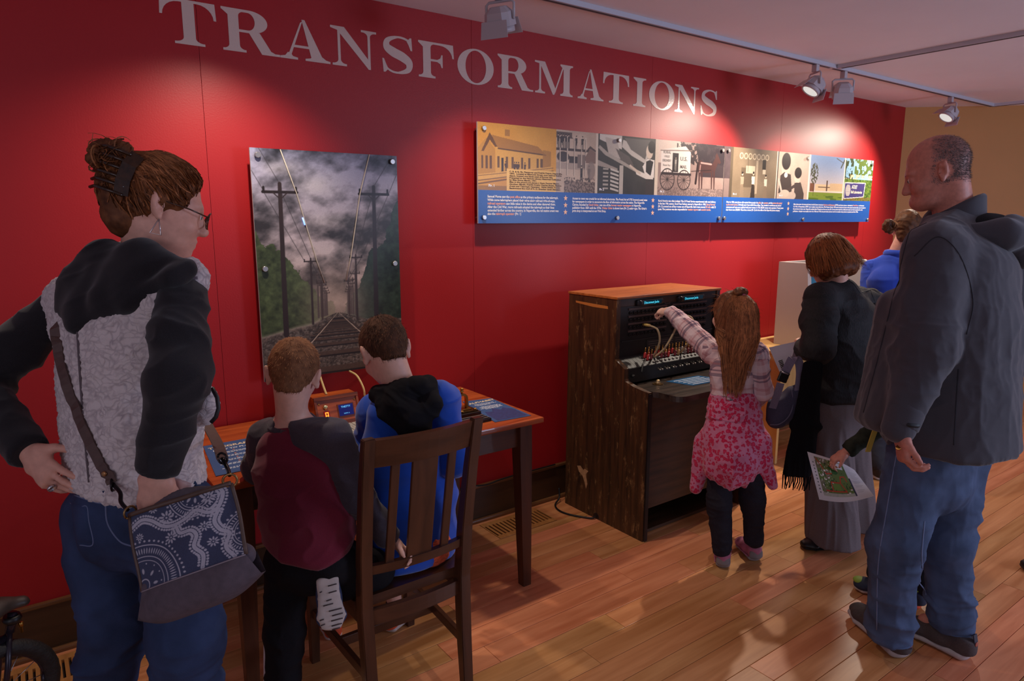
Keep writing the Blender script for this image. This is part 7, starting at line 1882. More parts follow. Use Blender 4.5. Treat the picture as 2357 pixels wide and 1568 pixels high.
    o = raw_mesh('printed_front', Vt.reshape(-1, 3), F, CAN, b, True)
    at_ = o.data.color_attributes.new('Col', 'FLOAT_COLOR', 'POINT'); at_.data.foreach_set('color', np.concatenate([col.reshape(-1, 3), np.ones((W_ * H_, 1))], 1).astype(np.float32).ravel())
    # suede base and the body behind the print
    SU = M('grey_suede', (86, 74, 82), 0.95, var=0.18, vscale=60, bump=0.3, bscale=500)
    Bb = Blob(); Bb.k = 0.03
    ins = -nrm * 0.012
    for p, q in ((c_ul + (c_ur - c_ul) * 0.04, c_ur + (c_ul - c_ur) * 0.04),):
        Bb.c(p + ins + (c_ll - c_ul) * 0.04, q + ins + (c_lr - c_ur) * 0.04, 0.008, 0.008)
    Bb.c(c_ll.lerp(c_lr, 0.06) + ins, c_ll.lerp(c_lr, 0.94) + ins, 0.022, 0.022, 0.02)
    Bb.e((c_ul + c_ur + c_ll + c_lr) / 4 + ins * 0.8, (0.115, 0.018, 0.10), frame(-nrm, c_ul - c_ll), 0.02)
    Bb.mesh('lining_body', SU, b, 0.005)
    # base: lofted from the lower print edge down to the rounded bottom
    n = 40; bm = bmesh.new(); rows = []
    for j in range(9):
        v = j / 8; row = []
        for i in range(n + 1):
            u = i / n
            top = Vector(Vt[-1, int(round(u * (W_ - 1)))])
            k_ = 1 - abs(2 * u - 1) ** 6
            bot = (b_ll * (1 - u) + b_lr * u).lerp((V3((0.1437,-1.423,0.7635)) * (1 - u) + V3((0.3106,-1.545,0.8447)) * u), k_) + nrm * (0.012 * k_)
            p = top.lerp(bot, v) + nrm * (0.016 * math.sin(math.pi * v) * k_ + 0.002)
            if j == 8: p = p - nrm * 0.03 * k_
            row.append(bm.verts.new(p))
        rows.append(row)
    for a, c_ in zip(rows[:-1], rows[1:]):
        for i in range(n): bm.faces.new((a[i], c_[i], c_[i + 1], a[i + 1]))
    back = [bm.verts.new(v.co - nrm * 0.045) for v in rows[0]]
    back2 = [bm.verts.new(v.co - nrm * 0.02) for v in rows[-1]]
    for i in range(n): bm.faces.new((rows[-1][i], back2[i], back2[i + 1], rows[-1][i + 1])); bm.faces.new((back2[i], back[i], back[i + 1], back2[i + 1]))
    from_bm('suede_base', bm, SU, b, True)
    # piping, side strip, seam
    PIP = M('brown_leather', (84, 62, 52), 0.5, var=0.2, vscale=60)
    tube('top_binding', [Vector(Vt[0, int(i * (W_ - 1) / 20)]) + nrm * 0.001 for i in range(21)], 0.005, PIP, b, 8)
    tube('side_binding', [Vector(Vt[int(i * (H_ - 1) / 10), 0]) for i in range(11)], 0.004, PIP, b, 8); tube('side_binding', [Vector(Vt[int(i * (H_ - 1) / 10), W_ - 1]) for i in range(11)], 0.004, PIP, b, 8)
    tube('seam_stitch', [Vector(Vt[-1, int(i * (W_ - 1) / 30)]) + nrm * 0.003 for i in range(31)], 0.0016, M('stitch_pale', (140, 126, 134), 0.8), b, 5)
    # strap over the back, with rivet, clips and rings
    ST = M('brown_strap', (84, 60, 54), 0.6, var=0.15, vscale=80)
    pts = [(0.0619,-1.232,1.387), (0.062,-1.241,1.346), (0.0666,-1.259,1.28), (0.0784,-1.282,1.214), (0.0926,-1.305,1.157), (0.1087,-1.328,1.104), (0.1221,-1.346,1.067)]
    dd = [onto(wvt, p, FH, 0.006) for p in spline([V3(p) for p in pts], 5)]
    ribbon('strap', [q[0] for q in dd], 0.024, 0.004, ST, b, norms=[tuple(-FH)] * len(dd))
    end = dd[-1][0]
    lathe('rivet', [(0.006, 0), (0.006, 0.002), (0.003, 0.004)], dd[-4][0] - FH * 0.003, M('copper_rivet', (176, 128, 84), 0.3, metal=0.8), b, axis=tuple(-FH), n=12)
    DM = M('dark_hardware', (40, 34, 36), 0.3, metal=0.8)
    a_ = Vector(Vt[0, 2])
    tube('clip', spline([end, end.lerp(a_, 0.3) + RT * 0.006, end.lerp(a_, 0.6) - RT * 0.004, end.lerp(a_, 0.85)], 4), 0.0045, DM, b, 8)
    def oring(name, c_, R_, ax, mat):
        ax = Vector(ax).normalized(); x_ = ax.orthogonal().normalized(); y_ = ax.cross(x_)
        tube(name, [c_ + (x_ * math.cos(t) + y_ * math.sin(t)) * R_ for t in [i * math.pi / 8 for i in range(17)]], 0.0026, mat, b, 6)
    oring('ring', end + UP * -0.004, 0.013, RT + FH * 0.4, DM); oring('ring', a_ + UP * 0.006, 0.013, RT - FH * 0.6, M('antique_brass_ring', (146, 112, 70), 0.3, metal=0.8))
    e2 = Vector(Vt[0, W_ - 3]); top2 = V3((0.3227,-1.399,1.093))
    oring('ring', e2 + UP * 0.006, 0.014, RT * 0.3 - FH, M('antique_brass_ring', (146, 112, 70), 0.3, metal=0.8)); oring('ring', top2, 0.012, FH + RT * 0.3, DM)
    tube('clip', spline([top2, top2.lerp(e2, 0.4) + RT * 0.004, e2 + UP * 0.018], 4), 0.0045, DM, b, 8)
    # strap going forward over the far shoulder
    ribbon('strap', spline([top2, V3((0.3494,-1.233,1.077)), V3((0.3675,-1.018,1.087)), V3((0.3562,-0.9075,1.21)), V3((0.3247,-0.8416,1.348)), V3((0.2576,-0.772,1.442)), V3((0.1585,-0.727,1.432)), V3((0.0939,-0.7517,1.391)), V3((0.0652,-0.84,1.352))], 6), 0.024, 0.004, ST, b, side=tuple(RT))
bag()

# ================================================================== the two boys at the desk
def crop_hair(P, hf, s, body, mat, front=0.070, low=-0.055, seed=1, n=2600, ln=0.010, th=1.0):
    H = Blob(); H.k = 0.012
    H.e(P(0, -0.010, 0.036), [v * s * th for v in (0.081, 0.102, 0.090)], hf)
    H.c(P(0, -0.050, 0.0), P(0, -0.060, low + 0.01), 0.060 * s, 0.046 * s, 0.02)
    H.cut(P(0, front, 0.03), hf[1] * 0.85 - hf[2] * 0.55, 0.015)
    H.cut(P(0, -0.03, low), -hf[2] + hf[1] * 0.12, 0.012)
    for q in (-1, 1): H.sub(P(0.090 * q, 0.002, -0.026), [v * s for v in (0.034, 0.042, 0.046)], hf, 0.008)
    o = H.mesh('hair', mat, body, 0.0045, folds(0.003, (55, 55, 55), seed, True))
    co = np.array([v.co for v in o.data.vertices]); no = np.array([v.normal for v in o.data.vertices])
    rr = np.random.default_rng(seed); ii = rr.integers(0, len(co), n)
    cr = np.array(P(0, -0.045, 0.11))
    rs, pt = [], []
    for i in ii:
        d = co[i] - cr; d = d - no[i] * (d @ no[i]); d /= np.linalg.norm(d) + 1e-6
        g = no[i] * 0.35 + d * 0.9 + rr.normal(0, 0.18, 3)
        p = co[i] - no[i] * 0.002
        pt.append([p, p + g * ln * 0.5, p + g * ln]); rs.append(tuple(np.cross(g, no[i]) + 1e-4))
    rs = [tuple(np.cross(np.array(pt[k][2]) - np.array(pt[k][0]), np.array((0.3, -0.5, 0.8)))) for k in range(len(pt))]
    strands('hair_strands', [tuple(no[i]) for i in ii], pt, mat, o, 0.0009)
    return o
def boy_maroon():
    hf = frame(facing(-7, -12), UP, -6)
    hc = V3((0.6521,-0.8874,1.139)); s = 0.90
    bf = facing(14); br = frame(bf)[0]
    neck = V3((0.6397,-0.8846,0.9964)); chest = V3((0.6437,-0.9196,0.8504)); waist = V3((0.6408,-0.9691,0.6724)); hipc = V3((0.6363,-0.9701,0.5962))
    shL = V3((0.595,-0.7928,0.9227)); elL = V3((0.5879,-0.6889,0.7998)); wrL = V3((0.6898,-0.5461,0.7583))
    shR = V3((0.713,-1.009,0.9601)); elR = V3((0.7686,-1.053,0.7737)); wrR = V3((0.8606,-1.077,0.6234))
    hipL = V3((0.594,-0.9205,0.5668)); knL = V3((0.5611,-0.9428,0.3563)); anL = V3((0.5326,-0.9477,0.0107))
    hipR = V3((0.6747,-1.037,0.5914)); knR = V3((0.8343,-1.01,0.4974)); anR = V3((0.7114,-1.047,0.4959))
    B = Blob(); B.k = 0.02
    P = head(B, hc, hf, s, True)
    B.c(P(0, -0.035, -0.05), neck, 0.046, 0.046, 0.03)
    B.ec(neck - UP * 0.05, waist, (0.10, 0.06), (0.10, 0.07), br, 0.04); B.ec(waist, hipc, (0.10, 0.07), (0.11, 0.07), br, 0.04)
    B.ch([neck - UP * 0.03, shL, elL, wrL], [0.045, 0.036, 0.030, 0.020], 0.02); B.ch([neck - UP * 0.03, shR, elR, wrR], [0.045, 0.036, 0.030, 0.020], 0.02)
    B.ch([hipL, knL, anL], [0.06, 0.042, 0.030], 0.03); B.ch([hipR, knR, anR], [0.06, 0.042, 0.030], 0.03)
    hdR = (V3((0.8858,-1.096,0.5918)) - wrR).normalized()
    hand(B, wrR + hdR * 0.0, hdR, -FH * 0.6 - UP * 0.75, UP * 0.6 + FH * 0.3, 0.70, per=((20, 40, 30), (22, 45, 35), (26, 48, 38), (30, 50, 40)), spread=12, thumb=(0.7, 0.6, 0.5))
    hand(B, wrL, FH + RT * 0.3, -UP, RT, 0.70, curl=(25, 30, 20))
    body = B.mesh('person', SKINP, None, 0.0045)
    person(body, 'small boy in a maroon raglan shirt kneeling one leg on the chair', 'person')
    eyes(P, hf, s, body)
    crop_hair(P, hf, s, body, hair_mat('light_brown_crop', (98, 62, 40), (168, 116, 78), 0.8), seed=3, low=-0.050)
    dirs = [tuple(RT), tuple(FH), (0, 0, 1)]
    MAR = M('maroon_heather', (112, 34, 52), 0.9, var=0.22, vscale=600, bump=0.2, bscale=900, sheen=0.2, spec=0.15); GRY = M('charcoal_heather', (66, 58, 66), 0.9, var=0.3, vscale=600, bump=0.2, bscale=900, sheen=0.2, spec=0.15)
    T = Blob(); T.k = 0.035
    T.stack([(V3((0.6283,-0.8912,0.9287)), 0.105, 0.072, br), (chest, 0.138, 0.092, br), (V3((0.6423,-0.9603,0.7178)), 0.142, 0.098, br), (V3((0.6351,-0.9769,0.6179)), 0.140, 0.098, br)], 0.035)
    T.cut(V3((0.6009,-1.042,0.6085)), -UP * 0.98 + RT * -0.12, 0.012); T.cut(V3((0.6199,-0.9445,1.001)), UP, 0.008)
    shirt = T.mesh('shirt', MAR, body, 0.005, [folds(0.022, (6, 6, 11), 81, True, 0.35, lambda Pp: np.clip((1.0 - Pp[:, 2]) / 0.25, 0.1, 1), [tuple(RT * 0.8 + UP * 0.6), tuple(FH), tuple(UP * 0.8 - RT * 0.6)])])
    for sh_, el_, wr_, sd in ((shL, elL, wrL, 85), (shR, elR, wrR, 88)):
        S_ = Blob(); S_.k = 0.025
        S_.c(V3((0.6323,-0.9002,0.9578)), sh_, 0.060, 0.058); S_.ch([sh_, el_], [0.060, 0.050]); S_.c(el_, wr_, 0.049, 0.036)
        dv = (wr_ - el_).normalized(); S_.cut(wr_ + dv * 0.002, dv, 0.005)
        nb = (sh_ - neck); nb.z = 0; nb.normalize()
        S_.cut(V3((0.6323,-0.9002,0.9578)) + nb * 0.040, -nb - UP * 0.35, 0.006)
        S_.cut(V3((0.6207,-0.9434,1.009)), UP, 0.008)
        S_.mesh('sleeve', GRY, shirt, 0.005, folds(0.010, (13, 13, 20), sd, True, 0.35, None, dirs))
    # ribbed neck band
    nbp = []
    for i in range(25):
        a = i * 2 * math.pi / 24; nbp.append(neck - UP * (0.008 + 0.012 * math.cos(a)) + br * math.sin(a) * 0.066 - bf * math.cos(a) * 0.058)
    tube('neck_band', nbp, 0.0105, GRY, shirt, 8)
    PAN = M('black_joggers', (26, 24, 27), 0.9, var=0.3, vscale=500, bump=0.2, bscale=700, spec=0.15)
    D_ = Blob(); D_.k = 0.03
    D_.ec(hipc + UP * 0.03, hipc - UP * 0.03, (0.118, 0.088), (0.122, 0.092), br)
    D_.ch([hipL, knL, anL + UP * 0.02], [0.070, 0.058, 0.046], 0.012); D_.c(hipR, knR, 0.072, 0.060, 0.012); D_.c(knR, anR, 0.054, 0.038, 0.02)
    D_.mesh('trousers', PAN, body, 0.006, folds(0.011, (9, 9, 16), 91, True, 0.35, None, dirs))
    KN = M('navy_knit_shoe', (40, 52, 84), 0.8); SL = M('scuffed_white_sole', (186, 172, 164), 0.75, var=0.15, vscale=40)
    # raised foot: the sole faces the camera
    heel, toe = V3((0.6466,-1.099,0.5886)), V3((0.6347,-1.152,0.4214))
    up_, SP = shoe(body, heel, toe, 0.082, 0.070, KN, SL, up=(0.30, 0.84, -0.45), sole=0.020)
    DK = M('sole_groove', (70, 58, 58), 0.9)
    for k, (b_, a0, a1) in enumerate(((0.22, 0.0, 0.30), (0.33, 0.0, 0.28), (0.62, -0.05, 0.40), (0.70, 0.05, 0.42), (0.78, 0.0, 0.40), (0.86, 0.0, 0.36), (0.92, 0.0, 0.28), (0.45, -0.10, 0.08), (0.52, -0.22, 0.12), (0.74, -0.38, -0.24), (0.82, -0.36, -0.22), (0.30, -0.30, -0.22))):
        p, q = SP(a0, b_, -0.0008), SP(a1, b_ - 0.012, -0.0008); tube('sole_groove', [p, q], 0.0018, DK, up_, 5)
    shoe(body, Vector((anL.x, anL.y, 0)) - bf * 0.05, Vector((anL.x, anL.y, 0)) + bf * 0.15, 0.08, 0.07, KN, SL)
    ck = Blob(); ck.c(V3((0.5329,-0.9084,0.3046)), V3((0.5148,-0.9259,0.0509)), 0.028, 0.030); ck.mesh('sock', M('pale_sock', (196, 188, 190), 0.9), body, 0.006)
boy_maroon()
def boy_blue():
    hf = frame(facing(-30, -30), UP, 4)
    hc = V3((0.959,-0.8771,1.175)); s = 0.93
    bf = facing(-38); br = frame(bf)[0]
    neck = V3((0.9931,-0.9319,1.038)); chest = V3((0.996,-0.937,0.8531)); hipc = V3((0.9981,-0.9535,0.4993))
    shL = V3((0.9535,-0.7974,0.9474)); elL = V3((0.9262,-0.747,0.7426)); wrL = V3((0.9428,-0.6038,0.763))
    shR = V3((1.092,-0.9981,1.008)); elR = V3((1.13,-1.02,0.8035)); wrR = V3((1.174,-0.8419,0.7906))
    hipL = V3((0.9516,-0.8722,0.4863)); hipR = V3((1.045,-0.9968,0.5142)); 
    knL = Vector((0.86, -0.60, 0.52)); knR = Vector((1.04, -0.60, 0.52)); anL = Vector((0.86, -0.52, 0.12)); anR = Vector((1.085, -0.62, 0.12))
    B = Blob(); B.k = 0.02
    P = head(B, hc, hf, s, True)
    B.c(P(0, -0.035, -0.045), neck, 0.047, 0.048, 0.03)
    B.ec(neck - UP * 0.05, chest, (0.10, 0.065), (0.11, 0.075), br, 0.04); B.ec(chest, hipc, (0.11, 0.075), (0.115, 0.08), br, 0.04)
    B.ch([neck - UP * 0.03, shL, elL, wrL], [0.045, 0.038, 0.032, 0.021], 0.02); B.ch([neck - UP * 0.03, shR, elR, wrR], [0.045, 0.038, 0.032, 0.021], 0.02)
    B.ch([hipL, knL, anL], [0.062, 0.046, 0.031], 0.03); B.ch([hipR, knR, anR], [0.062, 0.046, 0.031], 0.03)
    hand(B, wrL, bf, -UP, br, 0.76, curl=(25, 30, 20)); hand(B, wrR, bf, -UP, -br, 0.76, curl=(25, 30, 20))
    body = B.mesh('person', SKINP, None, 0.0045)
    person(body, 'boy in a bright blue hoodie sitting on the wooden chair', 'person')
    eyes(P, hf, s, body)
    crop_hair(P, hf, s, body, hair_mat('dark_brown_crop', (52, 32, 22), (116, 76, 52), 0.8), seed=6, low=-0.052, ln=0.013)
    dirs = [tuple(RT), tuple(FH), (0, 0, 1)]
    BLU = M('royal_blue_fleece', (30, 76, 178), 0.9, var=0.10, vscale=500, bump=0.2, bscale=900, sheen=0.3, spec=0.15)
    T = Blob(); T.k = 0.04
    T.stack([(V3((0.9916,-0.9312,0.9796)), 0.125, 0.085, br), (V3((0.9989,-0.9304,0.8355)), 0.155, 0.105, br), (V3((1.004,-0.9334,0.6662)), 0.160, 0.108, br), (V3((1.006,-0.9454,0.5048)), 0.166, 0.112, br)], 0.04)
    T.cut((0, 0, 0.462), -UP, 0.01)
    hd = T.mesh('hoodie', BLU, body, 0.0055, folds(0.015, (7, 7, 9), 101, True, 0.35, lambda Pp: np.clip((1.0 - Pp[:, 2]) / 0.3, 0.2, 1), [tuple(RT * 0.8 - UP * 0.6), tuple(FH), tuple(UP * 0.8 + RT * 0.6)]))
    for sh_, el_, wr_, sd in ((shL, elL, wrL, 103), (shR, elR, wrR, 106)):
        S_ = Blob(); S_.k = 0.03
        S_.c(neck.lerp(sh_, 0.4) - UP * 0.01, sh_, 0.058, 0.060); S_.ch([sh_, el_], [0.060, 0.054]); S_.c(el_, wr_, 0.053, 0.036)
        dv = (wr_ - el_).normalized(); S_.cut(wr_, dv, 0.005)
        S_.mesh('sleeve', BLU, hd, 0.0055, folds(0.012, (11, 11, 16), sd, True, 0.35, None, dirs))
    BK = M('black_jersey_hood', (22, 20, 23), 0.92, var=0.3, vscale=500, bump=0.3, bscale=900, spec=0.15)
    Hd = Blob(); Hd.k = 0.022
    for q0, q1, r0, r1 in (((0.9095,-0.913,1.047), (0.9431,-1.008,1.072), 0.022, 0.030), ((0.9431,-1.008,1.072), (0.9939,-1.042,1.082), 0.030, 0.026), ((0.9939,-1.042,1.082), (1.045,-1.006,1.075), 0.024, 0.022), ((1.035,-1.024,1.073), (1.013,-1.081,1.025), 0.022, 0.026), ((1.013,-1.081,1.025), (0.9708,-1.088,0.9704), 0.028, 0.024),
                           ((0.9708,-1.088,0.9704), (0.9342,-1.062,0.9638), 0.026, 0.024), ((0.9342,-1.062,0.9638), (0.909,-0.9965,1.008), 0.026, 0.028), ((0.909,-0.9965,1.008), (0.9054,-0.9221,1.05), 0.028, 0.022), ((0.9398,-1.027,1.031), (0.954,-1.07,0.9969), 0.048, 0.042)):
        Hd.c(q0, q1, r0, r1)
    Hd.mesh('hood', BK, hd, 0.005, folds(0.014, (12, 12, 22), 111, True, 0.35, None, [tuple(RT * 0.85 - UP * 0.5), tuple(FH), tuple(UP * 0.85 + RT * 0.5)]))
    SH = M('orange_patterned_shorts', (196, 84, 52), 0.85, var=0.6, vscale=90, stretch=(1, 1, 3))
    D_ = Blob(); D_.k = 0.03
    D_.ec(hipc, hipc - UP * 0.03, (0.120, 0.08), (0.125, 0.08), br); D_.c(hipL, knL, 0.070, 0.070); D_.c(hipR, knR, 0.070, 0.070)
    D_.cut((0, 0, 0.458), -UP, 0.008)
    D_.mesh('shorts', SH, body, 0.006, folds(0.008, (16, 16, 16), 115))
    OR = M('orange_sneaker', (214, 78, 40), 0.6, var=0.3, vscale=60); WS = M('pale_sneaker_sole', (196, 178, 168), 0.6); DKT = M('dark_shoe_collar', (54, 46, 46), 0.8)
    for an, dr in ((anL, Vector((0.1, 1, 0))), (anR, Vector((0.92, 0.42, 0)))):
        dr.normalize(); g = Vector((an.x, an.y, 0)); up_, SP = shoe(body, g - dr * 0.06, g + dr * 0.15, 0.085, 0.078, OR, WS)
        for k in range(3): tube('shoe_stripe', spline([SP(-0.42, 0.30 + k * 0.14, 0.03), SP(-0.40, 0.36 + k * 0.14, 0.05), SP(-0.25, 0.42 + k * 0.14, 0.068)], 4), 0.003, M('white_stripe', (214, 206, 200), 0.5), up_, 5)
        K = Blob(); K.c(g + UP * 0.07, g + UP * 0.10, 0.034, 0.034); K.mesh('sock', DKT, up_, 0.005)
boy_blue()

# ================================================================== girl at the switchboard
def plaid_mat():
    m = bpy.data.materials.new('pale_pink_plaid'); m.use_nodes = True; N, L, b = nodes(m)
    at = N.new('ShaderNodeAttribute'); at.attribute_name = 'uvp'
    sp = N.new('ShaderNodeSeparateXYZ'); L.new(at.outputs['Vector'], sp.inputs[0])
    def stripes(out, freq, lo, hi, ph=0.0):
        a = N.new('ShaderNodeMath'); a.operation = 'MULTIPLY_ADD'; L.new(out, a.inputs[0]); a.inputs[1].default_value = freq; a.inputs[2].default_value = ph
        f = N.new('ShaderNodeMath'); f.operation = 'FRACT'; L.new(a.outputs[0], f.inputs[0])
        g = N.new('ShaderNodeMath'); g.operation = 'GREATER_THAN'; L.new(f.outputs[0], g.inputs[0]); g.inputs[1].default_value = lo
        h = N.new('ShaderNodeMath'); h.operation = 'LESS_THAN'; L.new(f.outputs[0], h.inputs[0]); h.inputs[1].default_value = hi
        k = N.new('ShaderNodeMath'); k.operation = 'MULTIPLY'; L.new(g.outputs[0], k.inputs[0]); L.new(h.outputs[0], k.inputs[1])
        return k.outputs[0]
    col = None
    base = (*lin((206, 170, 172)), 1)
    cur = None
    def over(cur, fac, c_, amt):
        mx = N.new('ShaderNodeMix'); mx.data_type = 'RGBA'
        mu = N.new('ShaderNodeMath'); mu.operation = 'MULTIPLY'; L.new(fac, mu.inputs[0]); mu.inputs[1].default_value = amt; L.new(mu.outputs[0], mx.inputs['Factor'])
        if cur is None: mx.inputs['A'].default_value = base
        else: L.new(cur, mx.inputs['A'])
        mx.inputs['B'].default_value = (*lin(c_), 1)
        return mx.outputs['Result']
    for ax in ('X', 'Z'):
        o = sp.outputs[ax]
        cur = over(cur, stripes(o, 8.5, 0.05, 0.30), (226, 206, 208), 0.5)
        cur = over(cur, stripes(o, 8.5, 0.40, 0.52), (66, 54, 86), 0.62)
        cur = over(cur, stripes(o, 8.5, 0.60, 0.66), (66, 54, 86), 0.62)
        cur = over(cur, stripes(o, 8.5, 0.84, 0.92), (176, 110, 112), 0.45)
    L.new(cur, b.inputs['Base Color']); b.inputs['Roughness'].default_value = 0.9; b.inputs['Specular IOR Level'].default_value = 0.15
    return m
def leopard_mat():
    m = bpy.data.materials.new('pink_leopard_fleece'); m.use_nodes = True; N, L, b = nodes(m)
    tc = N.new('ShaderNodeTexCoord'); nz = N.new('ShaderNodeTexNoise'); nz.inputs['Scale'].default_value = 60
    L.new(tc.outputs['Object'], nz.inputs['Vector'])
    ad = N.new('ShaderNodeMix'); ad.data_type = 'RGBA'; ad.blend_type = 'LINEAR_LIGHT'; ad.inputs['Factor'].default_value = 0.012
    L.new(tc.outputs['Object'], ad.inputs['A']); L.new(nz.outputs['Color'], ad.inputs['B'])
    vo = N.new('ShaderNodeTexVoronoi'); vo.inputs['Scale'].default_value = 52; vo.inputs['Randomness'].default_value = 0.8; L.new(ad.outputs['Result'], vo.inputs['Vector'])
    cr = N.new('ShaderNodeValToRGB'); e = cr.color_ramp.elements
    e[0].position = 0.0; e[0].color = (*lin((214, 60, 100)), 1); e[1].position = 0.66; e[1].color = (*lin((204, 122, 150)), 1)
    x = e.new(0.20); x.color = (*lin((206, 48, 88)), 1); x = e.new(0.44); x.color = (*lin((188, 24, 66)), 1); x = e.new(0.52); x.color = (*lin((204, 122, 150)), 1)
    cr.color_ramp.interpolation = 'LINEAR'
    L.new(vo.outputs['Distance'], cr.inputs[0])
    dv = N.new('ShaderNodeMath'); 
    L.new(cr.outputs[0], b.inputs['Base Color']); b.inputs['Roughness'].default_value = 0.95; b.inputs['Sheen Weight'].default_value = 0.3; b.inputs['Specular IOR Level'].default_value = 0.1
    return m
def add_uvp(o, fn):
    V = np.array([v.co for v in o.data.vertices]); a = o.data.attributes.new('uvp', 'FLOAT_VECTOR', 'POINT'); a.data.foreach_set('vector', fn(V).astype(np.float32).ravel())
def girl():
    hf = frame(facing(-22, 4), UP)
    hc = V3((2.633,-0.9937,1.164)); s = 0.88
    bf = facing(-20); br = frame(bf)[0]
    neck = V3((2.67,-0.9908,1.014)); chest = V3((2.66,-1.01,0.8947)); waist = V3((2.64,-1.031,0.7358)); hipc = V3((2.626,-1.051,0.5967))
    shL = V3((2.626,-0.9038,0.9805)); elL = V3((2.665,-0.7389,1.059)); wrL = V3((2.697,-0.5684,1.139))
    shR = V3((2.708,-1.086,0.9938)); elR = V3((2.724,-1.11,0.8227)); wrR = V3((2.862,-0.9838,0.7104))
    hipL = V3((2.587,-1.012,0.5304)); knL = V3((2.538,-1.052,0.2987)); anL = V3((2.536,-1.083,0.0913))
    hipR = V3((2.647,-1.114,0.5472)); knR = V3((2.665,-1.141,0.3186)); anR = V3((2.693,-1.143,0.1167))
    B = Blob(); B.k = 0.02
    P = head(B, hc, hf, s, True)
    B.c(P(0, -0.03, -0.05), neck, 0.042, 0.042, 0.03)
    B.ec(neck - UP * 0.04, waist, (0.085, 0.055), (0.085, 0.06), br, 0.04); B.ec(waist, hipc, (0.085, 0.06), (0.09, 0.06), br, 0.04)
    B.ch([neck - UP * 0.03, shL, elL, wrL], [0.04, 0.033, 0.027, 0.019], 0.02); B.ch([neck - UP * 0.03, shR, elR, wrR], [0.04, 0.033, 0.027, 0.019], 0.02)
    B.ch([hipL, knL, anL], [0.055, 0.040, 0.028], 0.03); B.ch([hipR, knR, anR], [0.055, 0.040, 0.028], 0.03)
    dL = (V3((2.683,-0.4847,1.129)) - wrL).normalized()
    hand(B, wrL, dL, -UP * 0.8 + RT * 0.5, -RT * 0.6 + UP * 0.3, 0.66, per=((30, 50, 35), (40, 55, 40), (45, 60, 40), (50, 60, 40)), spread=3, thumb=(0.95, 0.1, 0.6))
    hand(B, wrR, FH, -UP, -RT, 0.66, curl=(25, 30, 20))
    body = B.mesh('person', SKINP, None, 0.0045)
    person(body, 'girl in a plaid shirt and pink leopard fleece reaching to the switchboard')
    eyes(P, hf, s, body)
    HM = hair_mat('chestnut_hair', (66, 38, 24), (196, 124, 78))
    H = Blob(); H.k = 0.02
    H.e(P(0, -0.012, 0.036), [v * s for v in (0.090, 0.108, 0.096)], hf)
    H.c(P(0, -0.07, 0.02), P(0, -0.088, -0.09), 0.080 * s, 0.085 * s, 0.03)
    H.ec(V3((2.605,-1.041,1.029)), V3((2.572,-1.069,0.9074)), (0.080, 0.034), (0.040, 0.020), br, 0.03)
    H.c(P(-0.070, -0.01, 0.0), P(-0.080, -0.03, -0.10), 0.026, 0.018, 0.03); H.c(P(0.072, -0.01, 0.0), P(0.084, -0.03, -0.12), 0.028, 0.020, 0.03)
    H.cut(P(0, 0.075, 0.02), hf[1] * 0.9 - hf[2] * 0.3, 0.02)
    hb_ = H.mesh('hair', HM, body, 0.005, folds(0.010, (34, 34, 6), 121, True, 0.3, None, [tuple(RT), tuple(FH), (0, 0, 1)]))
    tr = bvh(hb_); rr = random.Random(11); rs, pt = [], []
    for lock in range(85):                     # wavy locks, a dozen strands each
        x = max(-0.10, min(0.10, rr.gauss(0, 0.05))); zb = rr.uniform(-0.075, 0.10) - 0.35 * abs(x); ph_ = rr.uniform(0, 6.3); fq = rr.uniform(9, 15); am = rr.uniform(0.004, 0.013); yo = rr.uniform(-0.04, 0.05); xo = rr.uniform(-.02, .02)
        for i in range(12):
            xi = x + rr.gauss(0, 0.005)
            top = P(xi * 0.75, -0.06 + yo, 0.125 - abs(xi) * 0.5)
            end = V3((2.562,-1.077,0.8962)) + br * (xi * 0.80 + xo + rr.gauss(0, .004)) + UP * (zb + rr.gauss(0, 0.012)) + FH * rr.uniform(-0.012, 0.01)
            path = []
            for k in range(14):
                t = k / 13; p = top.lerp(end, t) + br * (0.50 * xi * math.sin(t * math.pi) + am * math.sin(t * fq + ph_) * min(1, t * 1.6))
                if t < 0.72:
                    q, nn = onto(tr, p, FH, 0.002 + 0.006 * rr.random() * t)
                    if (q - p).length > 0.12: q = p
                else: q = path[-1] + (p - pp) if path else p
                pp = p; path.append(q)
            rs.append(tuple(-FH)); pt.append(path)
    strands('hair_strands', rs, pt, HM, hb_, 0.0021)
    rs, pt = [], []
    for i in range(260):                       # flyaway wisps round the head
        a = rr.uniform(0, 6.28); e = rr.uniform(-0.2, 1.4)
        st = P(0.092 * s * math.sin(a) * math.cos(e), -0.01 + 0.108 * s * math.cos(a) * math.cos(e), 0.036 + 0.092 * s * math.sin(e))
        d = (st - P(0, -0.01, 0.0)).normalized(); d = (d * 0.5 - UP * 0.5 + Vector((rr.uniform(-.5, .5), rr.uniform(-.5, .5), rr.uniform(-.3, .3)))).normalized(); L_ = rr.uniform(0.02, 0.06)
        pt.append([st, st + d * L_ * 0.4 + UP * 0.006, st + d * L_ * 0.75 + UP * 0.004, st + d * L_]); rs.append(tuple(-FH))
    strands('wisps', rs, pt, HM, hb_, 0.0006)
    K = Blob(); K.k = 0.012
    for i in range(6): K.e(P(rr.uniform(-.02, .02), -0.045 + rr.uniform(-.012, .012), 0.128 + rr.uniform(0, .018)), (0.02, 0.018, 0.014))
    K.mesh('top_knot', HM, hb_, 0.004, folds(0.007, (80, 80, 80), 5))
    tube('hair_tie', [P(0.020 * math.cos(a), -0.06 + 0.014 * math.sin(a), 0.126) for a in [i * math.pi / 6 for i in range(13)]], 0.004, M('pink_hair_tie', (206, 110, 130), 0.7), hb_, 6)
    # shirt
    PL = plaid_mat(); dirs = [tuple(RT), tuple(FH), (0, 0, 1)]
    T = Blob(); T.k = 0.03
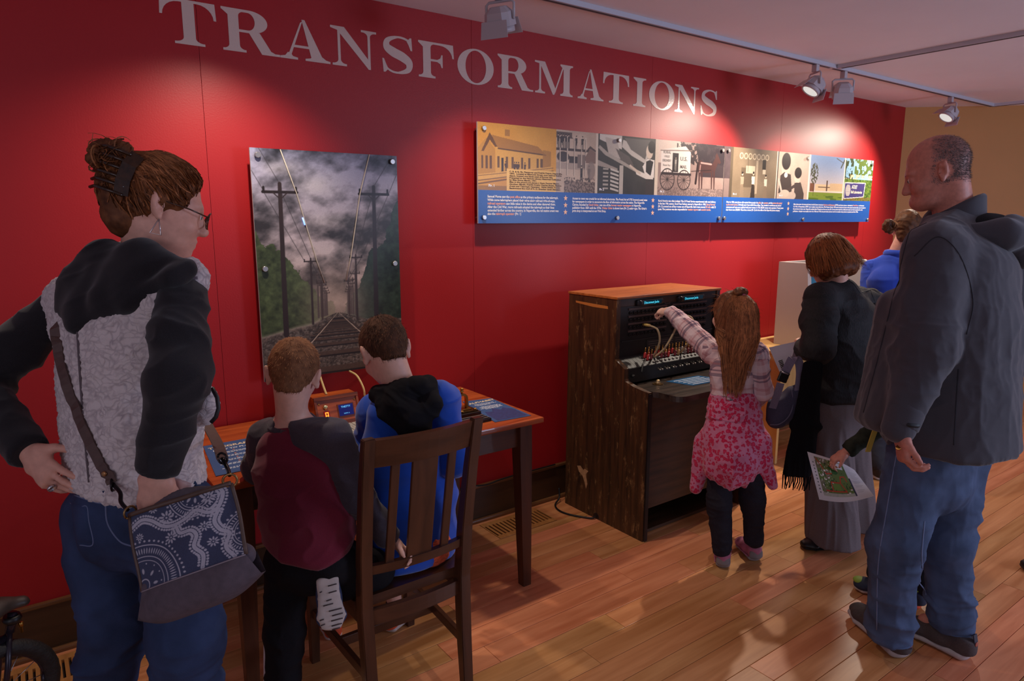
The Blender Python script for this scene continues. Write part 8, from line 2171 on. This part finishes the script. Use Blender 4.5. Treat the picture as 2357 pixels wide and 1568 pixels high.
    T.stack([(V3((2.667,-0.9942,0.9901)), 0.085, 0.060, br), (chest, 0.118, 0.080, br), (V3((2.642,-1.029,0.7457)), 0.118, 0.085, br)], 0.03)
    T.c(neck - UP * 0.02, shL, 0.045, 0.052); T.c(neck - UP * 0.02, shR, 0.045, 0.052)
    shirt = T.mesh('shirt', PL, body, 0.005, folds(0.014, (10, 10, 12), 131, True, 0.35, None, dirs))
    nR, nB = np.array(br), np.array(bf)
    add_uvp(shirt, lambda V: np.stack([(V @ nR) * 1.0 + (V @ nB) * 0.35, V[:, 1] * 0, V[:, 2] + (V @ nB) * 0.1], 1))
    for sh_, el_, wr_, sd in ((shL, elL, wrL, 133), (shR, elR, wrR, 136)):
        S_ = Blob(); S_.k = 0.025; S_.ch([sh_, el_], [0.053, 0.045]); S_.c(el_, wr_, 0.045, 0.034)
        dv = (wr_ - el_).normalized(); S_.cut(wr_ - dv * 0.004, dv, 0.005)
        sl = S_.mesh('sleeve', PL, shirt, 0.005, folds(0.010, (16, 16, 18), sd, True, 0.35, None, dirs))
        ax = np.array((wr_ - sh_).normalized()); c0 = np.array(sh_); pv = Vector(ax).orthogonal().normalized(); qv = Vector(ax).cross(pv)
        add_uvp(sl, lambda V: np.stack([np.arctan2((V - c0) @ np.array(qv), (V - c0) @ np.array(pv)) * 0.055, V[:, 0] * 0, (V - c0) @ ax], 1))
    # fleece tied round the waist
    LE = leopard_mat()
    T = Blob(); T.k = 0.03
    T.stack([(V3((2.637,-1.036,0.7)), 0.128, 0.100, br), (V3((2.627,-1.049,0.6067)), 0.142, 0.112, br), (V3((2.607,-1.071,0.4969)), 0.150, 0.115, br)], 0.03)
    T.c(V3((2.54,-1.112,0.548)), V3((2.535,-1.133,0.436)), 0.060, 0.030, 0.05)
    T.c(V3((2.542,-0.958,0.5672)), V3((2.497,-0.9485,0.3488)), 0.050, 0.018, 0.04); T.c(V3((2.679,-1.153,0.593)), V3((2.704,-1.213,0.4014)), 0.050, 0.022, 0.04)
    fl_ = T.mesh('tied_fleece', LE, body, 0.005, [folds(0.022, (16, 16, 3), 141, True, 0.3, lambda Pp: np.clip((0.70 - Pp[:, 2]) / 0.2, 0.15, 1), dirs), folds(0.006, (20, 20, 20), 143)])
    K = Blob(); K.k = 0.02; K.stack([(V3((2.644,-1.026,0.7656)), 0.124, 0.094, br), (V3((2.637,-1.035,0.706)), 0.134, 0.104, br)]); K.mesh('tied_fleece_band', LE, fl_, 0.005, folds(0.010, (14, 14, 34), 147, True, 0.3, None, dirs))
    # trousers
    DN = M('black_denim', (40, 37, 44), 0.85, var=0.3, vscale=300, bump=0.25, bscale=700, spec=0.15)
    D_ = Blob(); D_.k = 0.025
    D_.ec(hipc + UP * 0.02, hipc - UP * 0.04, (0.10, 0.075), (0.105, 0.08), br); D_.ch([hipL, knL, anL], [0.064, 0.052, 0.043]); D_.ch([hipR, knR, anR], [0.064, 0.052, 0.043])
    D_.cut((0, 0, 0.062), -UP, 0.006)
    D_.mesh('trousers', DN, body, 0.005, folds(0.010, (10, 10, 26), 151, True, 0.3, None, dirs))
    PK = M('pink_suede_shoe', (176, 100, 126), 0.8, var=0.15, vscale=60); GR = M('grey_shoe_sole', (150, 142, 144), 0.7, var=0.2, vscale=60); GS = M('grey_suede_panel', (128, 120, 120), 0.8)
    for hl, to in ((((2.516,-1.109,0)), ((2.701,-0.9596,0))), (((2.699,-1.163,-0)), ((2.816,-0.9625,0)))):
        hl, to = Vector(hl), Vector(to); d = (to - hl).normalized(); to = hl + d * 0.205
        up_, SP = shoe(body, hl, to, 0.082, 0.080, PK, GR, sole=0.026)
        q = Blob(); q.k = 0.01; q.ec(SP(0, 0.06, 0.030), SP(0, 0.065, 0.048), (0.033, 0.018), (0.032, 0.018), tuple(d.cross(UP))); q.mesh('heel_patch', GS, up_, 0.004)
        tube('shoe_stripe', [SP(-0.43, 0.12, 0.024), SP(-0.45, 0.4, 0.022), SP(-0.46, 0.7, 0.022)], 0.003, PK, up_, 5)
girl()

# ================================================================== woman in black with wide grey trousers
def lady():
    hf = frame(facing(-34, -26), UP)
    hc = V3((3.284,-1.065,1.398)); s = 0.94
    bf = facing(-36, 0); br = frame(bf)[0]
    neck = V3((3.328,-1.106,1.242)); chest = V3((3.343,-1.159,1.054)); waist = V3((3.306,-1.179,0.8391)); hipc = V3((3.265,-1.192,0.6462))
    shL = V3((3.139,-1.125,1.217)); elL = V3((3.03,-1.193,1.005)); wrL = V3((3.157,-1.044,0.957))
    shR = V3((3.65,-1.108,1.158)); elR = V3((3.64,-1.161,0.8854)); wrR = V3((3.58,-1.011,0.7957))
    B = Blob(); B.k = 0.02
    P = head(B, hc, hf, s)
    B.c(P(0, -0.03, -0.05), neck, 0.050, 0.055, 0.03)
    B.ec(neck - UP * 0.06, waist, (0.13, 0.09), (0.13, 0.09), br, 0.04); B.ec(waist, hipc, (0.13, 0.09), (0.14, 0.10), br, 0.04)
    B.ch([neck - UP * 0.04, shL, elL, wrL], [0.05, 0.042, 0.036, 0.024], 0.02); B.ch([neck - UP * 0.04, shR, elR, wrR], [0.05, 0.042, 0.036, 0.024], 0.02)
    anL = Vector((3.10, -1.24, 0.08)); anR = Vector((3.28, -1.12, 0.08))
    B.ch([hipc - br * 0.07, (hipc - br * 0.07).lerp(anL, 0.5), anL], [0.08, 0.055, 0.035], 0.03); B.ch([hipc + br * 0.07, (hipc + br * 0.07).lerp(anR, 0.5), anR], [0.08, 0.055, 0.035], 0.03)
    hand(B, wrL, V3((3.201,-0.9743,0.9639)) - wrL, RT * 0.5 + FH * 0.4, UP, 0.9, curl=(40, 45, 30), spread=3, thumb=(0.9, 0.3, 0.5))
    hand(B, wrR, -RT, -UP, FH, 0.9, curl=(30, 35, 25))
    body = B.mesh('person', SKIN, None, 0.005)
    person(body, 'woman with a red-brown bob in a black textured jacket and wide grey trousers')
    eyes(P, hf, s, body)
    HM = hair_mat('russet_bob', (78, 38, 18), (170, 98, 52))
    H = Blob(); H.k = 0.02
    H.e(P(0, -0.012, 0.032), [v * s for v in (0.098, 0.115, 0.106)], hf)
    H.ec(P(0, -0.030, 0.0), P(0, -0.042, -0.062), (0.108 * s, 0.092 * s), (0.122 * s, 0.090 * s), hf[0], 0.03)
    H.cut(P(0, 0.065, 0.0), hf[1] * 0.9 - hf[2] * 0.3, 0.02); H.cut(P(0, 0, -0.105), -hf[2], 0.02)
    H.sub(P(0, 0.075, -0.06), (0.052, 0.07, 0.07), hf, 0.02)
    hb_ = H.mesh('hair', HM, body, 0.005, folds(0.011, (40, 40, 7), 161, True, 0.3, None, [tuple(hf[0]), tuple(hf[1]), tuple(hf[2])]))
    tr = bvh(hb_); rr = random.Random(13); rs, pt = [], []
    for i in range(900):
        a = rr.uniform(-2.6, 2.6) ; top = P(0.02 * math.sin(a), -0.01 - 0.02 * math.cos(a), 0.138)
        dv = hf[0] * math.sin(a) - hf[1] * math.cos(a)
        path = []
        for k in range(10):
            t = k / 9; e = t * 1.9
            p = P(0, -0.015, 0.0) + dv * (0.12 * s * math.sin(min(e, 1.6))) + hf[2] * (0.135 * math.cos(e) * s - 0.02 * t) + hf[0] * rr.uniform(-.002, .002)
            q, nn = nearest(tr, p, 0.001 + 0.004 * rr.random())
            if t > 0.6: q = q + dv * (rr.uniform(-0.004, 0.045) * (t - 0.6) * 2) - hf[2] * rr.uniform(0, 0.05) * (t - 0.6)
            path.append(q)
        rs.append(tuple(dv)); pt.append(path)
    strands('hair_strands', rs, pt, HM, hb_, 0.0020)
    JK = M('black_textured_jacket', (30, 27, 28), 0.75, var=0.6, vscale=240, stretch=(1, 1, 0.16), bump=0.8, bscale=260, bstretch=(1, 1, 0.16), spec=0.35, bdist=0.003)
    dirs = [tuple(RT), tuple(FH), (0, 0, 1)]
    T = Blob(); T.k = 0.04
    T.stack([(V3((3.331,-1.109,1.242)), 0.085, 0.075, br), (V3((3.356,-1.149,1.084)), 0.190, 0.130, br), (V3((3.337,-1.175,0.9014)), 0.195, 0.145, br), (V3((3.295,-1.185,0.7187)), 0.190, 0.150, br)], 0.04)
    T.c(neck - UP * 0.03, shL, 0.07, 0.078); T.c(neck - UP * 0.03, shR, 0.07, 0.078)
    T.c(neck + UP * 0.005 - bf * 0.05, neck - UP * 0.04 - bf * 0.07, 0.045, 0.055)
    T.cut(V3((3.158,-1.248,0.721)), -UP, 0.012)
    jk = T.mesh('jacket', JK, body, 0.006, folds(0.014, (7, 7, 9), 171, True, 0.35, None, dirs))
    for sh_, el_, wr_, sd in ((shL, elL, wrL, 173), (shR, elR, wrR, 176)):
        S_ = Blob(); S_.k = 0.03; S_.ch([sh_, sh_.lerp(el_, 0.5), el_], [0.080, 0.078, 0.072]); S_.c(el_, wr_, 0.070, 0.048)
        dv = (wr_ - el_).normalized(); S_.cut(wr_ - dv * 0.004, dv, 0.005)
        S_.mesh('sleeve', JK, jk, 0.006, folds(0.014, (8, 8, 16), sd, True, 0.35, None, dirs))
    seam('jacket_seam', bvh(jk), [V3((3.276,-1.186,1.393)), V3((3.316,-1.229,1.331)), V3((3.349,-1.278,1.217)), V3((3.365,-1.321,1.073))], FH, 0.0025, M('jacket_piping', (18, 16, 18), 0.7), jk)
    GT = M('grey_flannel', (112, 100, 100), 0.9, var=0.16, vscale=300, bump=0.2, bscale=600, spec=0.15)
    D_ = Blob(); D_.k = 0.03
    D_.ec(hipc + UP * 0.04, hipc - UP * 0.06, (0.155, 0.115), (0.165, 0.125), br)
    lL = V3((3.121,-1.298,0.027)); lR = V3((3.386,-1.254,0.0203))
    hL, hR = hipc - br * 0.075 - UP * 0.08, hipc + br * 0.075 - UP * 0.08
    D_.ec(hL, lL, (0.105, 0.105), (0.105, 0.125), br); D_.ec(hR, lR, (0.105, 0.105), (0.105, 0.12), br)
    D_.cut((0, 0, 0.035), -UP, 0.006)
    D_.mesh('trousers', GT, body, 0.006, folds(0.014, (13, 13, 1.2), 181, True, 0.25, None, dirs))
    BS = M('black_clog', (18, 16, 17), 0.5); 
    for hl, to in ((((3.215,-1.357,0)), ((2.991,-1.194,0))), (((3.384,-1.268,0)), ((3.227,-1.079,0)))):
        hl, to = Vector(hl), Vector(to); d = (to - hl).normalized(); hl = to - d * 0.25
        shoe(body, hl, to, 0.092, 0.075, BS, M('black_sole', (12, 11, 11), 0.7), sole=0.02)
lady()
# papers, scarf and sling bag in her arm
PAP = M('leaflet_paper', (186, 180, 196), 0.6)
lf = empty('leaflet', V3((3.103,-0.9923,0.8993)), 'pale folded leaflet with a dark bar mark, held by the woman in black', 'leaflet')
lq = [V3((3.056,-0.92,0.9603)), V3((3.171,-0.9974,0.9907)), V3((3.125,-1.006,0.9123)), V3((3.063,-0.991,0.8326))]
def sheet3(name, pts, th, mat, par):
    n_ = (pts[1] - pts[0]).cross(pts[2] - pts[0]).normalized() * th; k = len(pts)
    return mk(name, pts + [p + n_ for p in pts], [tuple(range(k))[::-1], tuple(range(k, 2 * k))] + [(i, (i + 1) % k, (i + 1) % k + k, i + k) for i in range(k)], mat, par)
sheet3('leaf', lq, 0.001, PAP, lf)
sheet3('leaf', [V3((3.091,-0.9768,0.8172)), V3((3.192,-0.9902,0.9784)), V3((3.193,-1.001,0.9304)), V3((3.104,-0.9891,0.8042))], 0.001, PAP, lf)
for k in range(6):
    a = V3((3.057,-0.9781,0.8981)) + (V3((3.061,-0.9954,0.8605)) - V3((3.057,-0.9781,0.8981))) * (k / 5); b_ = V3((3.073,-0.9887,0.9045)) + (V3((3.074,-1.003,0.8713)) - V3((3.073,-0.9887,0.9045))) * (k / 5)
    tube('bar_mark', [a, b_], 0.0028, M('bar_ink', (24, 22, 26), 0.7), lf, 5)
SCF = M('black_knit_scarf', (22, 20, 22), 0.95, var=0.5, vscale=500, bump=0.6, bscale=500, spec=0.1)
sc = empty('scarf', V3((2.882,-1.231,0.3387)), 'long black fringed scarf hanging from the arm of the woman in black', 'scarf')
S_ = Blob(); S_.k = 0.02
S_.ec(V3((2.967,-1.213,0.9324)), V3((2.929,-1.223,0.6474)), (0.045, 0.016), (0.060, 0.018), RT); S_.ec(V3((2.929,-1.223,0.6474)), V3((2.888,-1.22,0.4094)), (0.060, 0.018), (0.070, 0.014), RT); S_.cut(V3((2.887,-1.221,0.4033)), -UP, 0.004)
S_.mesh('cloth', SCF, sc, 0.006, folds(0.010, (22, 22, 3), 191, True, 0.3, None, [tuple(RT), tuple(FH), (0, 0, 1)]))
rr = random.Random(5)
for k in range(16):
    t = k / 15; p = V3((2.836,-1.181,0.4154)).lerp(V3((2.94,-1.26,0.4033)), t); tube('fringe', [p, p - UP * 0.03 + RT * rr.uniform(-.004, .004), p - UP * (0.062 + rr.uniform(0, .012)) + RT * rr.uniform(-.012, .004)], [0.0035, 0.003, 0.002], SCF, sc, 5)
sg = empty('sling_bag', V3((2.892,-1.134,0.6427)), 'slate sling bag with a wide strap and black buckle hanging beside the girl', 'bag')
SLT = M('slate_canvas', (66, 62, 82), 0.85, var=0.15, vscale=200, bump=0.2, bscale=600); STP = M('lilac_grey_strap', (122, 110, 128), 0.8, var=0.12, vscale=200)
S_ = Blob(); S_.k = 0.03
S_.e(V3((2.932,-1.109,0.7161)), (0.085, 0.045, 0.095), frame(FH, UP + RT * 0.75)); S_.c(V3((2.888,-1.092,0.6482)), V3((2.981,-1.141,0.7905)), 0.040, 0.032)
S_.sub(V3((2.888,-1.086,0.793)), (0.055, 0.08, 0.035), frame(FH, RT * -0.6 + UP * 0.8), 0.02)
S_.mesh('pouch', SLT, sg, 0.005, folds(0.006, (14, 14, 14), 195))
tube('piping', spline([V3((2.836,-1.095,0.6366)), V3((2.862,-1.13,0.6451)), V3((2.896,-1.153,0.683)), V3((2.917,-1.156,0.7397)), V3((2.928,-1.137,0.8081))], 6), 0.003, M('slate_piping', (104, 98, 116), 0.6), sg, 6)
ribbon('strap', spline([V3((2.954,-1.158,0.7979)), V3((2.96,-1.156,0.8814)), V3((2.959,-1.143,0.9381)), V3((2.93,-1.131,0.9522)), V3((2.901,-1.129,0.922)), V3((2.882,-1.124,0.8818))], 6), 0.040, 0.003, STP, sg, side=tuple(RT))
ribbon('strap', spline([V3((2.863,-1.119,0.8416)), V3((2.851,-1.111,0.7827)), V3((2.845,-1.096,0.7167))], 6), 0.036, 0.003, STP, sg, side=tuple(RT))
q = Blob(); q.bx(V3((2.871,-1.125,0.8709)), (0.024, 0.006, 0.026), frame(FH, UP + RT * 0.35), 0.004); q.mesh('buckle', M('black_plastic', (16, 15, 17), 0.35), sg, 0.004)
tube('buckle_bar', [V3((2.858,-1.123,0.8972)), V3((2.883,-1.143,0.8852))], 0.0035, M('silver_bar', (176, 168, 172), 0.3, metal=0.6), sg, 6)

# ================================================================== woman in the blue top, child behind the man
def simple_person(label, hc, hf, s, neck, bf, hipc, shs, els, wrs, ans, shoulders, topmat, botmat, hairmat, child=False, hand_s=0.9, handdirs=None, bun=None, shoes=None, skin=None, hide=False):
    br = frame(bf)[0]; B = Blob(); B.k = 0.02
    P = head(B, hc, hf, s, child)
    k = 0.72 if child else 1.0
    B.c(P(0, -0.03, -0.05), neck, 0.052 * k, 0.055 * k, 0.03)
    mid = neck.lerp(hipc, 0.5)
    B.ec(neck - UP * 0.10, mid, (0.10 * k, 0.06 * k), (0.11 * k, 0.07 * k), br, 0.03); B.ec(mid, hipc, (0.12 * k, 0.08 * k), (0.13 * k, 0.09 * k), br, 0.04)
    for sh_, el_, wr_ in zip(shs, els, wrs): B.ch([neck - UP * 0.04, sh_, el_, wr_], [0.05 * k, 0.042 * k, 0.035 * k, 0.025 * k], 0.02)
    for q, an in zip((-1, 1), ans): B.ch([hipc + br * 0.07 * k * q, (hipc + br * 0.07 * k * q).lerp(an, 0.5) + bf * 0.02, an], [0.075 * k, 0.055 * k, 0.036 * k], 0.03)
    for q, (wr_, el_) in enumerate(zip(wrs, els)):
        hd = handdirs[q] if handdirs else (wr_ - el_, -UP, br)
        hand(B, wr_, hd[0], hd[1], hd[2], hand_s, curl=hd[3] if len(hd) > 3 else (25, 30, 20), spread=4)
    body = B.mesh('person', skin or SKIN, None, 0.005)
    person(body, label); eyes(P, hf, s, body)
    dirs = [tuple(RT), tuple(FH), (0, 0, 1)]
    T = Blob(); T.k = 0.04
    T.stack([(neck - UP * 0.03, 0.075 * k, 0.065 * k, br), (neck.lerp(hipc, 0.25), shoulders * 0.82, 0.105 * k, br), (neck.lerp(hipc, 0.7), shoulders * 0.80, 0.11 * k, br), (hipc, shoulders * 0.84, 0.115 * k, br)], 0.04)
    T.cut(hipc - UP * 0.04, -UP, 0.01)
    for sh_ in shs: T.c(neck - UP * 0.035, sh_, 0.06 * k, 0.06 * k)
    top = T.mesh('top', topmat, body, 0.006, folds(0.012, (8, 8, 10), 201, True, 0.35, None, dirs))
    for sh_, el_, wr_ in zip(shs, els, wrs):
        S_ = Blob(); S_.k = 0.03; S_.ch([sh_, el_], [0.064 * k, 0.056 * k]); S_.c(el_, wr_, 0.055 * k, 0.040 * k); dv = (wr_ - el_).normalized(); S_.cut(wr_ - dv * 0.004, dv, 0.005)
        S_.mesh('sleeve', topmat, top, 0.006, folds(0.010, (12, 12, 16), 203, True, 0.35, None, dirs))
    D_ = Blob(); D_.k = 0.03; D_.ec(hipc + UP * 0.02, hipc - UP * 0.05, (0.15 * k, 0.11 * k), (0.155 * k, 0.115 * k), br)
    for q, an in zip((-1, 1), ans): D_.ch([hipc + br * 0.07 * k * q, (hipc + br * 0.07 * k * q).lerp(an, 0.5) + bf * 0.02, an], [0.09 * k, 0.072 * k, 0.056 * k])
    D_.cut((0, 0, 0.06), -UP, 0.006); D_.mesh('trousers', botmat, body, 0.006, folds(0.010, (9, 9, 16), 205, True, 0.35, None, dirs))
    H = Blob(); H.k = 0.015; H.e(P(0, -0.010, 0.036), [v * s for v in (0.083, 0.105, 0.092)], hf); H.c(P(0, -0.055, 0.0), P(0, -0.065, -0.05), 0.062 * s, 0.048 * s, 0.02)
    H.cut(P(0, 0.07, 0.03), hf[1] * 0.85 - hf[2] * 0.5, 0.015)
    for q in (-1, 1): H.sub(P(0.088 * q, 0.012, -0.040), [v * s for v in (0.034, 0.044, 0.042)], hf, 0.01)
    hb_ = H.mesh('hair', hairmat, body, 0.005, folds(0.007, (50, 24, 24), 207, True, 0.3, None, [tuple(hf[2]), tuple(hf[1]), tuple(hf[0])]))
    if bun is not None:
        K = Blob(); K.k = 0.015; r_ = random.Random(3)
        for i in range(8): K.e(bun + Vector((r_.uniform(-.022, .022), r_.uniform(-.022, .022), r_.uniform(-.03, .03))), (0.022, 0.02, 0.022))
        K.mesh('bun', hairmat, hb_, 0.005, folds(0.010, (60, 60, 60), 9)); rs, pt = [], []
        for i in range(90):
            R_ = r_.uniform(0.015, 0.034); a1 = Vector((r_.uniform(-1, 1), r_.uniform(-1, 1), r_.uniform(-1, 1))).normalized(); a2 = a1.orthogonal().normalized(); a0 = r_.uniform(0, 6)
            pt.append([bun + (a1 * math.cos(a0 + j * .4) + a2 * math.sin(a0 + j * .4)) * (R_ + 0.01 * j / 8) for j in range(9)]); rs.append(tuple(a1.cross(a2)))
        strands('curls', rs, pt, hairmat, hb_, 0.0022)
    return body, P, top
bwf = facing(-20)
bb_, P_, tp_ = simple_person('woman with a brown bun in a bright blue pullover, partly hidden behind the man', V3((4.631,-0.823,1.537)), frame(facing(38, -8)), 0.95, V3((4.586,-0.7912,1.361)), bwf, V3((4.489,-0.8395,0.7038)),
    [V3((4.538,-0.6736,1.279)), V3((4.584,-0.9304,1.292))], [V3((4.426,-0.7266,1.007)), V3((4.485,-1.021,1.008))], [V3((4.663,-0.6554,0.8617)), V3((4.663,-0.9057,0.8659))],
    [Vector((4.25, -0.95, 0.09)), Vector((4.42, -1.02, 0.09))], 0.205, M('cobalt_pullover', (46, 74, 176), 0.9, var=0.08, vscale=400, bump=0.15, bscale=800, sheen=0.2, spec=0.15), M('dark_trousers', (36, 36, 44), 0.9),
    hair_mat('brown_bun_hair', (66, 40, 24), (150, 98, 60)), bun=V3((4.455,-0.8022,1.56)))
tube('collar', [V3((4.596,-0.7962,1.372)) + Vector((0.060 * math.cos(a), 0.060 * math.sin(a), 0.012)) for a in [i * math.pi / 10 for i in range(21)]], 0.026, M('cobalt_pullover', (46, 74, 176)), tp_, 8)
for hl in ((4.25, -0.95, 0), (4.42, -1.02, 0)): shoe(bb_, Vector(hl) - bwf * 0.07, Vector(hl) + bwf * 0.19, 0.095, 0.085, M('dark_shoe', (40, 36, 38), 0.7), M('woman_sole', (180, 172, 168), 0.6))
kf = facing(-62)
OLV = M('olive_camo_jacket', (46, 48, 38), 0.9, var=0.55, vscale=26, bump=0.2, bscale=500, spec=0.15)
kb_, P_, tp_ = simple_person('child in an olive jacket half hidden behind the man, holding a map', V3((3.224,-1.655,1.262)), frame(facing(-70, -20)), 0.90, V3((3.204,-1.681,1.079)), kf, V3((3.055,-1.692,0.6458)),
    [V3((3.013,-1.657,1.013)), V3((3.376,-1.701,0.9849))], [V3((2.842,-1.65,0.816)), V3((3.386,-1.722,0.7494))], [V3((2.705,-1.535,0.6545)), V3((3.189,-1.631,0.682))],
    [Vector((2.90, -1.62, 0.08)), Vector((2.93, -1.79, 0.08))][::-1], 0.15, OLV, M('navy_track_pants', (26, 28, 38), 0.9), hair_mat('child_hair', (60, 40, 28), (130, 90, 60)), child=True, hand_s=0.68,
    handdirs=[(V3((2.667,-1.503,0.6192)) - V3((2.705,-1.535,0.6545)), -UP * 0.8 + RT * 0.3, -FH, (30, 45, 30)), (FH, -UP, -RT)], skin=SKINR)
ribbon('yellow_stripe', [V3((2.694,-1.649,0.7878)), V3((2.691,-1.636,0.7221)), V3((2.698,-1.625,0.6813))], 0.020, 0.004, M('yellow_trim', (196, 168, 70), 0.7), tp_, side=tuple(RT))
NV = M('navy_sneaker', (36, 44, 66), 0.7, var=0.2, vscale=80); LM = M('lime_trim', (150, 176, 62), 0.6); ORS = M('orange_sole', (226, 84, 50), 0.6); PS = M('cream_sole', (200, 176, 158), 0.6)
up_, SP = shoe(kb_, Vector((2.901,-1.7,0)), Vector((2.848,-1.54,0)), 0.09, 0.08, NV, PS)
q = Blob(); q.k = 0.01; q.e(SP(0, 0.84, 0.045), (0.030, 0.026, 0.012), frame((Vector((2.848,-1.54,0)) - Vector((2.901,-1.7,0))))); q.mesh('toe_cap', LM, up_, 0.004)
up_, SP = shoe(kb_, Vector((2.917,-1.801,0)), Vector((2.884,-1.653,0)), 0.09, 0.08, NV, ORS, sole=0.03)
tube('collar_trim', [SP(0.30 * math.cos(a), 0.20 + 0.16 * math.sin(a), 0.082) for a in [i * math.pi / 8 for i in range(17)]], 0.004, LM, up_, 6)
# map
mp_ = empty('paper_map', V3((2.648,-1.556,0.4857)), 'printed site map on white paper held by the child', 'map')
c = Cv(0.30, 0.20, 150, 110, (206, 196, 200))
c.rect(0.035, 0.022, 0.215, 0.188, (96, 112, 58)); n1 = fbm(c.X * 40, c.Y * 40, 7, 4)
inn = (c.X > 0.035) & (c.X < 0.215) & (c.Y > 0.022) & (c.Y < 0.188)
c.put(inn & (c.X < 0.11) & (n1 > .5), (120, 108, 92), .8); c.put(inn & (vn2(c.X * 160, c.Y * 160, 3) > .80) & (c.X < 0.12), (214, 206, 200)); c.put(inn & (vn2(c.X * 120, c.Y * 120, 8) > .80), (40, 66, 34), .9)
for p, q_ in (((0.045, 0.18), (0.07, 0.15)), ((0.07, 0.15), (0.085, 0.12)), ((0.085, 0.12), (0.12, 0.125)), ((0.10, 0.085), (0.155, 0.085)), ((0.155, 0.085), (0.165, 0.115)), ((0.165, 0.115), (0.19, 0.118)), ((0.19, 0.118), (0.195, 0.095)), ((0.155, 0.085), (0.175, 0.045)), ((0.10, 0.085), (0.10, 0.05)), ((0.06, 0.045), (0.175, 0.045)), ((0.12, 0.16), (0.16, 0.14))): c.line(p, q_, 0.005, (190, 52, 34))
c.poly([(0.108, 0.052), (0.15, 0.052), (0.145, 0.078), (0.108, 0.078)], (104, 130, 58)); c.ell(0.14, 0.135, 0.02, 0.012, (44, 84, 36)); c.ell(0.12, 0.15, 0.012, 0.008, (44, 84, 36))
for x, y in ((0.06, 0.16), (0.075, 0.13), (0.06, 0.11), (0.07, 0.09), (0.09, 0.10), (0.20, 0.05), (0.185, 0.035), (0.17, 0.03)): c.rect(x, y, x + 0.010, y + 0.006, (226, 216, 210)); c.rect(x, y + 0.006, x + 0.010, y + 0.009, (120, 50, 40))
c.rect(0.150, 0.155, 0.200, 0.185, (214, 206, 206)); c.ell(0.165, 0.164, 0.010, 0.006, (150, 90, 40)); c.rect(0.214, 0.022, 0.222, 0.115, (40, 44, 70)); c.put(inn & (c.Y < 0.036), (188, 178, 176), .8)
for k in range(14): c.rect(0.235, 0.04 + k * 0.0095, 0.235 + 0.05 * (0.6 + 0.4 * ((k * 7) % 5) / 4), 0.0415 + k * 0.0095, (150, 138, 140))
for k in range(10): c.rect(0.018, 0.03 + k * 0.014, 0.026, 0.036 + k * 0.014, (104, 100, 104))
o_ = V3((2.502,-1.547,0.5005)); m_ur = V3((2.766,-1.546,0.5837)); m_ul = V3((2.611,-1.419,0.6411)); m_lr = V3((2.68,-1.674,0.5141))
U_, Vv = c.X / c.wm, c.Y / c.hm
A = [np.array(list(q)) for q in (o_, m_lr, m_ul, m_ur)]
Vt = (A[0] * (1 - U_[..., None]) + A[1] * U_[..., None]) * (1 - Vv[..., None]) + (A[2] * (1 - U_[..., None]) + A[3] * U_[..., None]) * Vv[..., None]
Vt = Vt + np.array((0, 0, -1))[None, None] * (0.018 * np.sin(np.pi * U_) * (1 - Vv) + 0.020 * (U_ ** 4) * Vv)[..., None]
idx = np.arange(c.w * c.h).reshape(c.h, c.w); F = np.stack([idx[:-1, :-1], idx[:-1, 1:], idx[1:, 1:], idx[1:, :-1]], -1).reshape(-1, 4)
mo = raw_mesh('sheet', Vt.reshape(-1, 3), F, M('map_paper', (206, 196, 200), 0.6, attr='Col'), mp_, True)
cc = np.clip(c.a / 255.0, 0, 1) ** 2.2; at_ = mo.data.color_attributes.new('Col', 'FLOAT_COLOR', 'POINT'); at_.data.foreach_set('color', np.concatenate([cc.reshape(-1, 3), np.ones((c.w * c.h, 1))], 1).astype(np.float32).ravel())

# ================================================================== stray shoes of people outside the frame, bicycle saddle
sx_ = empty('shoe', V3((3.625,-1.968,0)), 'black shoe toe cut by the right edge of the frame', 'shoe')
shoe(sx_, Vector((3.62,-1.915,0)) + RT * 0.26 - FH * 0.03, Vector((3.62,-1.915,0)), 0.095, 0.085, M('black_sneaker', (24, 22, 25), 0.6), M('black_sneaker_sole', (60, 56, 58), 0.6), name='upper')
sy_ = empty('shoe', V3((5.152,-1.099,0)), 'small pale shoe far behind the man\'s legs', 'shoe')
shoe(sy_, Vector((5.049,-1.099,0)), Vector((5.049,-1.099,0)) + RT * 0.24 + FH * 0.02, 0.085, 0.08, M('pale_sneaker', (176, 160, 156), 0.7), M('pale_sneaker_sole', (196, 178, 168), 0.6), name='upper')
S_ = Blob(); S_.k = 0.03
sc0 = wc + Vector((0, 0, 0.275)) + wd * 0.05
S_.e(sc0 - wd * 0.09 + UP * 0.004, (0.075, 0.085, 0.026), frame(wd)); S_.c(sc0 - wd * 0.05, sc0 + wd * 0.035 - UP * 0.012, 0.034, 0.022); S_.sub(sc0 - wd * 0.05 - UP * 0.05, (0.05, 0.12, 0.04), frame(wd), 0.02)
S_.mesh('saddle', LEATH, bk, 0.005)
